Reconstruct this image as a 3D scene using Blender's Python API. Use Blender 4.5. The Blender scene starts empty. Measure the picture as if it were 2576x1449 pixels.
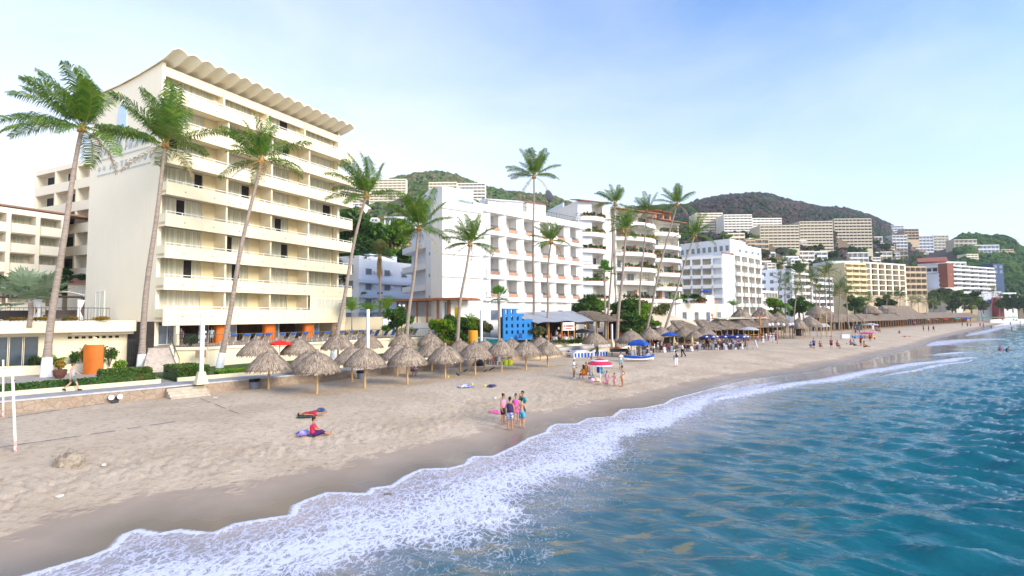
import bpy, math, random
import numpy as np
from mathutils import Vector, Matrix, Euler, noise as mnoise
R = math.radians
rnd = random.Random(7)
scene = bpy.context.scene
col = scene.collection
# ---------------------------------------------------------------- camera frame
ZC = 6.3; F = 1300.0; CX, CY = 1288.0, 724.5
PITCH = math.atan(71 / F); ROLL = 0.0075
c_, s_ = math.cos(PITCH), math.sin(PITCH)
cr, sr = math.cos(ROLL), math.sin(ROLL)
def ray(px, py):
    u0 = (px - CX) / F; v0 = (CY - py) / F
    u = u0 * cr + v0 * sr; v = -u0 * sr + v0 * cr      # undo the small roll
    return Vector((u, c_ - v * s_, s_ + v * c_))
def G(px, py, z=1.0):
    d = ray(px, py); t = (z - ZC) / d.z
    return Vector((d.x * t, d.y * t, z))
def D(px, py, Y):
    d = ray(px, py); t = Y / d.y
    return Vector((d.x * t, Y, ZC + d.z * t))
def XY(px, Y, py=790):
    p = D(px, py, Y); return (p.x, p.y)
def ZH(px, py, Y): return D(px, py, Y).z
cam_d = bpy.data.cameras.new("camera"); cam = bpy.data.objects.new("camera", cam_d); col.objects.link(cam)
cam_d.sensor_width = 36; cam_d.lens = 36 * F / 2576; cam_d.clip_end = 6000; cam_d.clip_start = .1
fw = Vector((0, c_, s_)); up0 = Vector((0, -s_, c_)); rt0 = Vector((1, 0, 0))
# image x axis / y axis in world, rolled
rt = rt0 * cr - up0 * sr; up = rt0 * sr + up0 * cr
m3 = Matrix((rt, up, -fw)).transposed()
cam.matrix_world = Matrix.Translation((0, 0, ZC)) @ m3.to_4x4()
scene.camera = cam
# ---------------------------------------------------------------- tagging
USED = {}
def tag(o, label=None, cat=None, group=None, kind=None):
    if label:
        o['label'] = label
        USED.setdefault(label, []).append(o.name)
    if cat: o['category'] = cat
    if group: o['group'] = group
    if kind: o['kind'] = kind
    return o
def thing(name, label, cat, loc=(0, 0, 0), rz=0, group=None, sc=1):
    o = bpy.data.objects.new(name, None); col.objects.link(o)
    o.location = loc; o.rotation_euler = (0, 0, rz); o.scale = (sc, sc, sc); o.empty_display_size = .1
    return tag(o, label, cat, group)
def part(root, name, me, mats=None, loc=None, rz=None):
    """link a mesh (MB or Mesh) as a child"""
    if isinstance(me, MB): me = me.mesh(name, mats)
    o = bpy.data.objects.new(name, me); col.objects.link(o)
    o.parent = root
    if loc: o.location = loc
    if rz is not None: o.rotation_euler = (0, 0, rz)
    return o
def single(name, me, mats, label, cat, loc=(0, 0, 0), rz=0, group=None, kind=None, sc=1):
    o = part(None, name, me, mats, loc, rz); o.scale = (sc, sc, sc)
    return tag(o, label, cat, group, kind)
def struct(name, me, mats, kind='structure'):
    o = part(None, name, me, mats); o['kind'] = kind; return o
def copytree(root, loc, rz, label, group=None, sc=None):
    def cp(o, par):
        n = o.copy(); col.objects.link(n); n.parent = par
        for ch in o.children: cp(ch, n)
        return n
    r = cp(root, None); r.location = loc; r.rotation_euler = (0, 0, rz)
    if sc: r.scale = (sc, sc, sc)
    return tag(r, label, None, group)
ORD = ['first', 'second', 'third', 'fourth', 'fifth', 'sixth', 'seventh', 'eighth', 'ninth', 'tenth', 'eleventh', 'twelfth', 'thirteenth', 'fourteenth', 'fifteenth', 'sixteenth', 'seventeenth', 'eighteenth', 'nineteenth', 'twentieth']
# ---------------------------------------------------------------- mesh builder
class MB:
    def __init__(s): s.v = []; s.f = []; s.m = []; s.smooth = False
    def add(s, vs, fs, mi=0):
        b = len(s.v); s.v.extend([tuple(v) for v in vs])
        for f in fs: s.f.append(tuple(i + b for i in f)); s.m.append(mi)
        return s
    def box(s, x0, x1, y0, y1, z0, z1, mi=0, rz=0, piv=None):
        vs = [(x, y, z) for z in (z0, z1) for x, y in ((x0, y0), (x1, y0), (x1, y1), (x0, y1))]
        if rz:
            cx, cy = piv or ((x0 + x1) / 2, (y0 + y1) / 2); ca, sa = math.cos(rz), math.sin(rz)
            vs = [(cx + (x - cx) * ca - (y - cy) * sa, cy + (x - cx) * sa + (y - cy) * ca, z) for x, y, z in vs]
        return s.add(vs, [(3, 2, 1, 0), (4, 5, 6, 7), (0, 1, 5, 4), (1, 2, 6, 5), (2, 3, 7, 6), (3, 0, 4, 7)], mi)
    def tube(s, pts, rad, n=8, mi=0, cap=True):
        pts = [Vector(p) for p in pts]; b = len(s.v)
        if not hasattr(rad, '__len__'): rad = [rad] * len(pts)
        for i, p in enumerate(pts):
            d = (pts[min(i + 1, len(pts) - 1)] - pts[max(i - 1, 0)]).normalized()
            a = Vector((1, 0, 0)) if abs(d.x) < .9 else Vector((0, 1, 0))
            a = (a - d * a.dot(d)).normalized(); bb = d.cross(a)
            r = rad[i]; rx, ry = r if hasattr(r, '__len__') else (r, r)
            for k in range(n):
                t = 2 * math.pi * k / n
                s.v.append(tuple(p + a * (math.cos(t) * rx) + bb * (math.sin(t) * ry)))
        for i in range(len(pts) - 1):
            for k in range(n):
                k2 = (k + 1) % n
                s.f.append((b + i * n + k, b + i * n + k2, b + (i + 1) * n + k2, b + (i + 1) * n + k)); s.m.append(mi)
        if cap:
            s.f.append(tuple(b + k for k in reversed(range(n)))); s.m.append(mi)
            s.f.append(tuple(b + (len(pts) - 1) * n + k for k in range(n))); s.m.append(mi)
        return s
    def lathe(s, prof, n=16, mi=0, c=(0, 0, 0), wob=0):
        b = len(s.v)
        for r, z in prof:
            for k in range(n):
                t = 2 * math.pi * k / n; rr = r * (1 + wob * rnd.uniform(-1, 1))
                s.v.append((c[0] + rr * math.cos(t), c[1] + rr * math.sin(t), c[2] + z))
        for i in range(len(prof) - 1):
            for k in range(n):
                k2 = (k + 1) % n
                s.f.append((b + i * n + k, b + i * n + k2, b + (i + 1) * n + k2, b + (i + 1) * n + k)); s.m.append(mi)
        s.f.append(tuple(b + k for k in reversed(range(n)))); s.m.append(mi)
        s.f.append(tuple(b + (len(prof) - 1) * n + k for k in range(n))); s.m.append(mi)
        return s
    def prism(s, poly, z0, z1, mi=0):
        n = len(poly); vs = [(p[0], p[1], z0) for p in poly] + [(p[0], p[1], z1) for p in poly]
        fs = [tuple(reversed(range(n))), tuple(range(n, 2 * n))] + [(i, (i + 1) % n, n + (i + 1) % n, n + i) for i in range(n)]
        return s.add(vs, fs, mi)
    def prismx(s, poly, x0, x1, mi=0):      # polygon in (y,z) pushed along x
        n = len(poly); vs = [(x0, p[0], p[1]) for p in poly] + [(x1, p[0], p[1]) for p in poly]
        fs = [tuple(reversed(range(n))), tuple(range(n, 2 * n))] + [(i, (i + 1) % n, n + (i + 1) % n, n + i) for i in range(n)]
        return s.add(vs, fs, mi)
    def prismy(s, poly, y0, y1, mi=0):      # polygon in (x,z) pushed along y
        n = len(poly); vs = [(p[0], y0, p[1]) for p in poly] + [(p[0], y1, p[1]) for p in poly]
        fs = [tuple(range(n)), tuple(reversed(range(n, 2 * n)))] + [(i, n + i, n + (i + 1) % n, (i + 1) % n) for i in range(n)]
        return s.add(vs, fs, mi)
    def ball(s, c, r, n=10, m=7, mi=0):
        if not hasattr(r, '__len__'): r = (r, r, r)
        b = len(s.v)
        for i in range(m + 1):
            ph = math.pi * i / m
            for k in range(n):
                t = 2 * math.pi * k / n
                s.v.append((c[0] + r[0] * math.sin(ph) * math.cos(t), c[1] + r[1] * math.sin(ph) * math.sin(t), c[2] - r[2] * math.cos(ph)))
        for i in range(m):
            for k in range(n):
                k2 = (k + 1) % n
                s.f.append((b + i * n + k, b + i * n + k2, b + (i + 1) * n + k2, b + (i + 1) * n + k)); s.m.append(mi)
        return s
    def leaves(s, c, r, n, size, mi=0, shell=.35, flat=0, rr=None):
        q = rr or rnd
        for _ in range(n):
            while True:
                p = Vector((q.uniform(-1, 1), q.uniform(-1, 1), q.uniform(-1, 1)))
                if shell < p.length < 1: break
            w = .75 + .35 * mnoise.noise(p * 2.3 + Vector(c) * .7)
            p = Vector((c[0] + p.x * r[0] * w, c[1] + p.y * r[1] * w, c[2] + p.z * r[2] * w))
            e = Euler((q.uniform(-1.2, 1.2), q.uniform(-1.2, 1.2), q.uniform(0, 6.28))).to_matrix()
            z = size * q.uniform(.6, 1.3)
            a, b2 = e @ Vector((z, 0, 0)), e @ Vector((0, z * .55, 0)); h = e @ Vector((0, 0, z * .2))
            s.add([p - a, p - b2 + h, p + a, p + b2 + h], [(0, 1, 2, 3)], mi)
        return s
    def mesh(s, name, mats=None, smooth=None):
        me = bpy.data.meshes.new(name); me.from_pydata(s.v, [], s.f)
        if mats is not None:
            for m in (mats if isinstance(mats, (list, tuple)) else [mats]): me.materials.append(m)
        if any(s.m): me.polygons.foreach_set('material_index', s.m)
        if smooth if smooth is not None else s.smooth: me.polygons.foreach_set('use_smooth', [True] * len(s.f))
        me.update(); return me
# ---------------------------------------------------------------- materials
def newmat(name):
    m = bpy.data.materials.new(name); m.use_nodes = True; nt = m.node_tree
    return m, nt, nt.nodes['Principled BSDF']
def N(nt, t, **k):
    n = nt.nodes.new(t)
    for a, b in k.items(): setattr(n, a, b)
    return n
def rgba(c): return (c[0], c[1], c[2], 1)
def ramp(nt, stops, interp='LINEAR'):
    n = N(nt, 'ShaderNodeValToRGB'); n.color_ramp.interpolation = interp; e = n.color_ramp.elements
    while len(e) < len(stops): e.new(.5)
    for i, (p, c) in enumerate(stops): e[i].position = p; e[i].color = rgba(c) if hasattr(c, '__len__') else (c, c, c, 1)
    return n
def mixc(nt, fac, a, b, mode='MIX'):
    n = N(nt, 'ShaderNodeMix', data_type='RGBA', blend_type=mode)
    for i, x in ((0, fac), (6, a), (7, b)):
        if hasattr(x, 'is_output') or isinstance(x, bpy.types.NodeSocket): nt.links.new(x, n.inputs[i])
        else: n.inputs[i].default_value = x if i == 0 else rgba(x)
    return n.outputs[2]
def mathn(nt, op, a, b=None, c=None, clamp=False):
    n = N(nt, 'ShaderNodeMath', operation=op, use_clamp=clamp)
    for i, x in enumerate((a, b, c)):
        if x is None: continue
        if isinstance(x, bpy.types.NodeSocket): nt.links.new(x, n.inputs[i])
        else: n.inputs[i].default_value = x
    return n.outputs[0]
def mrange(nt, v, a, b, c=0, d=1, smooth=True):
    n = N(nt, 'ShaderNodeMapRange', interpolation_type='SMOOTHSTEP' if smooth else 'LINEAR')
    nt.links.new(v, n.inputs[0])
    for i, x in zip((1, 2, 3, 4), (a, b, c, d)): n.inputs[i].default_value = x
    return n.outputs[0]
def noiset(nt, scale, detail=4, rough=.55, vec=None, dist=0, coord='Object', msc=None):
    if vec is None:
        tc = N(nt, 'ShaderNodeTexCoord'); vec = tc.outputs[coord]
    if msc:
        mp = N(nt, 'ShaderNodeMapping'); nt.links.new(vec, mp.inputs[0]); mp.inputs['Scale'].default_value = msc; vec = mp.outputs[0]
    n = N(nt, 'ShaderNodeTexNoise'); nt.links.new(vec, n.inputs['Vector'])
    n.inputs['Scale'].default_value = scale; n.inputs['Detail'].default_value = detail
    n.inputs['Roughness'].default_value = rough; n.inputs['Distortion'].default_value = dist
    return n.outputs['Fac']
def bumpn(nt, h, strength, dist=.05, normal=None):
    b = N(nt, 'ShaderNodeBump'); nt.links.new(h, b.inputs['Height'])
    b.inputs['Strength'].default_value = strength; b.inputs['Distance'].default_value = dist
    if normal: nt.links.new(normal, b.inputs['Normal'])
    return b.outputs[0]
MC = {}
def plain(name, c, rough=.7, var=.12, scale=3., bump=.0, metal=0, spec=.4, c2=None, emit=0, msc=None, coat=0):
    if name in MC: return MC[name]
    m, nt, P = newmat(name); L = nt.links
    nz = noiset(nt, scale, 5, .6, msc=msc)
    f = mrange(nt, nz, .3, .7)
    a = c2 or tuple(x * (1 - var) for x in c)
    b = c if c2 else tuple(min(1, x * (1 + var * .4)) for x in c)
    L.new(mixc(nt, f, a, b), P.inputs['Base Color'])
    P.inputs['Roughness'].default_value = rough; P.inputs['Metallic'].default_value = metal
    P.inputs['Specular IOR Level'].default_value = spec
    if coat: P.inputs['Coat Weight'].default_value = coat
    if bump: L.new(bumpn(nt, noiset(nt, scale * 6, 4, .6, msc=msc), bump, .02), P.inputs['Normal'])
    if emit:
        P.inputs['Emission Color'].default_value = rgba(c); P.inputs['Emission Strength'].default_value = emit
    MC[name] = m; return m
def leafmat(name, cs, rough=.5, trans=.25, scale=.8):
    if name in MC: return MC[name]
    m, nt, P = newmat(name); L = nt.links
    g = N(nt, 'ShaderNodeNewGeometry'); nz = noiset(nt, scale, 3)
    f = mathn(nt, 'ADD', mathn(nt, 'MULTIPLY', g.outputs['Random Per Island'], .6), mathn(nt, 'MULTIPLY', mrange(nt, nz, .3, .7), .4))
    r = ramp(nt, [(i / (len(cs) - 1), c) for i, c in enumerate(cs)]); L.new(f, r.inputs[0])
    L.new(r.outputs[0], P.inputs['Base Color']); P.inputs['Roughness'].default_value = rough
    P.inputs['Specular IOR Level'].default_value = .35
    t = N(nt, 'ShaderNodeBsdfTranslucent'); L.new(mixc(nt, .5, r.outputs[0], (.25, .35, .03)), t.inputs[0])
    mx = N(nt, 'ShaderNodeMixShader'); mx.inputs[0].default_value = trans
    L.new(P.outputs[0], mx.inputs[1]); L.new(t.outputs[0], mx.inputs[2])
    L.new(mx.outputs[0], nt.nodes['Material Output'].inputs[0]); MC[name] = m; return m
def stucco(name, c, var=.06):
    """painted render with faint streaks of weather"""
    if name in MC: return MC[name]
    m, nt, P = newmat(name); L = nt.links
    a = mrange(nt, noiset(nt, .35, 5, .6), .35, .7); b = mrange(nt, noiset(nt, 1.2, 5, .65, msc=(2.5, 2.5, .18)), .45, .75)
    f = mathn(nt, 'MAXIMUM', mathn(nt, 'MULTIPLY', a, .5), b)
    L.new(mixc(nt, f, c, tuple(x * (1 - var * k) for x, k in zip(c, (1.2, 1.3, 1.7)))), P.inputs['Base Color'])
    P.inputs['Roughness'].default_value = .85; P.inputs['Specular IOR Level'].default_value = .25
    L.new(bumpn(nt, noiset(nt, 14, 3), .12, .02), P.inputs['Normal']); MC[name] = m; return m
W_CREAM = stucco('cream_stucco', (.88, .775, .56), .05); W_CREAM2 = stucco('pale_cream_stucco', (.88, .79, .62), .05)
W_WHITE = stucco('white_stucco', (.86, .85, .84)); W_WARM = stucco('warm_white_stucco', (.86, .82, .75))
W_LAV = stucco('cool_and_shaded_white_stucco', (.76, .79, .86)); W_BEIGE = stucco('beige_stucco', (.62, .55, .43))  # W_LAV: cool white, also a shade tint painted on side walls
W_SAND = stucco('sandy_stucco', (.58, .45, .3)); W_GREY = stucco('grey_concrete', (.42, .41, .4), .15)
W_YEL = stucco('pale_yellow_stucco', (.78, .66, .4)); W_PINK = stucco('terracotta_stucco', (.55, .22, .1))
GLASS = plain('dark_glass', (.05, .07, .09), .08, .3, 1, spec=.8)
GLASSB = plain('blue_grey_glass', (.16, .2, .26), .12, .4, .6, spec=.8)
CURT = plain('curtained_glass', (.66, .64, .47), .3, .3, 1.6, spec=.3, msc=(4, 4, .15))
CURTW = plain('pale_curtained_glass', (.78, .74, .58), .3, .25, 1.6, spec=.3, msc=(4, 4, .15))
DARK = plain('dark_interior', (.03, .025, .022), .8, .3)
FRAMEW = plain('white_painted_metal', (.8, .8, .78), .4, .06)
IRON = plain('black_iron', (.03, .03, .035), .5, .2)
TILE = plain('terracotta_tile', (.42, .17, .09), .75, .35, 3, .5)
BRICK = plain('brick_panel', (.58, .32, .22), .8, .3, 5, .3)
ORANGE = plain('orange_paint', (.60, .15, .012), .6, .12, 1.2)
WOOD = plain('reddish_wood', (.36, .13, .05), .6, .3, 2, .3)
WOODL = plain('pale_pole_wood', (.55, .37, .18), .7, .3, 3, .3, msc=(6, 6, .5))
WOODO = plain('orange_varnished_wood', (.55, .24, .06), .5, .25, 2)
ROCKM = plain('retaining_wall_rock', (.3, .25, .2), .9, .3)
TRUNK = plain('palm_trunk_bark', (.36, .29, .24), .9, .35, 2.2, .8, msc=(1, 1, 7))
TRUNKD = plain('dark_trunk_bark', (.16, .12, .08), .9, .35, 2.2, .8)
WPAINT = plain('whitewash', (.85, .86, .88), .8, .08, 4, .2)
F_PALM = leafmat('coconut_frond', [(.02, .065, .012), (.055, .15, .015), (.13, .25, .02), (.32, .33, .04)], .4, .3)
F_HEDGE = leafmat('hedge_leaf', [(.02, .06, .01), (.05, .12, .015), (.09, .16, .02), (.05, .12, .015), (.28, .08, .03)], .5, .2)
F_PALMD = leafmat('far_frond', [(.02, .06, .02), (.05, .12, .02), (.11, .18, .03)], .5, .2)
F_PALMY = leafmat('yellowing_frond', [(.08, .12, .015), (.2, .24, .03), (.36, .27, .06)], .5, .3)
F_FAN = leafmat('fan_palm_leaf', [(.03, .12, .015), (.08, .24, .03), (.16, .34, .04)], .45, .2)
F_SILV = leafmat('silver_fan_leaf', [(.14, .2, .12), (.26, .34, .22), (.36, .42, .3)], .5, .15)
F_LIME = leafmat('lime_leaf', [(.06, .17, .01), (.16, .32, .02), (.34, .46, .03)], .5, .35)
F_DARK = leafmat('dark_leaf', [(.01, .035, .008), (.025, .075, .012), (.05, .13, .02)], .5, .15)
F_MID = leafmat('green_leaf', [(.02, .06, .01), (.05, .13, .02), (.11, .21, .03)], .5, .2)
F_OLIVE = leafmat('olive_leaf', [(.06, .08, .02), (.14, .15, .05), (.22, .19, .08)], .6, .2)
F_RED = leafmat('croton_leaf', [(.03, .09, .01), (.12, .16, .02), (.4, .12, .03), (.05, .11, .01)], .5, .2)
F_YELF = leafmat('yellow_croton_leaf', [(.08, .12, .01), (.3, .25, .02), (.45, .2, .03), (.1, .2, .02)], .5, .25)
F_DRY = leafmat('dry_frond_skirt', [(.2, .12, .05), (.35, .24, .12), (.45, .33, .18)], .8, .1)
def win(w, h, mats=(FRAMEW, CURT), mull=1, fr=.06):
    """window: frame ring + panes, lying in the xz plane, front at -y"""
    mb = MB()
    mb.box(0, w, -.02, .03, 0, h, 1)
    mb.box(0, w, -.06, -.021, 0, fr); mb.box(0, w, -.06, -.021, h - fr, h)
    for i in range(mull + 1):
        x = (w - fr) * i / mull; mb.box(x, x + fr, -.063, -.022, fr, h - fr)
    return mb.mesh('window', list(mats))
# ================================================================= SHORE, SAND, WATER
SHP = [(60,1449),(140,1425),(230,1400),(280,1378),(310,1345),(345,1332),(400,1342),(450,1333),(490,1338),(540,1340),(590,1318),(650,1308),(732,1296),(738,1272),(770,1258),(820,1240),(870,1240),(922,1242),(935,1228),(985,1222),(1020,1198),(1060,1180),(1130,1178),(1170,1168),(1176,1156),(1192,1148),(1240,1148),(1300,1120),(1330,1102),(1372,1088),(1380,1075),(1400,1066),(1450,1066),(1480,1052),(1540,1048),(1562,1030),(1620,1026),(1670,1016),(1690,1004),(1744,990),(1827,968),(1898,953),(1994,941),(2057,934),(2088,922),(2177,909),(2209,897),(2264,886),(2333,869),(2370,852),(2425,838),(2495,820),(2537,812),(2576,806)]
shore = [G(a, b, .02)[:2] for a, b in SHP]
d0 = np.array(shore[0]) - np.array(shore[12]); d0 /= np.linalg.norm(d0)
shore = [tuple(np.array(shore[0]) + d0 * 60), tuple(np.array(shore[0]) + d0 * 9)] + shore
e0 = np.array(shore[-1]); shore += [tuple(e0 + np.array((60, 30))), tuple(e0 + np.array((400, 60))), tuple(e0 + np.array((3500, 200)))]
shore = np.array(shore)
def polydist(P, pl):
    """distance and signed side to a polyline, chunked"""
    A = pl[:-1]; B = pl[1:]; d = B - A; l2 = (d ** 2).sum(1)
    best = np.full(len(P), 1e9); side = np.zeros(len(P)); par = np.zeros(len(P))
    for i in range(len(A)):
        ap = P - A[i]; t = np.clip((ap @ d[i]) / l2[i], 0, 1)
        q = ap - t[:, None] * d[i]; dd = np.hypot(q[:, 0], q[:, 1])
        m = dd < best - 1e-6
        best = np.where(m, dd, best); cr_ = d[i][0] * ap[:, 1] - d[i][1] * ap[:, 0]
        side = np.where(m, np.sign(cr_), side); par = np.where(m, i + t, par)
    return best, side, par
def shore_s(P):
    b, s, p = polydist(P, shore); return b * np.where(s == 0, 1, s), p      # + inland
rs = np.random.RandomState(3)
def vnoise(x, y, seed=0):
    """cheap smooth value noise"""
    r = np.random.RandomState(seed); T = r.rand(256, 256)
    xi = np.floor(x).astype(int); yi = np.floor(y).astype(int); fx = x - xi; fy = y - yi
    fx = fx * fx * (3 - 2 * fx); fy = fy * fy * (3 - 2 * fy)
    g = lambda a, b: T[a & 255, b & 255]
    return (g(xi, yi) * (1 - fx) + g(xi + 1, yi) * fx) * (1 - fy) + (g(xi, yi + 1) * (1 - fx) + g(xi + 1, yi + 1) * fx) * fy
def fbm(x, y, o=4, seed=0):
    r = 0; a = .5
    for i in range(o): r = r + a * vnoise(x * 2 ** i + 31 * i, y * 2 ** i + 17 * i, seed + i); a *= .5
    return r
def sand_z(s):
    s = np.asarray(s, float)
    up_ = np.clip(s, 0, None)
    z = .085 * np.minimum(up_, 5) + .575 * (lambda t: t * t * (3 - 2 * t))(np.clip((up_ - 3) / 11, 0, 1))
    return np.where(s < 0, np.maximum(s * .09, -4), z)
def sandz_at(x, y):
    s, _ = shore_s(np.array([[x, y]])); return float(sand_z(s)[0])
def GS(px, py):
    """point on the sand surface under a pixel"""
    z = 1.0
    for _ in range(6):
        p = G(px, py, z); z = sandz_at(p.x, p.y)
    return Vector((p.x, p.y, max(z, 0)))
def fan(rows, cols, y0, y1, u0, u1):
    Y = y0 * (y1 / y0) ** np.linspace(0, 1, rows); U = np.linspace(u0, u1, cols)
    yy, uu = np.meshgrid(Y, U, indexing='ij'); return (uu * yy).ravel(), yy.ravel()
def gridmesh(name, x, y, z, rows, cols, keep=None, attrs={}, mat=None):
    co = np.stack([x, y, z], 1).astype(np.float32)
    i = np.arange(rows * cols).reshape(rows, cols)
    q = np.stack([i[:-1, :-1], i[:-1, 1:], i[1:, 1:], i[1:, :-1]], -1).reshape(-1, 4)
    if keep is not None:
        q = q[keep[q].any(1)]
        used = np.unique(q); mp = np.full(rows * cols, -1); mp[used] = np.arange(len(used)); q = mp[q]; co = co[used]
        attrs = {k: v[used] for k, v in attrs.items()}
    return npmesh(name, co, q, attrs, mat)
def npmesh(name, co, q, attrs={}, mat=None, smooth=True):
    me = bpy.data.meshes.new(name); n = q.shape[1]
    me.vertices.add(len(co)); me.vertices.foreach_set('co', co.astype(np.float32).ravel())
    me.loops.add(q.size); me.loops.foreach_set('vertex_index', q.astype(np.int32).ravel())
    me.polygons.add(len(q)); me.polygons.foreach_set('loop_start', np.arange(0, q.size, n, dtype=np.int32))
    me.polygons.foreach_set('use_smooth', [smooth] * len(q))
    for k, v in attrs.items():
        a = me.attributes.new(k, 'FLOAT', 'POINT'); a.data.foreach_set('value', v.astype(np.float32))
    me.update(calc_edges=True)
    if mat: me.materials.append(mat)
    return me
# ---- sand material
m, nt, P = newmat('beach_sand'); L = nt.links; SANDM = m
at = N(nt, 'ShaderNodeAttribute', attribute_name='shore'); S = at.outputs['Fac']
n1 = noiset(nt, .25, 5, .6); n2 = noiset(nt, 3.2, 6, .7); n3 = noiset(nt, 14, 4, .7); n4 = noiset(nt, 1.1, 4, .6)
dry = mixc(nt, mrange(nt, n1, .35, .65), (.53, .41, .295), (.64, .51, .38))
dry = mixc(nt, mathn(nt, 'MULTIPLY', mrange(nt, n2, .48, .66), .6), dry, (.34, .25, .17))
dry = mixc(nt, mathn(nt, 'MULTIPLY', mrange(nt, n3, .58, .7), .45), dry, (.27, .2, .13))
wf = mrange(nt, mathn(nt, 'ADD', S, mathn(nt, 'MULTIPLY', mathn(nt, 'SUBTRACT', n4, .5), 3.2)), 2.5, 3.3)
wet = mixc(nt, mrange(nt, n1, .3, .7), (.34, .26, .20), (.42, .33, .26))
wet = mixc(nt, mrange(nt, S, 0, 2.2), (.2, .16, .125), wet)
L.new(mixc(nt, wf, wet, dry), P.inputs['Base Color'])
L.new(mrange(nt, S, .3, 2.8, .22, .95), P.inputs['Roughness'])
P.inputs['Specular IOR Level'].default_value = .3
hb = mathn(nt, 'ADD', mathn(nt, 'MULTIPLY', n2, 1.), mathn(nt, 'MULTIPLY', n3, .35))
L.new(bumpn(nt, mathn(nt, 'MULTIPLY', hb, mathn(nt, 'ADD', wf, .02)), .8, .10), P.inputs['Normal'])
rows, cols = 620, 760
x, y = fan(rows, cols, 5, 1400, -1.7, 1.5)
s, par = shore_s(np.stack([x, y], 1))
z = sand_z(s)
rough = np.clip((s - 3.3) / 1.5, 0, 1); far = np.clip(40 / y, .0, 1)
churn = .45 + 1.25 * np.exp(-((s - 5.8) / 2.2) ** 2)
# foot prints: round dents on a jittered grid
def dents(x, y, cell, seed):
    r = np.random.RandomState(seed); JX = r.rand(256, 256); JY = r.rand(256, 256); JR = r.rand(256, 256)
    xi = np.floor(x / cell).astype(int); yi = np.floor(y / cell).astype(int); out = np.zeros_like(x)
    for a in (-1, 0, 1):
        for b in (-1, 0, 1):
            i = (xi + a) & 255; j = (yi + b) & 255
            cx = (xi + a + JX[i, j]) * cell; cy = (yi + b + JY[i, j]) * cell
            d = np.hypot(x - cx, (y - cy)) / (cell * (.22 + .25 * JR[i, j]))
            out = np.minimum(out, -np.clip(1 - d * d, 0, 1)) 
    return out
z = z + rough * far * churn * (.05 * (fbm(x * .9, y * .9, 4, 5) - .5) * 2 + .05 * dents(x, y, .55, 9) + .04 * dents(x + 40, y, .33, 12))
z = z + np.clip(s / 4, 0, 1) * .12 * (fbm(x * .12, y * .12, 3, 21) - .5)
keep = (s > -45)
struct('sand_beach', gridmesh('sand_beach', x, y, z, rows, cols, keep, {'shore': s}, SANDM), None)
# ---- water
m, nt, P = newmat('sea_water'); L = nt.links; WATM = m
S = N(nt, 'ShaderNodeAttribute', attribute_name='off').outputs['Fac']      # metres offshore
Fo = N(nt, 'ShaderNodeAttribute', attribute_name='foam').outputs['Fac']
tc = N(nt, 'ShaderNodeTexCoord'); obj_ = tc.outputs['Object']
nA = noiset(nt, .16, 4, .6, msc=(1, 1.6, 1)); nB = noiset(nt, 1.1, 6, .72, dist=.3, msc=(.5, 2.0, 1)); nC = noiset(nt, 2.0, 4, .6)
offn = mathn(nt, 'ADD', S, mathn(nt, 'MULTIPLY', mathn(nt, 'SUBTRACT', nA, .5), 9))
r = ramp(nt, [(0, (.40, .35, .37)), (.10, (.27, .27, .31)), (.24, (.05, .13, .165)), (.48, (.006, .115, .15)), (1, (.002, .05, .085))])
L.new(mrange(nt, offn, 0, 30, smooth=False), r.inputs[0])
bl = mathn(nt, 'MULTIPLY', mrange(nt, nB, .52, .62), mrange(nt, offn, 19, 6))
bl = mathn(nt, 'MULTIPLY', bl, mrange(nt, S, 2, 6))
wc = mixc(nt, mathn(nt, 'MULTIPLY', bl, .55), r.outputs[0], (.34, .25, .10))  # sandy gold blotches: reflections painted into the shallow water colour
# foam pattern: warped cells at two sizes
wp = N(nt, 'ShaderNodeTexNoise'); L.new(obj_, wp.inputs['Vector']); wp.inputs['Scale'].default_value = 1.3; wp.inputs['Detail'].default_value = 4
vm = N(nt, 'ShaderNodeVectorMath', operation='MULTIPLY_ADD'); L.new(wp.outputs['Color'], vm.inputs[0]); vm.inputs[1].default_value = (.75, .75, 0); L.new(obj_, vm.inputs[2])
mp = N(nt, 'ShaderNodeMapping'); L.new(vm.outputs[0], mp.inputs[0]); mp.inputs['Rotation'].default_value = (0, 0, R(-35)); mp.inputs['Scale'].default_value = (1.5, .8, 1)
def vor(sc):
    v = N(nt, 'ShaderNodeTexVoronoi', feature='DISTANCE_TO_EDGE'); L.new(mp.outputs[0], v.inputs['Vector']); v.inputs['Scale'].default_value = sc; return v.outputs['Distance']
e1 = mrange(nt, vor(3.2), .02, .26, 1, 0); e2 = mrange(nt, vor(8.5), .03, .34, 1, 0); e3 = noiset(nt, 14, 5, .75)
pat = mathn(nt, 'ADD', mathn(nt, 'MULTIPLY', e1, .30), mathn(nt, 'ADD', mathn(nt, 'MULTIPLY', e2, .26), mathn(nt, 'MULTIPLY', e3, .72)))
pat = mathn(nt, 'ADD', pat, mathn(nt, 'MULTIPLY', mathn(nt, 'SUBTRACT', nC, .5), .6))
fm = mathn(nt, 'SUBTRACT', pat, mathn(nt, 'SUBTRACT', 1.06, mathn(nt, 'MULTIPLY', Fo, .72)))
fm = mathn(nt, 'MULTIPLY', mrange(nt, fm, -.12, .42), mrange(nt, Fo, .02, .15))
L.new(mixc(nt, fm, wc, (.70, .71, .86)), P.inputs['Base Color'])
L.new(mrange(nt, fm, 0, .7, .07, .8), P.inputs['Roughness']); P.inputs['IOR'].default_value = 1.33
P.inputs['Specular IOR Level'].default_value = .55
mr = N(nt, 'ShaderNodeMapping'); L.new(obj_, mr.inputs[0]); mr.inputs['Rotation'].default_value = (0, 0, R(28))
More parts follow.
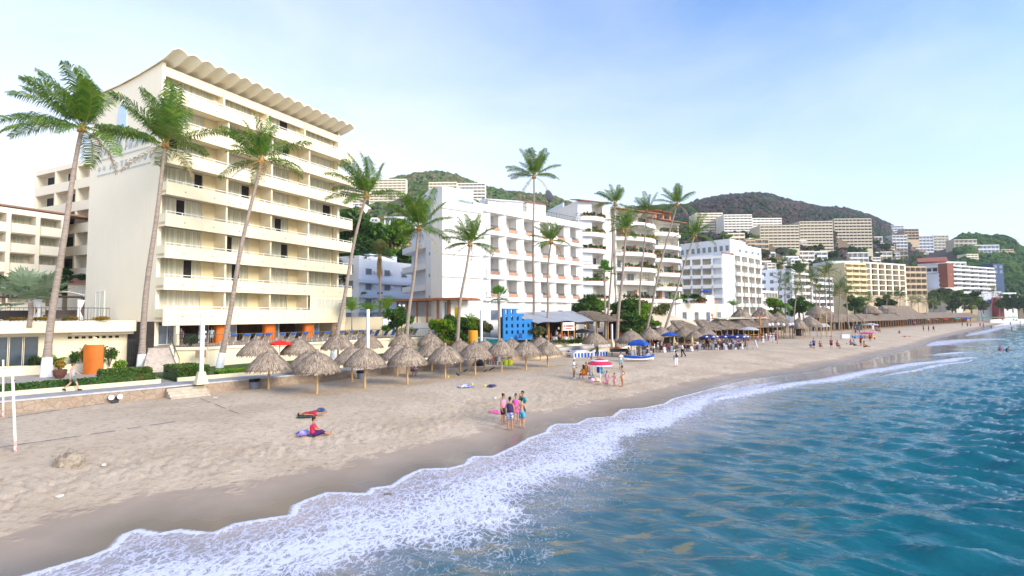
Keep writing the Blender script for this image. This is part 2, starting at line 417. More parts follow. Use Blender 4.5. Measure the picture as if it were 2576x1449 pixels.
rip = noiset(nt, 1.9, 4, .5, vec=mr.outputs[0], dist=.15, msc=(.38, 1.15, 1)); rip2 = noiset(nt, 6, 3, .55, vec=mr.outputs[0], msc=(.5, 1.2, 1))
ramp_amp = mrange(nt, S, 1.5, 14, .12, 1)
hh = mathn(nt, 'MULTIPLY', mathn(nt, 'ADD', mathn(nt, 'MULTIPLY', rip, .7), mathn(nt, 'MULTIPLY', rip2, .18)), ramp_amp)
nb = bumpn(nt, hh, .6, .22)
L.new(bumpn(nt, fm, .5, .05, nb), P.inputs['Normal'])
rows, cols = 760, 860
x, y = fan(rows, cols, 5, 2600, -1.5, 1.75)
s, par = shore_s(np.stack([x, y], 1)); off = -s
amp = np.clip((off - 2) / 16, 0, 1) ** 1.2
z = np.zeros_like(x); q = random.Random(11)
for i in range(26):
    lam = .55 * 1.19 ** i * q.uniform(.9, 1.1)
    if lam > 14: break
    th = R(62 + q.uniform(-34, 34)); k = 2 * math.pi / lam; ph = q.uniform(0, 6.28)
    wv = np.sin(k * (x * math.cos(th) + y * math.sin(th)) + ph + .75 * (fbm(x * .35 / lam ** .5, y * .35 / lam ** .5, 2, 40 + i) - .5) * 4)
    fade = np.clip(lam / (y * .012) - .3, 0, 1)
    z += (.062 if .7 < lam < 2.6 else .016) * lam ** .8 * (.9 - 1.8 * np.abs(np.sin(.5 * np.arcsin(np.clip(wv, -1, 1)) + .785)) ** 1.3) * fade * (.45 + 1.1 * fbm(x * .12 + i, y * .12, 2, 80 + i))
z = z * amp
# wash front: thin lip that rides over the sand
lipn = .018 + .03 * np.exp(-((off - .12) / .22) ** 2)
z = z + np.where(off < 3, lipn * np.clip((off + .15) / .1, 0, 1), .018) 
# breaker hump lines and foam density
def near(pl): return polydist(np.stack([x, y], 1), np.array([G(a, b, 0)[:2] for a, b in pl]))
foam = np.zeros_like(x)
wob = (fbm(x * .25, y * .25, 3, 77) - .5) * 3.2
al = np.clip((par - 2) / 53, 0, 1)                       # along the shore
wdt = np.interp(par, [0, 4, 14, 20, 28, 34, 38, 42, 46, 60], [4.6, 4.8, 6.0, 6.3, 5.3, 4.6, 4.2, 4.0, .1, .1])
inn = np.interp(par, [0, 38, 41, 44, 60], [0, 0, .7, 3, 6])
o2 = off + wob * np.clip(off / 3, 0, 1)
body = np.clip((wdt - o2) / 1.6, 0, 1) * np.clip((off - inn + .05) / .12, 0, 1)
dens = .44 + .5 * np.exp(-((o2 - wdt * .55) / (wdt * .32 + .01)) ** 2) + .22 * (fbm(x * .6, y * .6, 3, 91) - .45)
foam = body * np.clip(dens, 0, 1.1) * np.interp(par, [0, 41, 45.5, 60], [1, 1, .0, 0])
foam = np.maximum(foam, np.exp(-((off - .09) / .12) ** 2) * np.interp(par, [0, 40, 44, 60], [1.6, 1.5, .4, .3]))
tail = np.clip((wdt + 1.8 - o2) / 2.2, 0, 1) * (off > 0) * .32 * np.interp(par, [0, 41, 44], [1, 1, 0])
foam = np.maximum(foam, tail)
# overlapping wash fronts inside the foam
for k_, (o_, a_) in enumerate(((1.5, .95), (3.2, 1.0))):
    w2 = (fbm(x * .33 + k_ * 9, y * .33, 2, 60 + k_) - .5) * 3.4
    foam = np.maximum(foam, np.exp(-((off + w2 - o_) / .13) ** 2) * a_ * (fbm(x * .5, y * .5, 2, 70 + k_) > .5) * np.interp(par, [0, 38, 42], [1, 1, 0]) * (off > .1))
for pl, w_, d_, hgt in (([(1790, 1010), (1900, 987), (2000, 968), (2100, 955), (2214, 931), (2320, 915), (2400, 905), (2455, 901)], 1.2, .9, .12),
                  ([(2210, 950), (2330, 925), (2455, 904)], .5, .85, .05), ([(2335, 871), (2380, 862), (2440, 856), (2530, 852)], 3.6, .7, .1),
                  ([(2430, 846), (2490, 832), (2560, 815)], 2.2, .7, .1), ([(2350, 893), (2420, 888), (2480, 889)], .9, .9, .12)):
    b, sd, pp = near(pl); n_ = len(pl) - 1
    w2 = w_ * (.55 + .9 * fbm(x * .2, y * .2, 3, 33)) * np.clip((pp + .02) * 2.5, .15, 1) * np.clip((n_ - pp + .02) * 2.5, .15, 1)
    foam = np.maximum(foam, d_ * np.clip(1.35 - b / w2, 0, 1)); z += hgt * np.exp(-(b / w2) ** 2)
keep = (off > -.12) & (y > 4)
OFFSHORE = off
struct('sea', gridmesh('sea', x, y, z, rows, cols, keep, {'off': off, 'foam': np.clip(foam, 0, 1.3)}, WATM), None)
# ================================================================= SKY AND SUN
wld = bpy.data.worlds.new("World"); scene.world = wld; wld.use_nodes = True; nt = wld.node_tree; L = nt.links
bg = nt.nodes['Background']; sky = N(nt, 'ShaderNodeTexSky', sky_type='NISHITA'); sky.sun_disc = False
SUN_EL, SUN_AZ = R(25), R(124)          # azimuth measured from +Y towards +X
sky.sun_elevation = SUN_EL; sky.sun_rotation = SUN_AZ
sky.air_density = 1.2; sky.dust_density = .6; sky.ozone_density = 3.0
tc = N(nt, 'ShaderNodeTexCoord'); sp = N(nt, 'ShaderNodeSeparateXYZ'); L.new(tc.outputs['Generated'], sp.inputs[0])
el = mrange(nt, sp.outputs[2], 0, .62, 1, 0, smooth=False); el = mathn(nt, 'POWER', el, 1.15)
cl = noiset(nt, 1.9, 6, .62, vec=tc.outputs['Generated'], dist=.5, msc=(1, 1, 2.6)); cl2 = noiset(nt, 6, 6, .7, vec=tc.outputs['Generated'], dist=.8, msc=(1, 1, 4))
veil = mathn(nt, 'MULTIPLY', mrange(nt, cl, .22, .85), .5)
veil = mathn(nt, 'ADD', veil, mathn(nt, 'MULTIPLY', mrange(nt, cl2, .56, .9), .07))
side = mrange(nt, sp.outputs[0], -.45, .8, .14, -.32)
tot = mathn(nt, 'ADD', mathn(nt, 'ADD', mathn(nt, 'MULTIPLY', el, .95), mathn(nt, 'MULTIPLY', veil, .55)), side, clamp=True)
L.new(mixc(nt, tot, mixc(nt, 1., sky.outputs[0], (1.3, 1.46, 1.7), 'MULTIPLY'), (6.8, 6.95, 7.35)), bg.inputs[0])
bg.inputs[1].default_value = .13
sl = bpy.data.lights.new("sun", 'SUN'); so = bpy.data.objects.new("sun", sl); col.objects.link(so)
sl.energy = 3.1; sl.angle = R(26); sl.color = (1, .88, .70)
sd = Vector((math.sin(SUN_AZ) * math.cos(SUN_EL), math.cos(SUN_AZ) * math.cos(SUN_EL), math.sin(SUN_EL)))
so.rotation_euler = sd.to_track_quat('Z', 'Y').to_euler(); so.location = (60, -40, 60)
scene.view_settings.view_transform = 'Standard'; scene.view_settings.look = 'None'; scene.view_settings.gamma = 1
scene.view_settings.exposure = .55
scene.render.engine = 'CYCLES'; scene.cycles.max_bounces = 6; scene.cycles.diffuse_bounces = 3; scene.cycles.glossy_bounces = 3
scene.cycles.transparent_max_bounces = 6
# ================================================================= NEAR SETTING
PROM = 1.75; TER = 3.6
wq = [G(a, b, PROM) for a, b in ((31, 1005.6), (406, 972), (570, 957), (789, 938), (972, 922), (1155, 905), (1319, 890), (1440, 880))]
W0 = Vector((wq[0].x, wq[0].y)); W1 = Vector((wq[5].x, wq[5].y)); dw = (W1 - W0).normalized(); nw = Vector((-dw.y, dw.x))
def WL(t, o=0): p = W0 + dw * t + nw * o; return (p.x, p.y)
def WT(px, o=0, py=930):
    """distance along the sea wall (offset o inland) seen at image column px"""
    d = ray(px, py); u = d.x / d.y; b = W0 + nw * o
    return (u * b.y - b.x) / (dw.x - u * dw.y)
WYAW = math.atan2(dw.y, dw.x)
TEND = WT(1440, 0, 880)
# promenade, garden, terrace, town ground
PAVE = plain('promenade_paving', (.36, .35, .37), .8, .15, 1.2, .15)
PAVER = plain('grey_pavers', (.42, .38, .35), .85, .2, 4, .3)
GRASSM = plain('lawn', (.06, .12, .02), .9, .4, 8, .6)
mb = MB(); mb.prism([WL(-14), WL(TEND), WL(TEND, 2.1), WL(-14, 2.1)], 1.2, PROM)
struct('promenade', mb, PAVE)
mb = MB(); mb.prism([WL(-14, 2.1), WL(WT(440, 2.1), 2.1), WL(WT(440, 2.1), 30), WL(-14, 30)], 1.2, PROM - .004)
struct('garden_path', mb, PAVER)
mb = MB(); mb.prism([WL(WT(440, 2.1) + .004, 2.1), WL(TEND + 4, 2.1), WL(TEND + 4, 26), WL(WT(440, 2.1) + .004, 26)], 1.2, PROM - .006)
struct('lawn', mb, GRASSM)
TW = [G(a, b, TER) for a, b in ((443, 874), (520, 873), (609, 868), (805, 860), (972, 851), (1083, 847))]
for p in TW: p.y *= 1
tp = [(p.x, p.y) for p in TW]
tp += [(tp[-1][0] - 4, tp[-1][1] + 9), (-9, 96), (-60, 96), (-60, 62), (-46, 52)]
stL = G(372, 875, TER); tp += [(stL.x - 2, stL.y + 3.0), (stL.x, stL.y)]
mb = MB(); mb.prism(tp, 1.7, TER); struct('terrace', mb, plain('terrace_tiles', (.45, .36, .28), .7, .2, 3))
hor = [(-400, 70), (-60, 97), (-9, 97.5), WL(TEND + 4, 26.2), XY(1500, 92), XY(1700, 108), XY(1900, 128), XY(2000, 150), XY(2200, 235), XY(2330, 330), XY(2450, 430), XY(2576, 520), XY(2800, 600), (2400, 900), (2400, 2600), (-1500, 2600)]
mb = MB(); mb.prism(hor, .3, 2.4); struct('town_ground', mb, plain('town_ground', (.28, .22, .16), .95, .3, .1))
# sea wall of stone with pale pointing
def stonewall_mat():
    m, nt, P = newmat('field_stone'); L = nt.links
    tc = N(nt, 'ShaderNodeTexCoord'); v = N(nt, 'ShaderNodeTexVoronoi', feature='DISTANCE_TO_EDGE'); v2 = N(nt, 'ShaderNodeTexVoronoi')
    for q in (v, v2): L.new(tc.outputs['Object'], q.inputs['Vector']); q.inputs['Scale'].default_value = 2.3
    r = ramp(nt, [(0, (.30, .22, .16)), (.5, (.42, .33, .25)), (1, (.35, .22, .16))]); L.new(v2.outputs['Color'], r.inputs[0])
    e = mrange(nt, v.outputs['Distance'], .0, .06)
    c = mixc(nt, e, (.40, .33, .25), r.outputs[0]); c = mixc(nt, mathn(nt, 'MULTIPLY', mrange(nt, noiset(nt, 5, 5, .7), .4, .7), .4), c, (.22, .16, .11))
    L.new(c, P.inputs['Base Color']); P.inputs['Roughness'].default_value = .95
    L.new(bumpn(nt, mathn(nt, 'ADD', e, noiset(nt, 12, 4)), .7, .05), P.inputs['Normal']); return m
STONE = stonewall_mat()
sw = thing('sea_wall', 'low rubble stone sea wall with a concrete cap running between the sand and the promenade', 'wall')
tst0, tst1 = WT(415, 0, 975), WT(512, 0, 975)
mb = MB(); mb.prism([WL(-14, -.12), WL(tst0, -.12), WL(tst0, 0), WL(-14, 0)], -.2, PROM - .1); mb.prism([WL(tst1, -.12), WL(WT(1319, 0, 890), -.12), WL(WT(1319, 0, 890), 0), WL(tst1, 0)], -.2, PROM - .1)
part(sw, 'stone_face', mb, STONE)
mb = MB(); mb.prism([WL(-14, -.17), WL(TEND, -.17), WL(TEND, .02), WL(-14, .02)], PROM - .1, PROM + .006); part(sw, 'cap', mb, plain('grey_cap', (.5, .48, .48), .8, .15))
cw = single('cream_wall', MB().prism([WL(WT(1319, 0, 890), -.14), WL(TEND, -.14), WL(TEND + 6, 4), WL(TEND + 6, 6), WL(WT(1319, 0, 890), 0)], .2, PROM - .104), stucco('tan_wall', (.56, .45, .3)), 'tan rendered wall under the deck where the stone wall ends', 'wall')
mb = MB()
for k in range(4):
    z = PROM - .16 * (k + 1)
    mb.prism([WL(tst0, -.14 - .33 * (k + 1)), WL(tst1, -.14 - .33 * (k + 1)), WL(tst1, -.14 - .33 * k), WL(tst0, -.14 - .33 * k)], .4, z + .0); mb.m[-4:] = [1] * 4  # side faces darker: riser shade put into the colour
single('beach_steps', mb, [plain('step_concrete', (.66, .6, .48), .85, .15, 3, .3), plain('shaded_riser_concrete', (.52, .44, .35), .9, .2, 3)], 'short flight of pale concrete steps going down from the promenade to the sand', 'steps')
# kerbs and hedges
def strip(t0, t1, o0, o1, z0, z1, mi=0, mb=None):
    return (mb or MB()).prism([WL(t0, o0), WL(t1, o0), WL(t1, o1), WL(t0, o1)], z0, z1, mi)
tA = WT(405, 2.1, 960); tB = WT(447, 2.1, 950)
KERB = stucco('kerb_cream', (.76, .66, .44))
single('kerb', strip(-14, tA, 2.1, 2.32, PROM - .1, PROM + .28), KERB, 'cream kerb along the left half of the promenade in front of the clipped hedge', 'kerb')
single('kerb', strip(tB, WT(1319, 2.1, 880), 2.1, 2.32, PROM - .1, PROM + .28), KERB, 'cream kerb along the lawn behind the thatched parasols', 'kerb')
def hedge(t0, t1, o0, o1, h, mat, label, dens=240, size=.1, gnd=PROM):
    root = thing('hedge', label, 'hedge', group='clipped hedges of the hotel garden')
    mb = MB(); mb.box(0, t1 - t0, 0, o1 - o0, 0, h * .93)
    w = WL(t0, o0)
    L_ = t1 - t0; W_ = o1 - o0; m2 = MB(); n = int(dens * (L_ * (h + W_)))
    n = min(n, 5200)
    for _ in range(n):
        f = rnd.random()
        if f < .55: p = (rnd.uniform(0, L_), rnd.uniform(-.04, .03), rnd.uniform(0, h))
        elif f < .95: p = (rnd.uniform(0, L_), rnd.uniform(0, W_), h + rnd.uniform(-.06, .05))
        else: p = (rnd.choice((0, L_)), rnd.uniform(0, W_), rnd.uniform(0, h))
        m2.leaves(p, (.03, .03, .03), 1, size, shell=0)
    root.location = (w[0], w[1], gnd); root.rotation_euler.z = WYAW
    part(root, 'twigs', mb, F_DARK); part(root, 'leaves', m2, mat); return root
hedge(-6, WT(255, 2.32, 960), 2.36, 3.0, .62, F_MID, 'dark clipped hedge behind the kerb at the far left of the promenade')
hedge(WT(257, 2.32, 960), tA - .25, 2.36, 3.05, .66, F_HEDGE, 'clipped hedge with reddish tips beside the walking man, left of the terrace stairs')
hedge(tA - 3.2, tA - .3, 3.07, 4.8, 1.0, F_HEDGE, 'taller red-tipped hedge around the white base of the palm beside the stairs')
hedge(tB + .1, tB + 2.2, 2.5, 6.2, .95, F_HEDGE, 'square red-tipped hedge block on the right of the terrace stairs')
hedge(tB + 2.9, WT(760, 2.5, 920), 2.5, 3.7, .5, F_LIME, 'low bright green hedge between the white lamp post and the second row of parasols')
hedge(WT(762, 2.5, 920), WT(1300, 2.5, 880), 2.5, 3.4, .45, F_MID, 'low green hedge running on behind the thatched parasols to the end of the lawn', 120, .13)
# ================================================================= SCALLOPED HOTEL
A = D(387, 868, 52); HD = Vector((.463, .886)).normalized(); HYAW = math.atan2(HD.y, HD.x)
HL = 24.2; H = thing('hotel', 'tall cream beach hotel with eight rows of balconies under a scalloped shell roof', 'hotel', (A.x, A.y, TER), HYAW)
zb = [2.75 + 3.21 * k for k in range(8)]; ztop = 29.3; HW = 14.0
mb = MB()
prof = [(-.05, 0), (HW, 0), (HW, 28.3), (10.5, 28.35), (7, 28.45), (3.6, 28.8), (0, 29.2), (-.05, 29.2)]
mb.prismx(prof, 0, .35); mb.prismx(prof, HL - .35, HL)
mb.box(.35, HL - .35, 2.4, HW - .1, 2.75, 28.2)                      # room volume behind the glass line
mb.box(.35, HL - .35, 8.5, HW - .1, 0, 2.75)
for k in range(8): mb.box(.35, HL - .35, -.0, 2.4, zb[k] - .02, zb[k] + .2)
mb.box(.35, HL - .35, .0, 2.4, 28.45, 28.9)
mb.box(.35, HL - .35, .02, .3, 27.95, 28.45)
part(H, 'end_wall', mb, W_CREAM2)
bays = [0.35, 6.6, 12.3, 17.9, 23.85]
for b in bays[1:4]:
    mb = MB()
    for k in range(8): mb.box(b - .1, b + .1, -1.1 if k < 7 else -.2, 2.4, zb[k] + .2, (zb[k + 1] if k < 7 else 28.46) - .02)
    part(H, 'party_wall', mb, W_CREAM)
YP = stucco('balcony_yellow', (.82, .70, .44))
for k in range(8):
    hz = (zb[k + 1] if k < 7 else 28.46) - zb[k] - .24
    for b in range(4):
        x0, x1 = bays[b] + .1, bays[b + 1] - .1
        if k == 0 and b == 3: continue
        wr = x1 - x0 - (1.45 if k < 7 else (.5 if b != 1 else 1.3)); npn = 5 if b == 0 else 4
        if b == 3: wr = x1 - x0 - .3; npn = 4
        pw = wr / npn; h_ = hz * (.97 if k < 7 else .7)
        me = MB(); me.box(0, wr, .0, .05, 0, h_, 1)
        me.box(0, wr, -.04, -.002, h_ - .08, h_); me.box(0, wr, -.04, -.002, 0, .06)
        for i in range(npn + 1): me.box(min(i * pw, wr - .06), min(i * pw, wr - .06) + .06, -.044, -.003, .06, h_ - .08)
        o = part(H, 'window', me, [FRAMEW, CURT if (k + b) % 3 else CURTW], (x0, 1.1, zb[k] + .2 + (hz - h_) * (1 if k == 7 else .5)))
        if (k * 5 + b * 3) % 4 == 1 or k in (3, 4) and b == 0 or (k, b) in ((1, 1), (2, 2), (4, 1), (5, 2), (6, 2), (3, 2)):
            i = (k * 7 + b * 2 + 1) % npn
            q = MB().box(i * pw + .08, (i + 1) * pw - .02, -.06, -.045, .07, h_ - .1); part(o, 'open_door', q, DARK)
        w2 = MB().box(x0 + wr, x1, .9, 1.12, zb[k] + .2, zb[k] + .2 + hz); part(H, 'yellow_recess', w2, YP)
        if h_ < hz - .3: part(H, 'lintel', MB().box(x0, x0 + wr, 1.06, 1.2, zb[k] + .2, zb[k] + .2 + hz - h_).box(x0, x0 + wr, .95, 1.04, zb[k] + .2, zb[k] + .22), YP)
    # balcony band
    bx0 = .0 if k < 7 else .35; bx1 = HL + (1.15 if k else .0); yf = -1.45
    b_ = MB(); z0 = zb[k] - .35; z1 = zb[k] + .95
    b_.box(bx0, bx1, yf, yf + .14, z0, z1); b_.box(bx0, bx1, yf + .14, -.0, zb[k] - .15, zb[k] + .1)
    b_.box(bx0, bx0 + .14, yf + .14, -.055, z0, z1)
    if k: b_.box(bx1 - .14, bx1, yf + .14, 1.2, z0, z1); b_.box(HL + .003, bx1 - .14, 0, 1.2, zb[k] - .15, zb[k] + .1)
    nf = 16
    o = part(H, 'balcony', b_, W_CREAM)
    r_ = MB(); r_.box(bx0 + .02, bx1 - .02, yf + .03, yf + .11, z1 + .2, z1 + .27)
    for i in range(nf + 1):
        x_ = bx0 + .02 + (bx1 - bx0 - .12) * i / nf
        r_.box(x_, x_ + .09, yf + .035, yf + .105, z1, z1 + .2)
    if k: r_.box(bx1 - .1, bx1 - .03, yf + .11, 1.1, z1 + .2, z1 + .27)
    part(o, 'railing', r_, FRAMEW)
    d_ = MB()
    for i in range(8):
        x_ = 1.8 + i * 3.05; d_.box(x_, x_ + .12, yf - .03, yf - .001, z0 + .5, z0 + .6)
    part(o, 'drain_holes', d_, plain('drain_brown', (.3, .2, .12)))
# ground floor colonnade
mb = MB()
mb.box(0, HL, -1.43, -1.32, 2.02, zb[0] - .36); 
for x_ in (.0, 1.0): mb.box(x_ + .36, x_ + .7, -1.31, -.9, 0, 2.4) if x_ else None
mb.box(HL - 1.1, HL, -1.31, -.0, 0, 2.4)
for x_ in (7.4, 13.1, 18.6): mb.box(x_, x_ + .35, -1.31, -.9, 2.03, zb[0] - .37)
mb.box(.35, HL - .35, -1.3, 8.5, 2.41, 2.739)
mb.box(17.95, HL, -1.5, -1.455, zb[0] - .3, zb[1] - .37); 
part(H, 'ground_floor_beam', mb, W_CREAM)
for i, x_ in enumerate((6.2, 12.3, 18.2)):
    p_ = [(x_ + .75 + .75 * math.cos(t), -.2 + .4 * math.sin(t)) for t in [math.pi + math.pi * j / 10 for j in range(11)]] + [(x_ + 1.5, .2), (x_, .2)]
    part(H, 'orange_pillar', MB().prism(p_, 0, 2.4), ORANGE)
for i, (x0, x1) in enumerate(((.8, 2.6), (5.0, 6.1), (7.8, 9.4), (14.0, 15.2), (19.8, 21.6))):
    part(H, 'glass_door', win(x1 - x0, 2.3, (FRAMEW, GLASSB), 2), None, (x0, .9, .02))
part(H, 'lobby_back_wall', MB().box(.4, HL - .4, 8.3, 8.49, .01, 2.4), plain('lobby_brown', (.22, .12, .07), .7, .5, .6))
part(H, 'window', win(5.0, 1.3, (FRAMEW, CURTW), 6), None, (18.5, -1.5, zb[0] + 1.15))
# scalloped roof: seventeen shells
rp = [(-2.5, 30.45), (-1.1, 30.0), (1, 29.7), (4, 29.35), (8, 29.05), (HW + .3, 28.95)]
nv = 17; vw = (HL + .6) / nv
for i in range(nv):
    sh = MB(); n_ = 8; ring = []
    for (yy, zz) in rp:
        a_ = .38 * (1 - .35 * (yy + 2.9) / (HW + 3.2))
        row = [(i * vw - .3 + vw * j / n_, yy, zz - .62 + a_ * math.sin(math.pi * j / n_)) for j in range(n_ + 1)]
        row += [(x_, y_, z_ - .13) for x_, y_, z_ in reversed(row)]
        ring.append(row)
    m_ = len(ring[0]); vs = [v for r_ in ring for v in r_]; fs = []
    for a_ in range(len(ring) - 1):
        for b in range(m_): fs.append((a_ * m_ + b, a_ * m_ + (b + 1) % m_, (a_ + 1) * m_ + (b + 1) % m_, (a_ + 1) * m_ + b))
    for j in range(n_): fs.append((j, m_ - 1 - j, m_ - 2 - j, j + 1)); k0 = (len(ring) - 1) * m_; fs.append((k0 + j, k0 + j + 1, k0 + m_ - 2 - j, k0 + m_ - 1 - j))
    sh.add(vs, fs); part(H, 'roof_shell', sh, W_CREAM2)
# end wall lettering (the end wall looks left, towards -x)
SIGNM = plain('sign_letters', (.52, .57, .60), .5, .1)
def text_mesh(s, size, ext=.03, space=1.0, bold=0):
    c = bpy.data.curves.new('t', 'FONT'); c.body = s; c.size = size; c.extrude = ext; c.space_character = space; c.offset = bold; c.resolution_u = 3
    o = bpy.data.objects.new('t', c); col.objects.link(o); dg = bpy.context.evaluated_depsgraph_get()
    me = bpy.data.meshes.new_from_object(o.evaluated_get(dg)); bpy.data.objects.remove(o); return me
def text_part(root, s, size, mat, loc, rot, name='lettering', space=1., bold=0, sx=1):
    me = text_mesh(s, size, .04, space, bold); me.materials.clear(); me.materials.append(mat)
    o = part(root, name, me); o.location = loc; o.rotation_euler = rot; o.scale = (sx, 1, 1); return o
rot_end = (R(90), 0, R(-90))
def endt(s, size, y, z, **k): return text_part(H, s, size, SIGNM, (-.05, y, z), rot_end, **k)
SZ = 21.0
endt('S', 2.6, 12.2, SZ, sx=.8); endt('AN', 1.8, 10.95, SZ, sx=.85); endt('M', 2.6, 8.6, SZ, sx=.8); endt('ARINO', 1.8, 6.65, SZ, sx=.85)
endt('H O T E L E S', .95, 9.6, SZ - 1.75, space=1.1); endt('* *', 1.5, 12.1, SZ - 2.15); endt('* *', 1.5, 2.9, SZ - 2.15)
mb = MB(); mb.box(-.09, -.001, 1.6, 12.2, SZ - .5, SZ - .36); mb.box(-.09, -.001, 1.6, 12.2, SZ - 2.2, SZ - 2.06); part(H, 'sign_line', mb, SIGNM)
ov = [(7.4 + .95 * math.cos(t), 24.5 + 1.9 * math.sin(t)) for t in [math.pi * j / 14 for j in range(15)]] + [(6.45, 23.2), (8.35, 23.2)]
part(H, 'arched_emblem', MB().prismx(ov, -.06, -.001), plain('pale_blue_emblem', (.55, .68, .85)))
part(H, 'door', win(1.9, 3.6, (FRAMEW, CURTW), 2), None, (-.03, 11.6, TER - 1.4), -math.pi / 2)
# ================================================================= ANNEX AND BALCONY WING (left)
def frame(p1, p2): return math.atan2(p2[1] - p1[1], p2[0] - p1[0]), math.hypot(p2[0] - p1[0], p2[1] - p1[1])
def recess(name, label, cat, p1, p2, z0, z1, dep, nf, nb, wm, group=None, rec=1.3, par=.95, parm=None, winm=(FRAMEW, GLASSB), fin=.25, wf=.7, hf=.8, base=3, slab=.28, rail=False, out=.0, mull=2, roofp=.5, finw=True, skip=()):
    """block with real recessed balconies: slabs, party fins, parapets, windows set back"""
    rz, Ln = frame(p1, p2); root = thing(name, label, cat, (p1[0], p1[1], z0), rz, group)
    H_ = z1 - z0; fh = H_ / nf; bw = Ln / nb; mb = MB(); par = min(par, fh * .42); slab = min(slab, fh * .14)
    mb.box(0, Ln, rec, dep, -base, H_)
    mb.box(0, Ln, 0, rec, -base, -.01)
    for k in range(nf + 1): mb.box(0, Ln, 0, rec - .002, k * fh - (slab if k else 0), k * fh)
    if finw:
        for b in range(nb + 1):
            x = min(max(b * bw - fin / 2, 0), Ln - fin)
            for k in range(nf): mb.box(x, x + fin, .003, rec - .002, k * fh + .001, (k + 1) * fh - slab - .001)
    mb.box(0, Ln, .02, .2, H_ + .001, H_ + roofp); mb.box(0, .2, .2, dep, H_ + .001, H_ + roofp); mb.box(Ln - .2, Ln, .2, dep, H_ + .001, H_ + roofp)
    part(root, 'wall', mb, wm)
    ww = bw * wf; me_w = win(ww, (fh - slab) * hf, winm, mull)
    bw_ = MB(); bw_.box(.02, bw - fin - .02, -out, -out + .12, -.15 if out else .0, par)
    if out: bw_.box(.02, .14, -out + .12, 0, -.15, par); bw_.box(bw - fin - .14, bw - fin - .02, -out + .12, 0, -.15, par); bw_.box(.14, bw - fin - .14, -out + .12, -.003, -.15, .05)
    if rail: bw_.box(.02, bw - fin - .02, -out + .02, -out + .06, par + .25, par + .3)
    me_b = bw_.mesh('balcony', parm or wm)
    for k in range(nf):
        for b in range(nb):
            if (k, b) in skip: continue
            part(root, 'window', me_w, None, (b * bw + (bw - ww) / 2, rec - .06, k * fh + .03 + (fh - slab) * (1 - hf) * .3))
            part(root, 'balcony', me_b, None, (b * bw + fin / 2 if nb > 1 else b * bw + fin / 2, .005 if not out else 0, k * fh))
    return root
def flat(name, label, cat, p1, p2, z0, z1, dep, nf, nb, wm, group=None, wf=.45, hf=.5, winm=(FRAMEW, GLASSB), base=3, side=0, roof=None, mull=1, par=.4, sidem=None):
    rz, Ln = frame(p1, p2); root = thing(name, label, cat, (p1[0], p1[1], z0), rz, group)
    H_ = z1 - z0; fh = H_ / nf; bw = Ln / nb
    mb = MB().box(0, Ln, 0, dep, -base, H_)
    if par: mb.box(0, Ln, 0, .2, H_ + .001, H_ + par).box(0, .2, .2, dep, H_ + .001, H_ + par).box(Ln - .2, Ln, .2, dep, H_ + .001, H_ + par)
    part(root, 'wall', mb, wm)
    if roof: part(root, 'roof', MB().prismy([(-.5, H_ + .05), (Ln + .5, H_ + .05), (Ln * .5, H_ + Ln * .16)], -.5, dep + .4), roof) if roof is not True else None
    me_w = win(bw * wf, fh * hf, winm, mull)
    for k in range(nf):
        for b in range(nb): part(root, 'window', me_w, None, (b * bw + bw * (1 - wf) / 2, -.02, k * fh + fh * (1 - hf) * .5))
        for b in range(side): part(root, 'window', me_w, None, (-.02, dep * (b + .75) / side, k * fh + fh * (1 - hf) * .5), -math.pi / 2)
    return root
p1, p2 = XY(82, 88, 600), XY(245, 80, 600)
tw = recess('hotel_annex', 'tall beige annex tower behind the cream hotel with recessed dark balconies', 'building', p1, p2, 9.6, ZH(82, 432, 88) - .5, 10, 6, 3, W_CREAM2, rec=1.5, par=1.25, wf=.75, hf=.95, winm=(FRAMEW, DARK), base=8, fin=.4)
ant = thing('antenna_mast', 'thin antenna mast with small panels on the annex roof', 'antenna', (p1[0] + 3.9, p1[1] + 1, tw.location.z + 20.2))
part(ant, 'mast', MB().tube([(0, 0, 0), (0, 0, 3.4)], .06), IRON); part(ant, 'panel', MB().box(-.3, -.1, -.1, .1, 2.2, 3.2).box(.1, .3, -.1, .1, 2.4, 3.1), FRAMEW)
ant2 = thing('antenna_mast', 'plain rod antenna right of the panelled mast on the annex roof', 'antenna', (p1[0] + 5.3, p1[1] + 1, tw.location.z + 20.6)); part(ant2, 'mast', MB().tube([(0, 0, -.4), (0, 0, 3.2)], .05), IRON); part(ant2, 'panel', MB().box(-.12, .12, -.05, .05, .6, 1.4), FRAMEW)
p1, p2 = XY(-60, 70, 600), XY(163, 79, 600)
zr = ZH(60, 528, 74)
wg = recess('balcony_wing', 'low cream apartment wing with long balconies at the left edge', 'building', p1, p2, zr - 14.6, zr - .4, 12, 5, 3, W_CREAM2, rec=2.0, par=1.45, wf=.62, hf=.9, winm=(FRAMEW, CURT), base=4, fin=.5, out=.3)
part(wg, 'roof', MB().box(-.4, 16.3, .4, 12.4, 14.95, 15.2), plain('brown_edge', (.3, .17, .11)))
pth = XY(163, 80, 600)
mb = MB().box(0, 4.6, 0, 4, -2, 5.2).prismx([(-.3, 5.21), (4.3, 5.21), (2, 6.2)], -.2, 4.8, 1)
o = single('garden_house', mb, [W_BEIGE, TILE], 'small house with a red tiled roof squeezed between the wing and the hotel end wall', 'house', (XY(168, 66)[0], 66, 5.6), R(20))
part(o, 'window', win(1.1, 1.0), None, (1.2, -.03, 3.5))
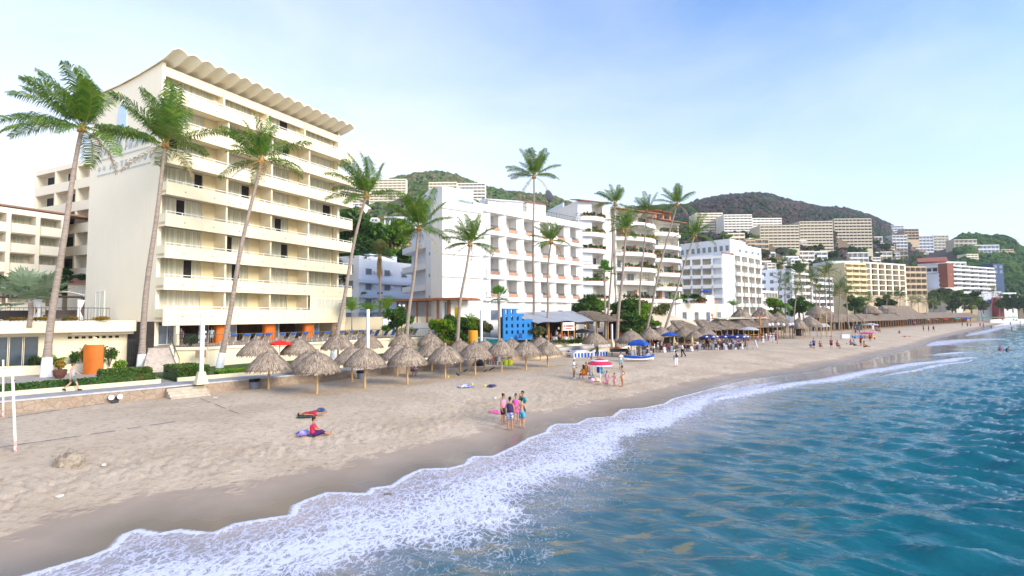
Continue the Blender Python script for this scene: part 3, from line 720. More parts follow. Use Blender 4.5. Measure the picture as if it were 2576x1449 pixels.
# ================================================================= LEFT PAVILION
pA, pB = XY(-70, 42.4, 900), XY(318, 48.0, 900)
rz, PL = frame(pA, pB)
Pv = thing('restaurant_pavilion', 'single storey cream pavilion with a flat slab roof and dark picture windows at lower left', 'building', (pA[0], pA[1], PROM), rz)
mb = MB(); mb.box(0, PL, 0, 9, -.3, 3.45); part(Pv, 'wall', mb, W_CREAM)
mb = MB(); mb.box(-.4, PL + .7, -1.5, 9.4, 3.45, 4.42); mb.box(PL * .62, PL + .5, -.9, -.003, 3.2, 3.45); part(Pv, 'roof', mb, W_CREAM)
for i in range(4):
    px0 = -58 + i * 35; u0 = XY(px0, 42)[0]
    f_ = lambda px: PL * (px + 70) / 388
    part(Pv, 'window', win(1.05, 2.5, (W_CREAM, GLASS), 1, .04), None, (f_(-60 + 35 * i) , -.03, .65))
mb = MB()
for i in range(8):
    x_ = PL * (157 + i * 18.2 + 70) / 388; mb.box(x_, x_ + .27, -.02, .02, 2.85, 3.05)
part(Pv, 'vent_holes', mb, DARK)
part(Pv, 'wall_lamp', MB().ball((PL * (230 + 70) / 388, -.1, 2.85), .1), plain('lamp_glow', (1, .9, .4), emit=1.5))
# planter wall in front of it
mb = MB(); mb.box(0, PL * .995, -1.9, -1.65, -.1, .75); mb.box(0, PL * .56, -1.64, -.01, -.1, .6, 1)
single('planter_wall', mb, [W_CREAM, plain('soil', (.12, .08, .05))], 'low cream planter wall along the foot of the pavilion', 'wall', (pA[0], pA[1], PROM), rz)
pan = G(233, 941, PROM)
pp = [( -.68 + 1.36 * j / 10, -.28 * math.sin(math.pi * j / 10)) for j in range(11)] + [(.68, .2), (-.68, .2)]
single('shower_screen', MB().prism(pp, 0, 2.42), ORANGE, 'curved orange shower screen standing among shrubs before the pavilion', 'screen', (pan.x, pan.y, PROM), R(20))
# railing along the roof terrace
def railing(name, label, pts, z, h, n, cat='railing', mat=IRON, top=.05, grp=None):
    root = thing(name, label, cat, (pts[0][0], pts[0][1], z), group=grp)
    m1 = MB(); m2 = MB()
    for a, b in zip(pts[:-1], pts[1:]):
        a_ = Vector((a[0] - pts[0][0], a[1] - pts[0][1], 0)); b_ = Vector((b[0] - pts[0][0], b[1] - pts[0][1], 0)); L_ = (b_ - a_).length
        m1.tube([a_ + Vector((0, 0, h)), b_ + Vector((0, 0, h))], top * .6, 6); m1.tube([a_ + Vector((0, 0, .12)), b_ + Vector((0, 0, .12))], .02, 4)
        k = max(2, int(L_ / n))
        for i in range(k + 1):
            p = a_.lerp(b_, i / k); m2.tube([p, p + Vector((0, 0, h))], .014 if i % 8 else .03, 4)
    part(root, 'top_rail', m1, mat); part(root, 'bars', m2, mat); return root
def loc2(fr, x, y): return (pA[0] + x * math.cos(rz) - y * math.sin(rz), pA[1] + x * math.sin(rz) + y * math.cos(rz))
ZR = PROM + 4.42
railing('roof_railing', 'black iron railing around the terrace on the pavilion roof', [loc2(0, 0, -.6), loc2(0, PL * .72, -.6), loc2(0, PL * .86, .8)], ZR, 1.15, .28)
def bush(label, loc, r, mat, n=420, size=.11, name='shrub', cat='shrub', group=None, pot=None, gz=0, stem=True):
    root = thing(name, label, cat, loc, group=group)
    m = MB(); q = random.Random(hash(label) % 9999 if False else sum(map(ord, label)))
    for i in range(3 + int(r[0])):
        a = q.uniform(0, 6.28); d = q.uniform(.1, .45)
        m.leaves((r[0] * d * math.cos(a), r[1] * d * math.sin(a), gz + r[2] * q.uniform(.85, 1.15)), (r[0] * q.uniform(.5, .75), r[1] * q.uniform(.5, .75), r[2] * q.uniform(.6, .95)), n // (3 + int(r[0])), size, rr=q, shell=.2)
    if stem:
        st = MB()
        for i in range(5):
            a = i * 1.26; st.tube([(0, 0, gz - .1), (.3 * r[0] * math.cos(a), .3 * r[1] * math.sin(a), gz + r[2]), (.5 * r[0] * math.cos(a), .5 * r[1] * math.sin(a), gz + r[2] * 1.5)], [.04, .03, .01], 5)
        part(root, 'stems', st, TRUNKD)
    part(root, 'foliage', m, mat)
    if pot: part(root, 'pot', MB().lathe([(.22, 0), (.42, .3), (.46, .62), (.4, .7)], 14, c=(0, 0, 0)), pot)
    return root
# canopies on the roof
def canopy(px, label, py=800):
    c = D(px, py, 46.8); root = thing('canopy_bed', label, 'canopy', (c.x, c.y, ZR), rz + .05, 'white canopies on the pavilion roof')
    m = MB()
    for x in (-1.5, 1.5):
        for y in (-1.2, 1.2): m.box(x - .06, x + .06, y - .06, y + .06, 0, 2.24)
    m.box(-1.56, 1.56, -1.26, -1.14, 2.14, 2.26); m.box(-1.56, 1.56, 1.14, 1.26, 2.14, 2.26)
    part(root, 'posts', m, plain('dark_brown_wood', (.07, .04, .03), .6))
    n = 12; vs = []
    for i in range(n + 1):
        t = i / n; x = -1.75 + 3.5 * t
        for y in (-1.4, 1.4): vs.append((x, y, 2.3 + .34 * math.sin(math.pi * t)))
    vs2 = [(a, b, c_ + .04) for a, b, c_ in vs]
    fs = [(2 * i, 2 * i + 1, 2 * i + 3, 2 * i + 2) for i in range(n)]; b_ = len(vs)
    fs2 = [(b_ + f[3], b_ + f[2], b_ + f[1], b_ + f[0]) for f in fs] + [(2 * i, 2 * i + 2, b_ + 2 * i + 2, b_ + 2 * i) for i in range(n)]
    fabric = plain('white_canvas', (.82, .83, .86), .9, .06)
    part(root, 'roof', MB().add(vs + vs2, fs + fs2), fabric)
    for x in (-1.45, 1.45): part(root, 'curtain', MB().tube([(x, -1.2, .05), (x * .93, -1.2, .9), (x, -1.2, 1.9)], [.26, .12, .3], 8), fabric)
    part(root, 'day_bed', MB().box(-1.1, 1.1, -.8, .8, .2, .55).box(-1.1, 1.1, .6, .8, .55, 1.0), plain('dark_wicker', (.07, .05, .045), .7))
canopy(30, 'white curved canopy over a day bed on the pavilion roof at the left picture edge'); canopy(152, 'white curved canopy over a day bed behind the leftmost palm trunk')
for i, (px, mt, lb) in enumerate(((40, F_RED, 'low reddish flowers along the pavilion roof edge at the far left'), (105, F_YELF, 'orange and green flowers on the roof edge left of the palm trunk'), (185, F_RED, 'orange flowers on the roof edge right of the palm trunk'), (250, F_YELF, 'yellow-green ground cover near the right end of the pavilion roof'))):
    c = D(px, 803, 42.4 + px * .0128)
    bush(lb, (c.x, c.y, ZR), (1.3, .35, .22), mt, 420, .09, stem=False, name='flower_bed', cat='flowers', group='flower beds on the pavilion roof')
for px, py, r, mt, lb, pt in ((84, 925, (.7, .6, .55), F_DARK, 'dark purple-green shrub beside the first palm trunk', None), (125, 930, (.35, .3, .3), F_DARK, 'small dark shrub directly left of the white palm base', None),
        (150, 938, (.5, .5, .5), F_YELF, 'yellow croton in a brown pot right of the first palm', plain('brown_pot', (.12, .05, .04), .4)), (182, 922, (.5, .5, .75), F_MID, 'green shrub left of the orange screen behind the walker', None), (205, 925, (.55, .5, 1.0), F_RED, 'red flowering shrub just left of the orange screen', None),
        (275, 920, (.9, .7, 1.0), F_MID, 'dense dark green shrub right of the orange screen', None), (302, 932, (.75, .6, .45), F_LIME, 'pale leafy plant spilling over a wooden planter box', None)):
    c = loc2(0, f_(px), -.85) if not pt and px < 260 else tuple(G(px, py + 14, PROM)[:2]); bush(lb, (c[0], c[1], PROM + (.5 if not pt else 0)), r, mt, 700, .1, pot=pt, gz=.55 if pt else 0)
c = G(305, 940, PROM); mb = MB()
for k in range(4): mb.box(-.95, .95, -.35, .35, .13 * k, .13 * k + .11)
single('planter_box', mb, plain('weathered_planks', (.13, .09, .09), .8, .3), 'long dark plank planter box near the second palm', 'planter', (c.x, c.y, PROM), rz)
# ================================================================= TERRACE STAIRS
b0, b1 = G(358, 938, PROM), G(447, 934, PROM); t0, t1 = G(374, 876, TER), G(425, 875, TER)
ns = 11; mb = MB()
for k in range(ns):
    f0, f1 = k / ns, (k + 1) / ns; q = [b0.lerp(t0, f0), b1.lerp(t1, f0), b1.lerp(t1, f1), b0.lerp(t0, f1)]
    mb.prism([(v.x, v.y) for v in q], PROM - .3, PROM + (TER - PROM) * (k + 1) / ns - (.004 if k == ns - 1 else 0)); mb.m[-4:] = [1] * 4  # darker side faces paint the shade line of each riser
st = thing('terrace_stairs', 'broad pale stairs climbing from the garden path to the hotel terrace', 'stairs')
part(st, 'treads', mb, [plain('pale_stair_stone', (.7, .64, .56), .8, .12, 3), plain('shaded_stair_riser', (.54, .46, .40), .85, .2, 3)])
sg = MB(); d_ = (t1 - b1); sg.add([b1 + Vector((.05, 0, -.3)), t1 + Vector((.05, 0, -.3 - (TER - PROM))), t1 + Vector((.05, 0, .25)), b1 + Vector((.05, 0, .2)), b1 + Vector((.25, .05, -.3)), t1 + Vector((.25, .05, -.3 - (TER - PROM))), t1 + Vector((.25, .05, .25)), b1 + Vector((.25, .05, .2))], [(0, 1, 2, 3), (7, 6, 5, 4), (3, 2, 6, 7), (0, 3, 7, 4), (1, 5, 6, 2)])
part(st, 'side_wall', sg, W_CREAM)
hr = MB(); hr.tube([b1 + Vector((.1, 0, 1.1)), t1 + Vector((.1, 0, 1.1))], .03, 6)
for k in (0, .5, 1): q = b1.lerp(t1, k); hr.tube([q + Vector((.1, 0, .1)), q + Vector((.1, 0, 1.1))], .025, 6)
part(st, 'handrail', hr, IRON)
gt = thing('iron_gate', 'dark ornate iron gate in the gap between the pavilion and the hotel', 'gate', tuple(D(322, 870, 47)[:2]) + (PROM,), rz)
m = MB(); m.box(-.1, 1.9, 1.2, 1.25, 0, 4.3, 1)
for i in range(12): m.box(i * .16, i * .16 + .03, 0, .04, 0, 2.7)
m.box(0, 1.85, -.01, .05, 2.6, 2.68); m.box(0, 1.85, -.01, .05, 1.0, 1.05); part(gt, 'bars', m, [IRON, DARK])
# retaining wall of the terrace
rw = thing('terrace_wall', 'cream retaining wall below the pool terrace with a projecting ledge', 'wall')
m = MB(); m2 = MB(); lw = [(p.x, p.y) for p in TW]
for a, b in zip(lw[:-1], lw[1:]):
    v = Vector((b[0] - a[0], b[1] - a[1])).normalized(); n_ = Vector((v.y, -v.x))
    e = lambda p, o: (p[0] + n_.x * o, p[1] + n_.y * o)
    m.prism([e(a, .12), e(b, .12), e(b, -.1), e(a, -.1)], PROM - .1, TER - .25); m2.prism([e(a, .28), e(b, .28), e(b, -.12), e(a, -.12)], TER - .249, TER + .02)
part(rw, 'wall_face', m, W_CREAM); part(rw, 'ledge', m2, W_CREAM2)
sg = D(508, 890, 48.6); part(rw, 'vent_window', MB().box(-.45, -.1, -.02, .02, -.35, .35).box(.05, .4, -.02, .02, -.35, .35), plain('brown_louver', (.25, .18, .12)), (sg.x, sg.y - .15, sg.z), .5)
railing('terrace_railing', 'slender fence with a pale top rail along the edge of the pool terrace', [tuple(lw[i]) for i in range(1, 6)], TER, 1.15, .26, mat=plain('fence_bronze', (.16, .12, .09), .6), grp=None)
railing('terrace_railing', 'dark high fence panel at the head of the terrace stairs', [tuple(lw[0]), tuple(lw[1])], TER, 1.25, .13)
bush('square box hedge behind the dark fence beside the stairs', (lw[0][0] + .6, lw[0][1] + 1.2, TER), (1.0, .5, .65), F_DARK, 700, .09, name='hedge', cat='hedge', group='clipped hedges of the hotel garden')
# sun loungers on the terrace
def lounger_parts(root, fm, sm):
    m = MB()
    for x in (-.32, .32):
        m.tube([(x, -1.0, .32), (x, .25, .32), (x, .75, 1.0)], .03, 6); m.tube([(x, -.85, .32), (x, -.85, 0)], .03, 6); m.tube([(x, .25, .32), (x, .35, 0)], .03, 6); m.tube([(x, .0, .32), (x, .1, .55), (x, .5, .62)], .025, 6)
    part(root, 'frame', m, fm)
    part(root, 'seat', MB().add([(-.3, -1, .33), (.3, -1, .33), (.3, .25, .33), (-.3, .25, .33), (-.3, -1, .37), (.3, -1, .37), (.3, .25, .37), (-.3, .25, .37)], [(3, 2, 1, 0), (4, 5, 6, 7), (0, 1, 5, 4), (1, 2, 6, 5), (2, 3, 7, 6), (3, 0, 4, 7)]), sm)
    part(root, 'backrest', MB().add([(-.3, .25, .35), (.3, .25, .35), (.3, .78, 1.08), (-.3, .78, 1.08), (-.3, .29, .32), (.3, .29, .32), (.3, .82, 1.05), (-.3, .82, 1.05)], [(0, 1, 2, 3), (7, 6, 5, 4), (0, 4, 5, 1), (1, 5, 6, 2), (2, 6, 7, 3), (3, 7, 4, 0)]), sm)
TAUPE = plain('taupe_sling', (.36, .31, .27), .8, .1); BLUEC = plain('blue_towelling', (.02, .13, .52), .9, .15); WPL = plain('white_plastic', (.78, .78, .8), .4, .05)
lc = 0
L0 = Vector(lw[1]); L5 = Vector(lw[4]); L6 = Vector(lw[5])
for px, cnt in [(x, 0) for x in (596, 625, 652, 676, 712, 740, 770, 800, 832, 868, 892, 915, 940, 958, 976, 995, 1014, 1048)]:
    i = 1
    d = ray(px, 850); u = d.x / d.y
    for a, b in zip(lw[1:-1], lw[2:]):
        t = (u * a[1] - a[0]) / ((b[0] - a[0]) - u * (b[1] - a[1]))
        if 0 <= t <= 1.0001: break
    p = Vector(a).lerp(Vector(b), t); v = (Vector(b) - Vector(a)).normalized(); p += Vector((-v.y, v.x)) * 1.3
    blue = px in (940, 958, 976, 995)
    rt_ = thing('sun_lounger', '%s sun lounger from the left behind the terrace fence, %s' % (ORD[lc], 'draped in blue' if blue else 'taupe sling'), 'sun lounger', (p.x, p.y, TER), WYAW + R(8) + rnd.uniform(-.12, .12) + math.pi * 0 + math.pi, 'sun loungers behind the terrace fence')
    lounger_parts(rt_, WPL, BLUEC if blue else TAUPE)
    if not blue and px != 1014: part(rt_, 'towel', MB().box(-.31, .31, .7, .9, .92, 1.15), BLUEC)
    lc += 1
# ================================================================= HILLS
def interp(px, pts): return float(np.interp(px, [p[0] for p in pts], [p[1] for p in pts]))
class Hill:
    def __init__(s, name, ridge, Yr, foot, Yf, p=.9, seed=0, zf=2.4, tail=.6):
        s.name = name; s.ridge = ridge; s.Yr = Yr; s.foot = foot; s.Yf = Yf; s.p = p; s.seed = seed; s.zf = zf; s.tail = tail
        rx = [D(a, b, Yr) for a, b in ridge]; s.u = [q.x / Yr for q in rx]; s.z = [q.z for q in rx]
    def zr(s, u): return np.interp(u, s.u, s.z)
    def yf(s, u): return np.interp(u, [(a - CX) / F for a, b in s.foot], [b for a, b in s.foot]) if s.foot else np.full_like(u, s.Yf)
    def height(s, x, y):
        u = x / y; yf = s.yf(u); t = (y - yf) / (s.Yr - yf); zr = s.zr(u)
        tt = np.clip(t, 0, 1) ** s.p
        z = s.zf + (zr - s.zf) * np.where(t < 1, tt, 1 - (t - 1) * s.tail)
        rug = (fbm(x * .018, y * .018, 4, s.seed) - .47) * 2 * np.clip(zr * .11, .5, 9) * np.sin(np.clip(t, 0, 1) * math.pi)
        return np.where(t < 0, s.zf - 6, z + rug)
    def mesh(s, u0, u1, mat, rows=90, cols=170):
        y = np.linspace(min(s.Yf, min([b for a, b in s.foot]) if s.foot else s.Yf) * .98, s.Yr * 1.45, rows); u = np.linspace(u0, u1, cols)
        yy, uu = np.meshgrid(y, u, indexing='ij'); x = (uu * yy).ravel(); yy = yy.ravel()
        z = s.height(x, yy); s.m = struct(s.name, gridmesh(s.name, x, yy, z, rows, cols, None, {}, mat), None); return s
    def at(s, px, py, ymin=None):
        d = ray(px, py); 
        Y = np.linspace(s.Yf, s.Yr * 1.2, 900); t = Y / d.y; X = d.x * t; Z = ZC + d.z * t
        h = s.height(X, Y); i = np.argmax(h >= Z)
        if h[i] < Z[i]: return None
        return Vector((X[i], Y[i], float(Z[i])))
HM = plain('dry_hillside_soil', (.20, .13, .085), .95, .4, .03, 0, c2=(.07, .075, .04))
H1 = Hill('hill_behind_hotels', [(560, 560), (700, 520), (850, 500), (930, 476), (994, 454), (1050, 444), (1100, 439), (1150, 449), (1200, 470), (1222, 478), (1280, 488), (1380, 499), (1480, 528), (1600, 560), (1760, 640), (1900, 740)], 620, [(500, 118), (1200, 125), (1500, 150), (1800, 220)], 118, .85, 3).mesh(-.75, .55, HM)
H2 = Hill('mountain', [(1300, 600), (1450, 545), (1600, 528), (1720, 521), (1760, 509), (1800, 500), (1840, 496), (1890, 491), (1930, 494), (1990, 510), (2060, 525), (2130, 531), (2180, 545), (2230, 565), (2260, 583), (2330, 618), (2420, 660), (2600, 760)], 900, [(1300, 230), (1900, 215), (2100, 260), (2300, 380), (2500, 600)], 210, .8, 8).mesh(-.05, 1.1, HM, 120, 200)
H3 = Hill('headland', [(2150, 780), (2240, 690), (2300, 652), (2380, 625), (2410, 603), (2430, 597), (2480, 600), (2520, 600), (2550, 612), (2576, 640), (2640, 660), (2720, 690), (2850, 740), (3050, 790)], 560, [(2150, 430), (2350, 330), (2500, 400), (2700, 470), (3000, 540)], 330, .62, 14).mesh(.66, 1.42, HM, 90, 140)
# woodland on the hills: lumpy tree crowns merged into one mesh per hill
def icos():
    import bmesh
    bm = bmesh.new(); bmesh.ops.create_icosphere(bm, subdivisions=1, radius=1)
    v = np.array([q.co[:] for q in bm.verts]); f = np.array([[q.index for q in a.verts] for a in bm.faces]); bm.free(); return v, f
IV, IF = icos()
def treeblobs(name, pts, sizes, mat, seed, label, kind='stuff'):
    r = np.random.RandomState(seed); n = len(pts); nv = len(IV)
    V = np.zeros((n, nv, 3)); tint = np.zeros((n, nv))
    for i in range(n):
        a = r.rand() * 6.28; ca, sa = math.cos(a), math.sin(a); sx, sy, sz = sizes[i] * np.array((r.uniform(.8, 1.3), r.uniform(.8, 1.3), r.uniform(.65, 1.15)))
        v = IV * (1 + .7 * (r.rand(nv, 1) - .5)); v = v * (sx, sy, sz)
        V[i] = np.stack([v[:, 0] * ca - v[:, 1] * sa, v[:, 0] * sa + v[:, 1] * ca, v[:, 2]], 1) + pts[i]; tint[i] = r.rand()
    Fc = (IF[None] + (np.arange(n) * nv)[:, None, None]).reshape(-1, 3)
    o = struct(name, npmesh(name, V.reshape(-1, 3), Fc, {'tint': tint.ravel()}, mat, smooth=False), None, kind)
    tag(o, label, 'woodland'); return o
def woodmat(name, stops):
    m, nt, P = newmat(name); L = nt.links; t = N(nt, 'ShaderNodeAttribute', attribute_name='tint').outputs['Fac']
    nz = noiset(nt, .02, 3, .6); n2 = noiset(nt, .6, 4, .7)
    f = mathn(nt, 'ADD', mathn(nt, 'MULTIPLY', t, .5), mathn(nt, 'MULTIPLY', mrange(nt, nz, .35, .65), .5))
    r = ramp(nt, stops); L.new(f, r.inputs[0])
    L.new(mixc(nt, mathn(nt, 'MULTIPLY', mrange(nt, n2, .35, .7), .6), r.outputs[0], (.03, .05, .03)), P.inputs['Base Color']); P.inputs['Roughness'].default_value = .9
    P.inputs['Specular IOR Level'].default_value = .1; L.new(bumpn(nt, noiset(nt, 1.6, 5, .7), .9, .6), P.inputs['Normal']); return m
WD1 = woodmat('green_scrub', [(0, (.05, .11, .03)), (.4, (.11, .18, .06)), (.7, (.22, .2, .10)), (1, (.30, .2, .14))])
WD2 = woodmat('bare_scrub', [(0, (.025, .055, .03)), (.4, (.045, .08, .042)), (.58, (.10, .07, .07)), (1, (.15, .095, .10))])
WD3 = woodmat('lush_trees', [(0, (.02, .06, .012)), (.5, (.045, .12, .02)), (.85, (.11, .2, .03)), (1, (.2, .2, .06))])
def scatter(h, n, u0, u1, t0, t1, size, seed, dy=1.):
    r = np.random.RandomState(seed); u = r.uniform(u0, u1, n); t = r.uniform(t0, t1, n) ** dy
    yf = h.yf(u); y = yf + (h.Yr - yf) * t; x = u * y; z = h.height(x, y)
    sz = size * r.uniform(.5, 1.35, n) * (.7 + .5 * t); return np.stack([x, y, z + sz * .3], 1), sz
# ================================================================= BUILDINGS IN THE MIDDLE
p1, p2, p3 = XY(850, 94), XY(902, 92), XY(1036, 103)
zi = ZH(902, 655, 92)
inn = flat('white_inn', 'low white two storey inn with a broad parapet behind the lime green palms', 'building', p1, p2, 5.0, zi, 9, 4, 1, W_WHITE, wf=.5, hf=.55, base=4, par=.9)
inn2 = flat('blue_inn_wing', 'bluish shaded wing of the small inn with window air conditioners', 'building', p2, p3, 5.0, zi - .5, 9, 4, 3, W_LAV, wf=.34, hf=.45, base=4, par=.9)
for k in range(4):
    part(inn2, 'balcony_slab', MB().box(-.4, 13, -.75, -.05, k * 2.66 - .5, k * 2.66 + .12), W_LAV)
    for b in range(3): part(inn2, 'air_conditioner', MB().box(0, .7, -.35, -.01, 0, .45).box(.1, .6, -.36, -.351, .08, .37), FRAMEW, (3.3 + b * 4.0, 0, k * 2.66 + 1.4))
part(inn2, 'rooftop_room', MB().box(5, 12, 3, 8, 11.2, 13.4), W_LAV)
for b in range(2): bush('window box plants on the %s upper window of the inn' % ORD[b], (p2[0] + (b * 2 + .6) * 1.5, p2[1] - .5 + b * .9, ZH(902, 742, 92)), (.9, .3, .3), F_LIME, 160, .12, name='window_box_plants', cat='plants', stem=False)
# emperor hotel -----------------------------------------------------
e0, e1, e2 = XY(1113, 72.6), XY(1216, 77), XY(1462, 93.5)
zf_ = [9.1 + 3.25 * k for k in range(-1, 4)]; z0e = 6.1; z1e = 22.4
EH = recess('seafront_hotel', 'bright white stepped hotel with brick balcony panels, four rows above a blank base', 'hotel', e1, e2, z0e + 2.9, z1e, 12, 4, 6, W_WHITE, rec=1.7, par=.3, wf=.42, hf=.9, winm=(FRAMEW, W_CREAM2), fin=1.25, base=8, slab=.5, parm=W_WHITE, roofp=.9, out=.35, mull=1)
rz_, LE = frame(e1, e2)
ibr = 0; bwE = LE / 6
me1 = MB().box(.3, bwE - 1.5, -.45, -.36, .32, .78).mesh('brick_panel', [BRICK])
me2 = MB()
me2.box(.3, bwE - 1.5, -.41, -.37, 1.02, 1.06)
for i in range(12): me2.box(.3 + i * (bwE - 2.15) / 11, .33 + i * (bwE - 2.15) / 11, -.41, -.38, .79, 1.02)
me2 = me2.mesh('balcony_rail', [IRON]); me3 = MB().box(-.25, .3, -.5, .0, -.16, 1.0).mesh('balcony_end', [W_WHITE])
fhE = (z1e - z0e - 2.9) / 4
for o in [c for c in EH.children if c.name.startswith('balcony')]:
    for nm, mm in (('brick_panel', me1), ('railing', me2), ('end_pier', me3)): part(o, nm, mm)
# slanted piers between bays and ledge lines
mb = MB()
for b in range(7):
    x = min(max(b * bwE, .6), LE - .4)
    mb.add([(x - .75, -.005, -8), (x + .35, -.6, -8), (x + .35, -.005, -8), (x - .75, -.005, z1e - z0e - 2.9 + .6), (x + .35, -.6, z1e - z0e - 2.9 + .6), (x + .35, -.005, z1e - z0e - 2.9 + .6)], [(0, 1, 4, 3), (1, 2, 5, 4), (3, 4, 5), (2, 1, 0)])
part(EH, 'pier_fins', mb, W_WHITE)
for k in range(5): part(EH, 'cornice', MB().box(-.0, LE, -.72, -.02, k * fhE - .42, k * fhE - .2), W_WHITE)
for i, x in enumerate((1.3, 12.5, 17)): part(EH, 'window', win(2.2 if i == 0 else 1.3, 1.6, (FRAMEW, GLASSB), 1), None, (x, -.03, -3.3))
railing('roof_railing', 'thin railing along the white hotel parapet above the brick balconies', [(e1[0], e1[1] + .2), (e2[0], e2[1] + .2)], z1e + .9, .8, .7)
# corner block + sign
rzc, LC = frame(e0, e1)
ec = thing('hotel_corner_block', 'tall blank white corner block of the seafront hotel with banded ledges', 'building', (e0[0], e0[1], z0e), rzc)
HC = z1e - z0e + .9
part(ec, 'wall', MB().box(0, LC - .05, 0, 3.2, -5, HC), W_WHITE)
for k in range(5): part(ec, 'ledge', MB().box(-.15, LC - .3, -.25, -.002, 2.6 + 3.25 * k, 2.8 + 3.25 * k), W_WHITE)
part(ec, 'air_conditioner', MB().box(1.2, 2.1, -.4, -.01, 2.0, 2.5).box(1.3, 1.8, -.41, -.401, 2.08, 2.42), FRAMEW)
part(ec, 'door', win(.9, 2.0, (WOOD, GLASS), 1), None, (-.0 + .4, -.03, .2))
# side (stair tower) of that hotel, looking left
t1_, t0_ = XY(1113, 73.2), XY(1012, 87)
st_ = thing('stair_tower', 'white stair tower with a small arched window and tiny square openings', 'building', (t0_[0], t0_[1], z0e), frame(t0_, t1_)[0])
LT = frame(t0_, t1_)[1]; HT = 18.9
mb = MB(); mb.box(LT * .62, LT - .02, .0, 5, -5, HT - .6); mb.box(0, LT * .62, 1.6, 6, -5, HT - 4.3)
mb.prismy([(LT * .5, HT - .6), (LT, HT - .6), (LT, HT + .0), (LT * .72, HT + .6), (LT * .5, HT)], -.003, 5)
part(st_, 'wall', mb, W_LAV)  # lavender tint paints in the shade on this side of the hotel
for k in range(4):
    part(st_, 'window', win(1.6, 1.7, (FRAMEW, GLASSB), 1), None, (LT * .48, 1.57, 2.2 + 3.25 * k))
    part(st_, 'curved_balcony', MB().prism([(-1.2, 2.2), (-1.2, .9), (-.4, .1), (LT * .62 - .01, -.1), (LT * .62 - .01, 2.2)], 1.0 + 3.25 * k, 1.95 + 3.25 * k), W_WHITE)
    for x in (.7, .88): part(st_, 'small_window', MB().box(LT * x, LT * x + .42, -.02, .02, 0, .5), GLASS, (0, 0, 2.9 + 3.25 * k))
ar = [(LT * .86 + .5 * math.cos(t), 16.5 + .5 * math.sin(t)) for t in [math.pi * j / 8 for j in range(9)]] + [(LT * .86 - .5, 15.6), (LT * .86 + .5, 15.6)]
part(st_, 'arched_window', MB().prismy(ar[::-1], -.03, .0), plain('brown_shutter', (.25, .2, .22)))
sgn = thing('rooftop_sign', 'rooftop name board of the white seafront hotel in thin grey letters', 'sign', (XY(1152, 74.2)[0], 74.2, z1e + .35), R(38))
part(sgn, 'board', MB().box(0, 3.2, 0, .08, 0, .75), W_WHITE); text_part(sgn, 'EMPERADOR', .62, plain('sign_green', (.2, .34, .38)), (.08, -.03, .13), (R(90), 0, 0), sx=.75)
# roof structures
def gable(name, label, px0, px1, Y, ztop, h, dep, mat=W_WHITE, roof=None, cat='building'):
    a, b = XY(px0, Y), XY(px1, Y + 2); rz2, L2 = frame(a, b); r = thing(name, label, cat, (a[0], a[1], ztop - h), rz2)
    part(r, 'wall', MB().box(0, L2, 0, dep, -3, h * .7), mat)
    part(r, 'roof', MB().prismx([(-.4, h * .7 + .002), (dep + .4, h * .7 + .002), (dep / 2, h)], -.3, L2 + .3), roof or mat); return r
g1 = gable('rooftop_house', 'white gabled penthouse on top of the seafront hotel', 1230, 1318, 87, ZH(1260, 489, 87), 3.2, 6)
gable('rooftop_house', 'small rooftop hut with a terracotta tiled roof beside the satellite dish', 1328, 1376, 93, ZH(1350, 497, 93), 3.0, 5, W_WARM, TILE)
gable('rooftop_house', 'flat topped white plant room behind the tower of the seafront hotel', 1115, 1180, 82, ZH(1150, 480, 82), 2.6, 5, W_LAV, TILE)
ds = D(1381, 494, 98); dr = thing('satellite_dish', 'large grey mesh satellite dish on the rooftop', 'dish', (ds.x, ds.y, ds.z))
pr = [(.02, -.55), (.6, -.48), (1.1, -.25), (1.5, .1), (1.54, .12), (1.1, -.18), (.6, -.4), (.02, -.47)]
o = part(dr, 'dish', MB().lathe(pr, 20), plain('grey_dish', (.22, .23, .25), .6)); o.rotation_euler = (R(-20), R(62), 0); o.scale = (.85, .85, .85); part(dr, 'stand', MB().tube([(0, 0, -2.2), (0, 0, -.4)], .1), IRON)
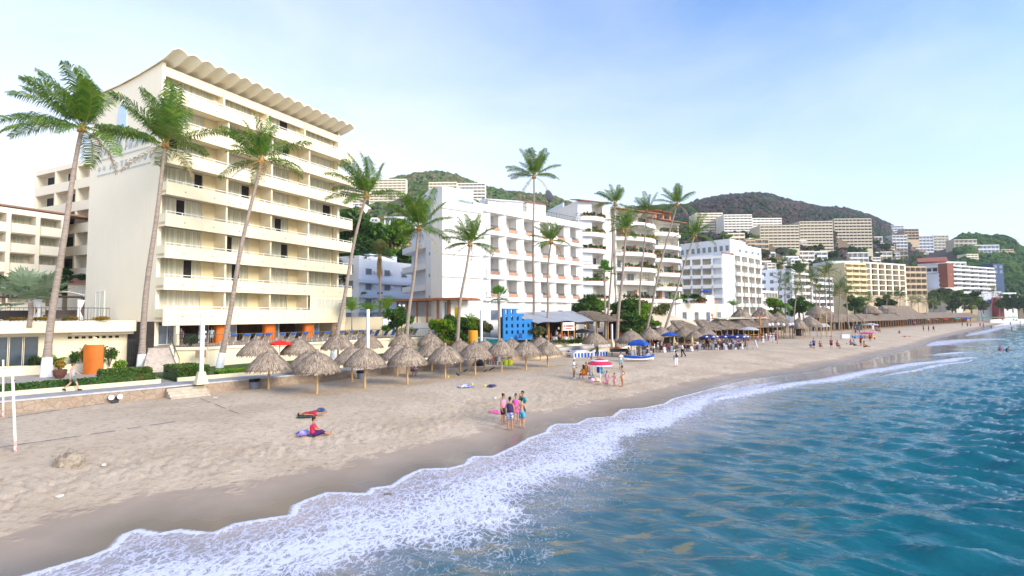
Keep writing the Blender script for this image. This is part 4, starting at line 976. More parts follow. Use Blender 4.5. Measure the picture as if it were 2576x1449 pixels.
# building with planted terraces ------------------------------------
def plantbox(root, x, y, z, w, n, seed, mat=F_MID, flower=False):
    q = random.Random(seed); m = MB()
    for i in range(n):
        xx = x + w * (i + q.random()) / n; m.leaves((xx, y, z + q.uniform(.1, .4)), (w / n * .7, .25, q.uniform(.25, .6)), 48, .2, rr=q, shell=0)
    part(root, 'plants', m, mat)
    pm = MB()
    for i in range(n): xx = x + w * (i + .5) / n; pm.lathe([(.12, -.18), (.18, .1)], 7, c=(xx, y - .12, z))
    part(root, 'pots', pm, plain('terracotta_pot', (.5, .17, .07), .8))
b0_, b1_, b2_, b3_, b4_ = XY(1457, 98), XY(1527, 101), XY(1557, 103), XY(1655, 109), XY(1718, 114)
def terraces(name, label, a, b, zs, ztop, dep, bow, bays, seed, roofm=None, body=W_WARM):
    rz2, L2 = frame(a, b); root = thing(name, label, 'building', (a[0], a[1], zs[0]), rz2)
    mb = MB(); Ht = ztop - zs[0]; mb.box(0, L2, 2.2, dep, -6, Ht - .2); mb.box(0, L2, .3, 2.2, -6, -.4)
    for z in zs[1:] + [ztop]:
        mb.box(0, L2, .2, 2.198, z - zs[0] - .3, z - zs[0])
    for x in (0, L2 - .25): mb.box(x, x + .25, .6, 2.197, -.4, Ht - .31)
    part(root, 'wall', mb, body)
    for k, z in enumerate(zs):
        h = z - zs[0]; n = 9
        arc = [(-.2 + (L2 + .4) * j / n, .25 - bow * math.sin(math.pi * j / n) ** .6) for j in range(n + 1)]
        bl = MB().prism([(-.2, .6)] + arc + [(L2 + .2, .6)], h - .38, h - .02); ar2 = [(p[0], p[1] + .14) for p in arc]
        bl.prism(arc + ar2[::-1], h - .019, h + .42); bo = part(root, 'balcony', bl, W_WHITE)
        ir = MB(); ir.tube([(p[0], p[1] + .07, h + .95) for p in arc], .03, 5)
        for p in arc: ir.tube([(p[0], p[1] + .07, h + .42), (p[0], p[1] + .07, h + .95)], .02, 4)
        part(bo, 'railing', ir, IRON); part(bo, 'tile_edge', MB().prism([(p[0], p[1] - .02) for p in arc] + [(p[0], p[1] + .16) for p in arc[::-1]], h + .421, h + .47), TILE)
        for b_ in range(bays):
            w_ = L2 / bays; kind = (k + b_ + seed) % 3
            part(root, 'window', win(w_ * .55, 2.1, (W_WHITE if kind else WOOD, GLASS if kind != 2 else CURTW), 2), None, (w_ * (b_ + .22), 2.17, h + .05))
            if kind == 0: part(root, 'terracotta_wall', MB().box(w_ * (b_ + .8), w_ * (b_ + .98), 2.12, 2.18, h, h + 2.4), W_PINK)
            if kind == 1: part(root, 'air_conditioner', MB().box(w_ * (b_ + .82), w_ * (b_ + .82) + .7, 1.8, 2.19, h + 1.7, h + 2.15), FRAMEW)
        if (k + seed) % 4 != 3: plantbox(root, .2, .25 - bow * .55, h + .62, L2 - .4, max(3, int(L2 * (1.2 if (k * 3 + seed) % 3 else .7))), seed * 10 + k, F_LIME if k % 3 == 1 else F_MID)
    if roofm: part(root, 'roof', MB().prismx([(-1.3, Ht + .02), (2.0, Ht + .7), (2.0, Ht + .55), (-1.3, Ht - .12)], -.4, L2 + .4), roofm)
    return root
zsL = [ZH(1490, y, 99) for y in (757, 713, 672, 632, 591, 551)]
terraces('terraced_apartments', 'left stack of rounded balconies full of plants beside the white hotel', b0_, b1_, zsL, ZH(1457, 505, 98), 12, 1.5, 2, 1, TILE)
zsM = [ZH(1600, y, 106) for y in (757, 713, 680, 642, 604, 567)]
terraces('terraced_apartments', 'middle stack of wide curved balconies crowded with hanging greenery', b2_, b3_, zsM, ZH(1600, 533, 106), 12, 1.7, 3, 2, TILE)
zsR = [ZH(1690, y, 111) for y in (757, 727, 692, 656, 624, 591)]
terraces('terraced_apartments', 'right stack of planted balconies under a sloping terracotta roof', b3_, b4_, zsR, ZH(1690, 556, 111), 12, 1.5, 2, 3, TILE)
rzp, Lp = frame(b1_, b2_)
pyl = thing('white_pylon_block', 'plain white tapering wall with small windows between two balcony stacks', 'building', (b1_[0], b1_[1], 4), rzp)
hp = ZH(1540, 520, 102) - 4; part(pyl, 'wall', MB().add([(-.0, 1.2, -3), (Lp, .6, -3), (Lp, 12, -3), (0, 12, -3), (0, 1.8, hp), (Lp * .8, 1.2, hp + .6), (Lp * .8, 12, hp + .6), (0, 12, hp)], [(3, 2, 1, 0), (4, 5, 6, 7), (0, 1, 5, 4), (1, 2, 6, 5), (2, 3, 7, 6), (3, 0, 4, 7)]), W_WARM)
sdw = thing('terrace_side_block', 'shade-tinted white side block rising behind the brick balcony hotel with one corner opening', 'building', XY(1380, 112) + (5,), frame(XY(1380, 112), b0_)[0])
Ls = frame(XY(1380, 112), b0_)[1]; hs = ZH(1457, 503, 98) - 5
part(sdw, 'wall', MB().box(0, Ls - .02, 0, 3, -3, hs - .1), W_LAV); part(sdw, 'parapet', MB().box(0, Ls * .55, .01, .25, hs - .09, hs + .9), W_LAV)
part(sdw, 'corner_opening', win(2.2, 2.4, (W_LAV, DARK), 2), None, (Ls - 2.9, -.03, hs - 3.4))
rp_ = thing('roof_pergola', 'orange brick roof terrace with square pillars on the planted apartments', 'pergola', XY(1663, 112) + (ZH(1690, 556, 111) + .1,), frame(b3_, b4_)[0])
for x in (0, 2.6, 5.0): part(rp_, 'pillar', MB().box(x, x + .5, 1, 1.5, 0, 2.3), W_PINK)
part(rp_, 'roof', MB().prismx([(-.2, 2.31), (3.5, 2.7), (3.5, 2.9), (-.4, 2.5)], -1.5, 5.8), TILE)
# lower planted terraces and the arch house
p1, p2 = XY(1640, 112), XY(1822, 128)
lt = flat('lower_terrace', 'cream lower terrace block with flower pots along its top', 'building', p1, p2, 2.4, ZH(1730, 768, 120), 10, 1, 6, W_CREAM2, wf=.35, hf=.5)
plantbox(lt, 2, .6, lt.children[0].location.z + (ZH(1730, 768, 120) - 2.4) + .7, 20, 18, 5, F_MID)
for i, (px, py, mt) in enumerate(((1715, 750, F_MID), (1745, 748, F_DARK), (1700, 755, F_LIME), (1762, 758, F_RED))):
    c = D(px, py, 118); bush('leafy shrub on the upper planted terrace, %s from the left' % ORD[i], (c.x, c.y, c.z - .6), (2.2, 1, .9), mt, 320, .28, stem=False, group='terrace shrubs')
p1, p2 = XY(1777, 124), XY(1806, 126)
ah = thing('arch_house', 'small white house front with a terracotta arch niche beside the tent roof', 'house', p1 + (2.4,), frame(p1, p2)[0])
hh_ = ZH(1790, 744, 125) - 2.4; part(ah, 'wall', MB().box(0, 2.9, 0, 8, -1, hh_), W_WHITE)
part(ah, 'niche', MB().box(.4, 2.3, -.05, -.01, 2.3, 4.2), W_PINK)
ar = [(1.35 + .6 * math.cos(t), 3.0 + .6 * math.sin(t)) for t in [math.pi * j / 8 for j in range(9)]] + [(.75, 2.3), (1.95, 2.3)]
part(ah, 'arch_opening', MB().prismy(ar[::-1], -.09, -.052), W_WHITE); part(ah, 'brick_side', MB().box(2.91, 3.9, .2, 5, -1, hh_ - 1), W_PINK)
ub = D(1776, 731, 126)
def parasol(name, label, loc, r, h, mat, group=None, pole=WOODL, closed=False, n=8, val=.0, drop=.45, lean=0, pr=.035):
    root = thing(name, label, 'umbrella', loc, group=group)
    part(root, 'pole', MB().tube([(0, 0, 0), (0, 0, h)], pr, 6), pole)
    m = MB()
    if closed: m.lathe([(.1, h - 1.7), (.2, h - 1.2), (.13, h - .4), (.03, h)], 10, wob=.12)
    else:
        top = (0, 0, h + .02); rim = []; mid = []
        for k in range(n * 2):
            a = math.pi * k / n; rr = r * (1 if k % 2 == 0 else .96); rim.append((rr * math.cos(a), rr * math.sin(a), h - drop - (.04 if k % 2 == 0 else 0))); mid.append((rr * .5 * math.cos(a), rr * .5 * math.sin(a), h - drop * .36))
        low = [(x, y, z - .12) for x, y, z in rim]
        vs = [top] + mid + rim + low; c = 2 * n; fs = []
        for k in range(c):
            k2 = (k + 1) % c; fs += [(0, 1 + k, 1 + k2), (1 + k, 1 + c + k, 1 + c + k2, 1 + k2), (1 + c + k, 1 + 2 * c + k, 1 + 2 * c + k2, 1 + c + k2)]
        m.add(vs, fs)
    part(root, 'canopy', m, mat)
    if not closed:
        rb = MB()
        for k in range(n): a = 2 * math.pi * k / n; rb.tube([(0, 0, h - .5), (r * .6 * math.cos(a), r * .6 * math.sin(a), h - drop * .55)], .012, 4)
        part(root, 'ribs', rb, pole)
    if lean: root.rotation_euler = (lean, 0, 0)
    return root
BLUEU = plain('royal_blue_canvas', (.01, .08, .42), .8, .15)
parasol('roof_umbrella', 'small blue umbrella on the flowered terrace above the arch house', (ub.x, ub.y, ub.z - 2.2), 1.4, 2.4, BLUEU)
# white hotel with small square balconies ---------------------------
c1, c2, c3, c4 = XY(1716, 157), XY(1822, 152), XY(1850, 157), XY(1919, 172)
zt = ZH(1822, 645, 150)
recess('balcony_hotel', 'white seven storey hotel with yellow alcoves and small square balconies', 'hotel', c1, c2, 2.4, zt, 14, 7, 4, W_WHITE, rec=2.4, par=.9, wf=.5, hf=.8, winm=(FRAMEW, W_YEL), out=.8, fin=.5)
hb_ = thing('blank_gable', 'blank cool white gable of the balcony hotel with a tiled edge', 'building', (c2[0], c2[1], 2.4), frame(c2, c3)[0])
Lg = frame(c2, c3)[1]; part(hb_, 'wall', MB().box(0.02, Lg, 0, 3, -2, zt - 2.4 + 1.2), W_LAV); part(hb_, 'tile_edge', MB().box(-.1, Lg, -.25, .3, zt - 2.4 + 1.201, zt - 2.4 + 1.5), TILE)
recess('balcony_hotel', 'right hand wing of the white hotel with stacked square corner balconies', 'hotel', c3, c4, 2.4, ZH(1860, 638, 156), 14, 7, 4, W_WARM, rec=1.6, par=.95, wf=.5, hf=.6, winm=(W_CREAM2, GLASSB), out=.8, fin=.9)
flat('long_white_block', 'long white block with a band of top windows behind the balcony hotel', 'building', XY(1714, 200), XY(1842, 186), 4, ZH(1790, 612, 195), 14, 5, 9, W_WHITE, wf=.6, hf=.35)
flat('stepped_white_tower', 'white stepped rooftop tower just behind the balcony hotel', 'building', XY(1858, 190), XY(1920, 205), 4, ZH(1880, 620, 195), 14, 7, 4, W_LAV, wf=.4, hf=.3)
# ------------------------------------------------ mid and far town, each its own building
BL = []
def fb(name, label, px0, px1, ytop, ybot, Y0, Y1, nf, nb, m, style='flat', **k):
    a, b = XY(px0, Y0), XY(px1, Y1); zt_, z0_ = ZH((px0 + px1) / 2, ytop, (Y0 + Y1) / 2), ZH((px0 + px1) / 2, ybot, (Y0 + Y1) / 2)
    dep = k.pop('dep', 14); cat = k.pop('cat', 'building'); base = k.pop('base', max(4, z0_ - 1.2)); BL.append((px0, px1, ytop, ybot, max(Y0, Y1)))
    f = flat if style == 'flat' else recess
    return f(name, label, cat, a, b, z0_, zt_, dep, nf, nb, m, base=base, **k)
fb('white_apartments', 'cool white apartment house with metal framed windows behind the dark tall palms', 1915, 1995, 680, 775, 196, 190, 5, 4, W_LAV, wf=.5, hf=.5)
fb('low_arcade', 'low white arcade house with two rows of arches left of the palms', 1913, 1958, 735, 775, 172, 180, 2, 6, W_WARM, 'r', rec=1.5, par=.8, wf=.5)
fb('white_apartments', 'cream white apartment house partly hidden by the cluster of leaning palms', 1995, 2046, 690, 775, 195, 200, 5, 3, W_WARM, 'r', rec=1.8, par=.9, out=.5)
fb('pink_white_apartments', 'white apartments with dark red alcoves behind the reddish palm trunk', 2046, 2098, 700, 776, 205, 215, 5, 3, W_WHITE, 'r', rec=2, par=.9, wf=.8, winm=(W_PINK, GLASS), out=.4)
fb('yellow_round_hotel', 'pale yellow apartment block with rounded balconies and a blue glazed floor', 2130, 2184, 664, 775, 235, 240, 8, 3, W_YEL, 'r', rec=1.8, par=1.0, wf=.8, out=.7, winm=(W_CREAM2, W_CREAM))
fb('grey_roof_house', 'cool white building with a long grey roof behind the yellow apartment block', 2090, 2170, 660, 700, 262, 262, 2, 5, W_LAV, par=.8)
fb('colonnade_hotel', 'beige hotel with deep dark window grid and tall white piers', 2177, 2284, 664, 745, 262, 278, 6, 6, W_CREAM2, 'r', rec=2.4, par=.2, wf=.85, hf=.95, winm=(FRAMEW, DARK), fin=1.2, base=14)
fb('stone_terrace', 'pale stone terrace wall below the beige colonnaded hotel', 2180, 2330, 746, 770, 255, 290, 1, 4, W_SAND, wf=.1, hf=.2)
fb('rock_house', 'brown stone house with dry vines right of the beige colonnaded hotel', 2282, 2336, 672, 745, 290, 292, 5, 4, W_SAND, 'r', rec=2, par=.9)
fb('red_roof_house', 'white house with a bright red tiled roof above the stone house', 2321, 2366, 672, 716, 330, 325, 3, 3, W_WHITE, 'r', rec=1.5, par=.9, winm=(FRAMEW, DARK))
part(bpy.data.objects['red_roof_house'], 'roof', MB().prismx([(-.8, 14.6), (10, 18), (15, 14.6)], -1, 14), plain('red_roof', (.42, .13, .08)))
fb('white_villa_block', 'modern white block with black windows left of the red brown pillar', 2366, 2398, 690, 735, 320, 322, 4, 3, W_LAV, 'r', rec=1.5, winm=(FRAMEW, DARK))
pl = fb('brown_tower', 'tall reddish brown tower slab rising in front of the modern white apartments', 2389, 2405, 664, 718, 316, 318, 1, 1, plain('brown_red', (.26, .09, .05), .8), wf=.1, hf=.05, dep=5)
fb('white_upper_villa', 'white upper villa behind the reddish brown tower', 2366, 2438, 660, 700, 345, 350, 3, 5, W_WHITE, 'r', rec=1.6, winm=(FRAMEW, GLASS))
fb('modern_white_apartments', 'large modern white apartments with dark ribbon windows near the headland', 2402, 2508, 672, 738, 320, 345, 6, 5, W_WHITE, 'r', rec=2.2, par=1.0, wf=.75, winm=(FRAMEW, DARK), out=.5)
fb('navy_villa', 'dark navy and white villa at the right end of the modern apartments', 2505, 2531, 665, 690, 365, 368, 2, 2, plain('navy_wall', (.03, .07, .16)), wf=.4)
fb('white_block', 'small white block below the modern apartments beside the thatched beach houses', 2368, 2425, 725, 745, 310, 312, 1, 4, W_WHITE, wf=.5)
vb = fb('beach_villa', 'pale beach villa with a round window and a wine red wall at far right', 2464, 2524, 735, 780, 330, 330, 3, 4, W_LAV, dep=10, wf=.12, hf=.2)
part(vb, 'round_window', MB().prismy([(6.5 + 1.6 * math.cos(t), 5.2 + 1.6 * math.sin(t)) for t in [-2 * math.pi * j / 14 for j in range(14)]], -.1, -.02), plain('lilac_window', (.25, .25, .45)))
fb('wine_red_wall', 'tall wine red wall joined to the pale beach villa', 2509, 2527, 750, 780, 326, 327, 1, 1, plain('wine_red', (.28, .03, .04)), wf=.05, hf=.05, dep=3)
fb('villa_balcony', 'white cantilevered upper terrace at the right of the wine red wall', 2520, 2560, 738, 762, 334, 336, 2, 2, W_WHITE, 'r', rec=2, out=1.2)
fb('brown_upper_house', 'light brown house above the pale beach villa', 2462, 2510, 718, 735, 345, 345, 1, 3, W_SAND, wf=.5)
fb('terracotta_hotel', 'terracotta coloured terraces half hidden by palms on the far beach', 2370, 2460, 740, 782, 318, 322, 4, 8, W_SAND, 'r', rec=2.5, winm=(W_PINK, DARK), par=.9)
# hill buildings: base found on the slope
def hb(hill, name, label, px0, px1, ytop, ybot, nf, nb, m, style='r', skew=.0, **k):
    q = hill.at((px0 + px1) / 2, ybot); 
    if q is None: q = D((px0 + px1) / 2, ybot, hill.Yr * .8)
    Y = q.y - 4; k.setdefault('base', 10)
    return fb(name, label, px0, px1, ytop, ybot, Y * (1 - skew), Y * (1 + skew), nf, nb, m, style, **k)
hb(H1, 'hill_tower', 'grey beige condominium tower on the hill just right of the cream hotel', 853, 922, 450, 512, 9, 6, W_BEIGE, rec=1.6, par=1.0, wf=.7, skew=.02)
hb(H1, 'hill_tower', 'pale condominium slab on the hill behind the tall leaning palm crown', 926, 1020, 452, 512, 9, 8, W_CREAM2, rec=1.6, par=1.0, wf=.5, skew=.0, dep=5)
hb(H1, 'hill_white_block', 'bright white six storey block low on the hill beside the cream hotel roof line', 851, 912, 512, 562, 6, 5, W_WHITE, rec=1.4, par=.9)
hb(H1, 'hill_terrace_block', 'long stepped pale block on the hill crest above the white stair tower', 1078, 1150, 460, 500, 5, 7, W_CREAM2, rec=1.6, par=1.0)
hb(H1, 'hill_terrace_block', 'right part of the stepped pale crest block with two roof boxes', 1150, 1222, 462, 502, 5, 7, W_WARM, rec=1.6, par=1.0)
hb(H1, 'glass_roof_building', 'white hall with a blue glazed top floor left of the stair tower', 965, 1045, 548, 600, 3, 6, W_LAV, rec=1, par=.4, winm=(FRAMEW, GLASSB))
hb(H2, 'pyramid_condominium', 'stepped pyramid shaped condominium on the slope under the mountain', 1757, 1826, 537, 590, 8, 6, W_CREAM2, rec=2, par=1.0, wf=.8, winm=(W_BEIGE, DARK))
hb(H2, 'long_condominium', 'tall left half of the long white condominium below the mountain summit', 1828, 1900, 541, 588, 7, 7, W_WARM, rec=2, par=1.0)
hb(H2, 'long_condominium', 'lower right half of the long white condominium stepping down the ridge', 1901, 1975, 550, 590, 6, 7, W_WARM, rec=2, par=1.0)
hb(H2, 'grey_slab_hotel', 'bluish left end of the big grey slab hotel on the hillside', 1919, 2018, 568, 628, 8, 9, W_BEIGE, rec=2, par=.8, winm=(W_LAV, GLASSB), skew=.0)
hb(H2, 'grey_slab_hotel', 'middle section of the big grey slab hotel with white roof tents', 2020, 2104, 558, 632, 10, 9, W_BEIGE, rec=2, par=.9, winm=(FRAMEW, GLASSB))
hb(H2, 'grey_slab_hotel', 'right section of the big grey slab hotel, tallest of its three parts', 2108, 2203, 551, 628, 10, 10, W_BEIGE, rec=2, par=.9, winm=(FRAMEW, GLASSB))
hb(H2, 'ridge_block', 'pale blue block on the ridge right of the grey slab hotel', 2244, 2284, 568, 592, 4, 5, W_LAV)
hb(H2, 'unfinished_building', 'brown unfinished building frame on the ridge', 2286, 2322, 576, 604, 4, 4, W_SAND, winm=(W_SAND, DARK))
hb(H2, 'hill_white_cluster', 'white stepped houses below the pale blue ridge block', 2254, 2292, 592, 632, 5, 4, W_WHITE)
hb(H2, 'hill_white_cluster', 'wide white stepped apartments below the unfinished building', 2293, 2358, 594, 634, 5, 7, W_LAV)
hb(H2, 'hill_round_tower', 'cream tower with stacked balconies at the edge of the headland trees', 2358, 2397, 592, 650, 8, 4, W_CREAM2, par=1.0, out=.6)
rr_ = random.Random(5)
names = ['small white hillside house under the pyramid condominium', 'white house with arches on the slope left of the grey slab hotel', 'ochre house on the slope below the long condominium', 'low terracotta house with a thatched roof on the middle slope', 'long retaining block with red panels below the grey slab hotel', 'white house with red windows right of the retaining block', 'white gabled house cluster above the yellow apartment block', 'small white chapel like house on the slope', 'beige villa below the ridge block', 'ochre villa row right of the chapel like house', 'cream villa beside the tall round tower', 'white terrace house under the round tower', 'small white house above the dark tall palms', 'white wall house in the scrub above the dark palms', 'flat roofed house left of the red window house']
spec = [(1890, 1912, 600, 612), (1838, 1880, 588, 608), (1882, 1906, 606, 622), (1905, 1940, 603, 628), (2010, 2055, 633, 655), (2056, 2088, 634, 656), (2136, 2192, 636, 664), (2196, 2222, 648, 664), (2222, 2252, 634, 655), (2256, 2292, 632, 655), (2330, 2358, 634, 652), (2300, 2390, 652, 664), (1928, 1956, 636, 648), (1915, 1945, 658, 672), (1975, 2015, 646, 660)]
for i, (a, b, t, bt) in enumerate(spec):
    hb(H2, 'hillside_house', names[i], a, b, t, bt, 2 if bt - t > 15 else 1, max(2, (b - a) // 12), rr_.choice([W_WHITE, W_WARM, W_CREAM2, W_LAV] if i not in (2, 3, 9) else [W_SAND]), base=10, dep=9)
for i, (a, b, t, bt, lb) in enumerate(((2410, 2468, 603, 622, 'low villa among trees on the headland crest'), (2462, 2524, 617, 638, 'white flat roofed villa on the right shoulder of the headland'), (2528, 2560, 628, 640, 'brown roofed villa at the far right of the headland'), (2440, 2470, 640, 652, 'small pale villa in the trees halfway down the headland'))):
    hb(H3, 'headland_villa', lb, a, b, t, bt, 2, max(3, (b - a) // 10), (W_BEIGE, W_LAV, W_SAND, W_CREAM2)[i], base=12, dep=10)
q = D(2562, 628, 540); ms = thing('radio_mast', 'lattice radio mast on the headland skyline', 'mast', (q.x, q.y, q.z - 1))
part(ms, 'mast', MB().tube([(0, 0, 0), (0, 0, 13)], [.9, .25], 4), plain('grey_steel', (.3, .32, .35))); part(ms, 'panel', MB().box(-.9, .9, -.3, .3, 9, 11), FRAMEW)

# more little houses on the slopes
q = random.Random(41)
for i in range(120):
    if i < 92: hl, px, py = H2, q.uniform(1850, 2390), q.uniform(600, 690)
    else: hl, px, py = H1, q.uniform(850, 1010), q.uniform(560, 640)
    w_, h_ = q.uniform(14, 30), q.uniform(9, 18)
    if any(a - w_ * .4 < px < b - w_ * .6 and t < py < bt + h_ * .5 for a, b, t, bt, Y in BL): continue
    m_ = q.choice([W_WHITE, W_WHITE, W_WARM, W_LAV, W_CREAM2, W_SAND])
    r_ = hb(hl, 'hillside_house', 'one of the little %s houses scattered over the green slope' % {W_SAND: 'sandy', W_CREAM2: 'cream', W_LAV: 'bluish white'}.get(m_, 'white'), px, px + w_, py - h_, py, 1 + (h_ > 13), max(2, int(w_ / 8)), m_, base=10, dep=8, winm=(FRAMEW, q.choice([DARK, GLASSB])))
    r_['group'] = 'little hillside houses'
    if q.random() < .35: ww_ = w_ / F * r_.location.y; part(r_, 'roof', MB().prismx([(-.6, 0), (8, 0), (3.6, 1.8)], -.4, ww_ + .4), TILE, (0, 0, h_ / F * r_.location.y + .55))
def proj(P):
    Q = P - np.array((0, 0, ZC)); f_ = np.array(fw); a = Q @ f_; return CX + F * (Q @ np.array(rt)) / a, CY - F * (Q @ np.array(up)) / a
def clear(p, sz):
    X_, Y_ = proj(p); e = sz / p[:, 1] * F; k = np.ones(len(p), bool)
    for a, b, t, bt, Y in BL: k &= ~((X_ > a - e) & (X_ < b + e) & (Y_ > t - 3) & (Y_ < bt + e * .35) & (p[:, 1] < Y + 16))
    return p[k], sz[k]
p, sz = scatter(H1, 17000, -.55, .5, .05, 1.03, 2.8, 1); p, sz = clear(p, sz); treeblobs('hillside_trees', p, sz, WD1, 1, 'scrubby green trees covering the hill behind the white hotels')
p, sz = scatter(H2, 30000, 0.0, 1.05, .1, 1.02, 3.3, 2); p, sz = clear(p, sz); treeblobs('mountain_forest', p, sz, WD2, 2, 'purplish bare and dark green forest over the big distant mountain')
p, sz = scatter(H3, 13000, .7, 1.4, .05, 1.03, 2.8, 3); p, sz = clear(p, sz); treeblobs('headland_trees', p, sz, WD3, 3, 'dense lush green trees covering the headland at the right')
# ================================================================= PALMS
def frond(m, base, az, el, L, droop, wind, q, nl=30, w=.62, mi=0, rach=.035, dens=1.):
    """one pinnate frond: a bending rachis with hanging leaflets on both sides"""
    pts = []; p = Vector(base); d = Vector((math.cos(az) * math.cos(el), math.sin(az) * math.cos(el), math.sin(el))); n = 9; st = L / n
    for i in range(n + 1):
        pts.append(p.copy()); g = droop * (i / n) ** 1.2
        d = (d + Vector((wind[0], wind[1], -g)) * (1.4 / n)).normalized(); p = p + d * st
    m.tube(pts, [rach * (1 - .8 * i / n) for i in range(n + 1)], 4, 1, cap=False)
    for i in range(nl):
        t = .12 + .88 * (i + .5) / nl; k = t * n; j = min(int(k), n - 1); f = k - j
        c = pts[j].lerp(pts[j + 1], f); tg = (pts[j + 1] - pts[j]).normalized()
        sd = tg.cross(Vector((0, 0, 1))); sd = sd.normalized() if sd.length > .05 else Vector((1, 0, 0)); upv = sd.cross(tg)
        ll = w * L * .38 * (math.sin(math.pi * min(1, t * .86 + .10)) ** .6) * q.uniform(.8, 1.15) + .08
        for s in (-1, 1):
            if q.random() > dens: continue
            dirv = (sd * s * .85 + tg * .55 + upv * q.uniform(.05, .4) + Vector((wind[0], wind[1], 0)) * .5).normalized()
            e1 = c + dirv * ll * .55; e2 = e1 + (dirv + Vector((0, 0, -q.uniform(.7, 1.7)))).normalized() * ll * .55
            h = tg * (.035 + .012 * L) * .43
            m.add([c - h * .6, c + h * .6, e1 + h, e1 - h, e2], [(0, 1, 2, 3), (3, 2, 4)], mi)
def crown(seed, R_, nf=20, wind=(-.25, 0), up_=6, nl=30, dead=2, mats=None, name='crown', lowb=None):
    q = random.Random(seed); m = MB(); nf = int(nf * 1.0); up_ = int(up_ * 1.2); nl = int(nl * 1.6)
    for i in range(nf):
        f = i / nf
        az = i * 2.39996 + q.uniform(-.35, .35)
        if i < up_: el = R(q.uniform(50, 84)); L = R_ * q.uniform(.8, 1.05); dr = q.uniform(.45, .95)
        elif i < nf * .68: el = R(q.uniform(22, 55)); L = R_ * q.uniform(.9, 1.1); dr = q.uniform(.7, 1.2)
        else: el = R(q.uniform(-15, 18)); L = R_ * q.uniform(.8, 1.05); dr = q.uniform(.9, 1.5)
        frond(m, (.1 * math.cos(az), .1 * math.sin(az), .0), az, el, L, dr, wind, q, nl, dens=.95)
    m2 = MB()
    for i in range(dead): 
        az = q.uniform(0, 6.28); frond(m2, (.1 * math.cos(az), .1 * math.sin(az), -.1), az, R(-35), R_ * .8, 1.3, wind, q, int(nl * .6), w=.4, dens=.7)
    m3 = MB(); m3.ball((0, 0, -.05), (.24, .24, .4), 8, 6)
    for i in range(9): a = i * .7; m3.ball((.25 * math.cos(a), .25 * math.sin(a), -.22 - .12 * (i % 2)), .12, 6, 5)
    return m.mesh(name, [F_PALM, F_PALMY]), m2.mesh('dry_fronds', [F_DRY, F_DRY]), m3.mesh('coconuts', [plain('coconut_husk', (.42, .22, .05), .7)], True)
def palm(px, py, cpx, cpy, label, Rpx, Y=None, z=PROM, seed=1, white=0, r0=.24, bow=.0, wind=(-.25, 0), nf=20, up_=6, nl=30, Yc=None, group='coconut palms along the beachfront', dead=2, mat=None):
    b = G(px, py, z) if Y is None else D(px, py, Y); b.z = z
    if Y: b = Vector((D(px, py, Y).x, Y, z))
    tp = D(cpx, cpy, Yc or b.y); root = thing('coconut_palm', label, 'palm tree', b, group=group)
    wind = (wind[0] * 1.5, wind[1] * 1.5); v = tp - b; pts = []; rad = []; n = 16
    for i in range(n + 1):
        t = i / n; off = bow * math.sin(math.pi * t) + .08 * math.sin(t * 9 + seed)
        pts.append(Vector((v.x * (t + 0) + off, v.y * t, v.z * t))); rad.append(r0 * (1.4 - 2.6 * t) if t < .12 else r0 * (1.0 - .5 * t) * (1 + .05 * (i % 2)))
    pts[0].z -= .15
    m = MB(); m.smooth = True; m.tube(pts, rad, 10); part(root, 'trunk', m, TRUNK)
    if white:
        k = max(2, int(white / v.z * n + 1)); pw = [pts[0]]; zz = white / v.z; rw = [rad[0] * 1.06]
        for i in range(1, 5): t = zz * i / 4; pw.append(Vector((v.x * t + bow * math.sin(math.pi * t) + .08 * math.sin(t * 9 + seed), v.y * t, v.z * t))); rw.append(float(np.interp(t, [j / n for j in range(n + 1)], rad)) + .018)
        part(root, 'painted_base', MB().tube(pw, rw, 10), WPAINT)
    R_ = Rpx / F * tp.y; cm, dm, km = crown(seed, R_, nf, wind, up_, nl, dead)
    if mat: cm.materials[0] = mat
    o = part(root, 'crown', cm, None, tuple(pts[-1])); part(o, 'dry_fronds', dm); part(root, 'coconuts', km, None, tuple(pts[-1])); return root
palm(115, 948, 208, 320, 'tall leaning palm with a white painted base before the pavilion, leftmost of all', 165, seed=3, white=1.55, bow=-.25, wind=(-.30, -.1), nf=22, up_=8, nl=40, r0=.27)
palm(352, 930, 418, 362, 'second tall palm with a white painted base beside the terrace stairs', 150, seed=8, white=1.4, bow=-.2, wind=(-.2, 0), nf=20, up_=7, nl=38, r0=.26)
palm(553, 925, 656, 402, 'third palm with a white base, leaning right in front of the hotel balconies', 118, seed=12, white=1.4, bow=-.15, wind=(-.12, 0), nf=18, up_=6, nl=36, r0=.24)
palm(838, 898, 920, 490, 'fourth palm with a white base at the right end of the cream hotel', 108, Y=55, seed=17, white=1.7, bow=-.2, wind=(-.3, 0), nf=18, up_=8, nl=34, dead=1)
palm(1020, 868, 1056, 572, 'palm rising from behind the parasols in front of the white stair tower', 102, Y=61, z=2.0, seed=21, bow=-.1, wind=(-.22, 0), nf=20, up_=7, nl=34)
palm(1147, 862, 1183, 612, 'shorter palm in front of the blank corner of the white hotel', 76, Y=65, z=2.2, seed=26, bow=-.2, wind=(-.2, 0), nf=18, up_=6, nl=32)
palm(1340, 790, 1342, 442, 'tallest slender palm standing high above the white seafront hotel roof', 74, Y=74, z=2.5, seed=31, bow=.05, wind=(-.1, 0), nf=18, up_=6, nl=30, r0=.2)
palm(1378, 790, 1385, 606, 'shorter palm just right of the tallest palm before the brick balconies', 54, Y=73, z=2.5, seed=36, bow=-.25, nf=17, up_=6, nl=28, r0=.2)
palm(1526, 800, 1548, 512, 'slim palm in front of the blank white pylon wall', 54, Y=86, z=2.0, seed=41, bow=-.05, wind=(-.2, 0), nf=15, up_=6, nl=26, r0=.2)
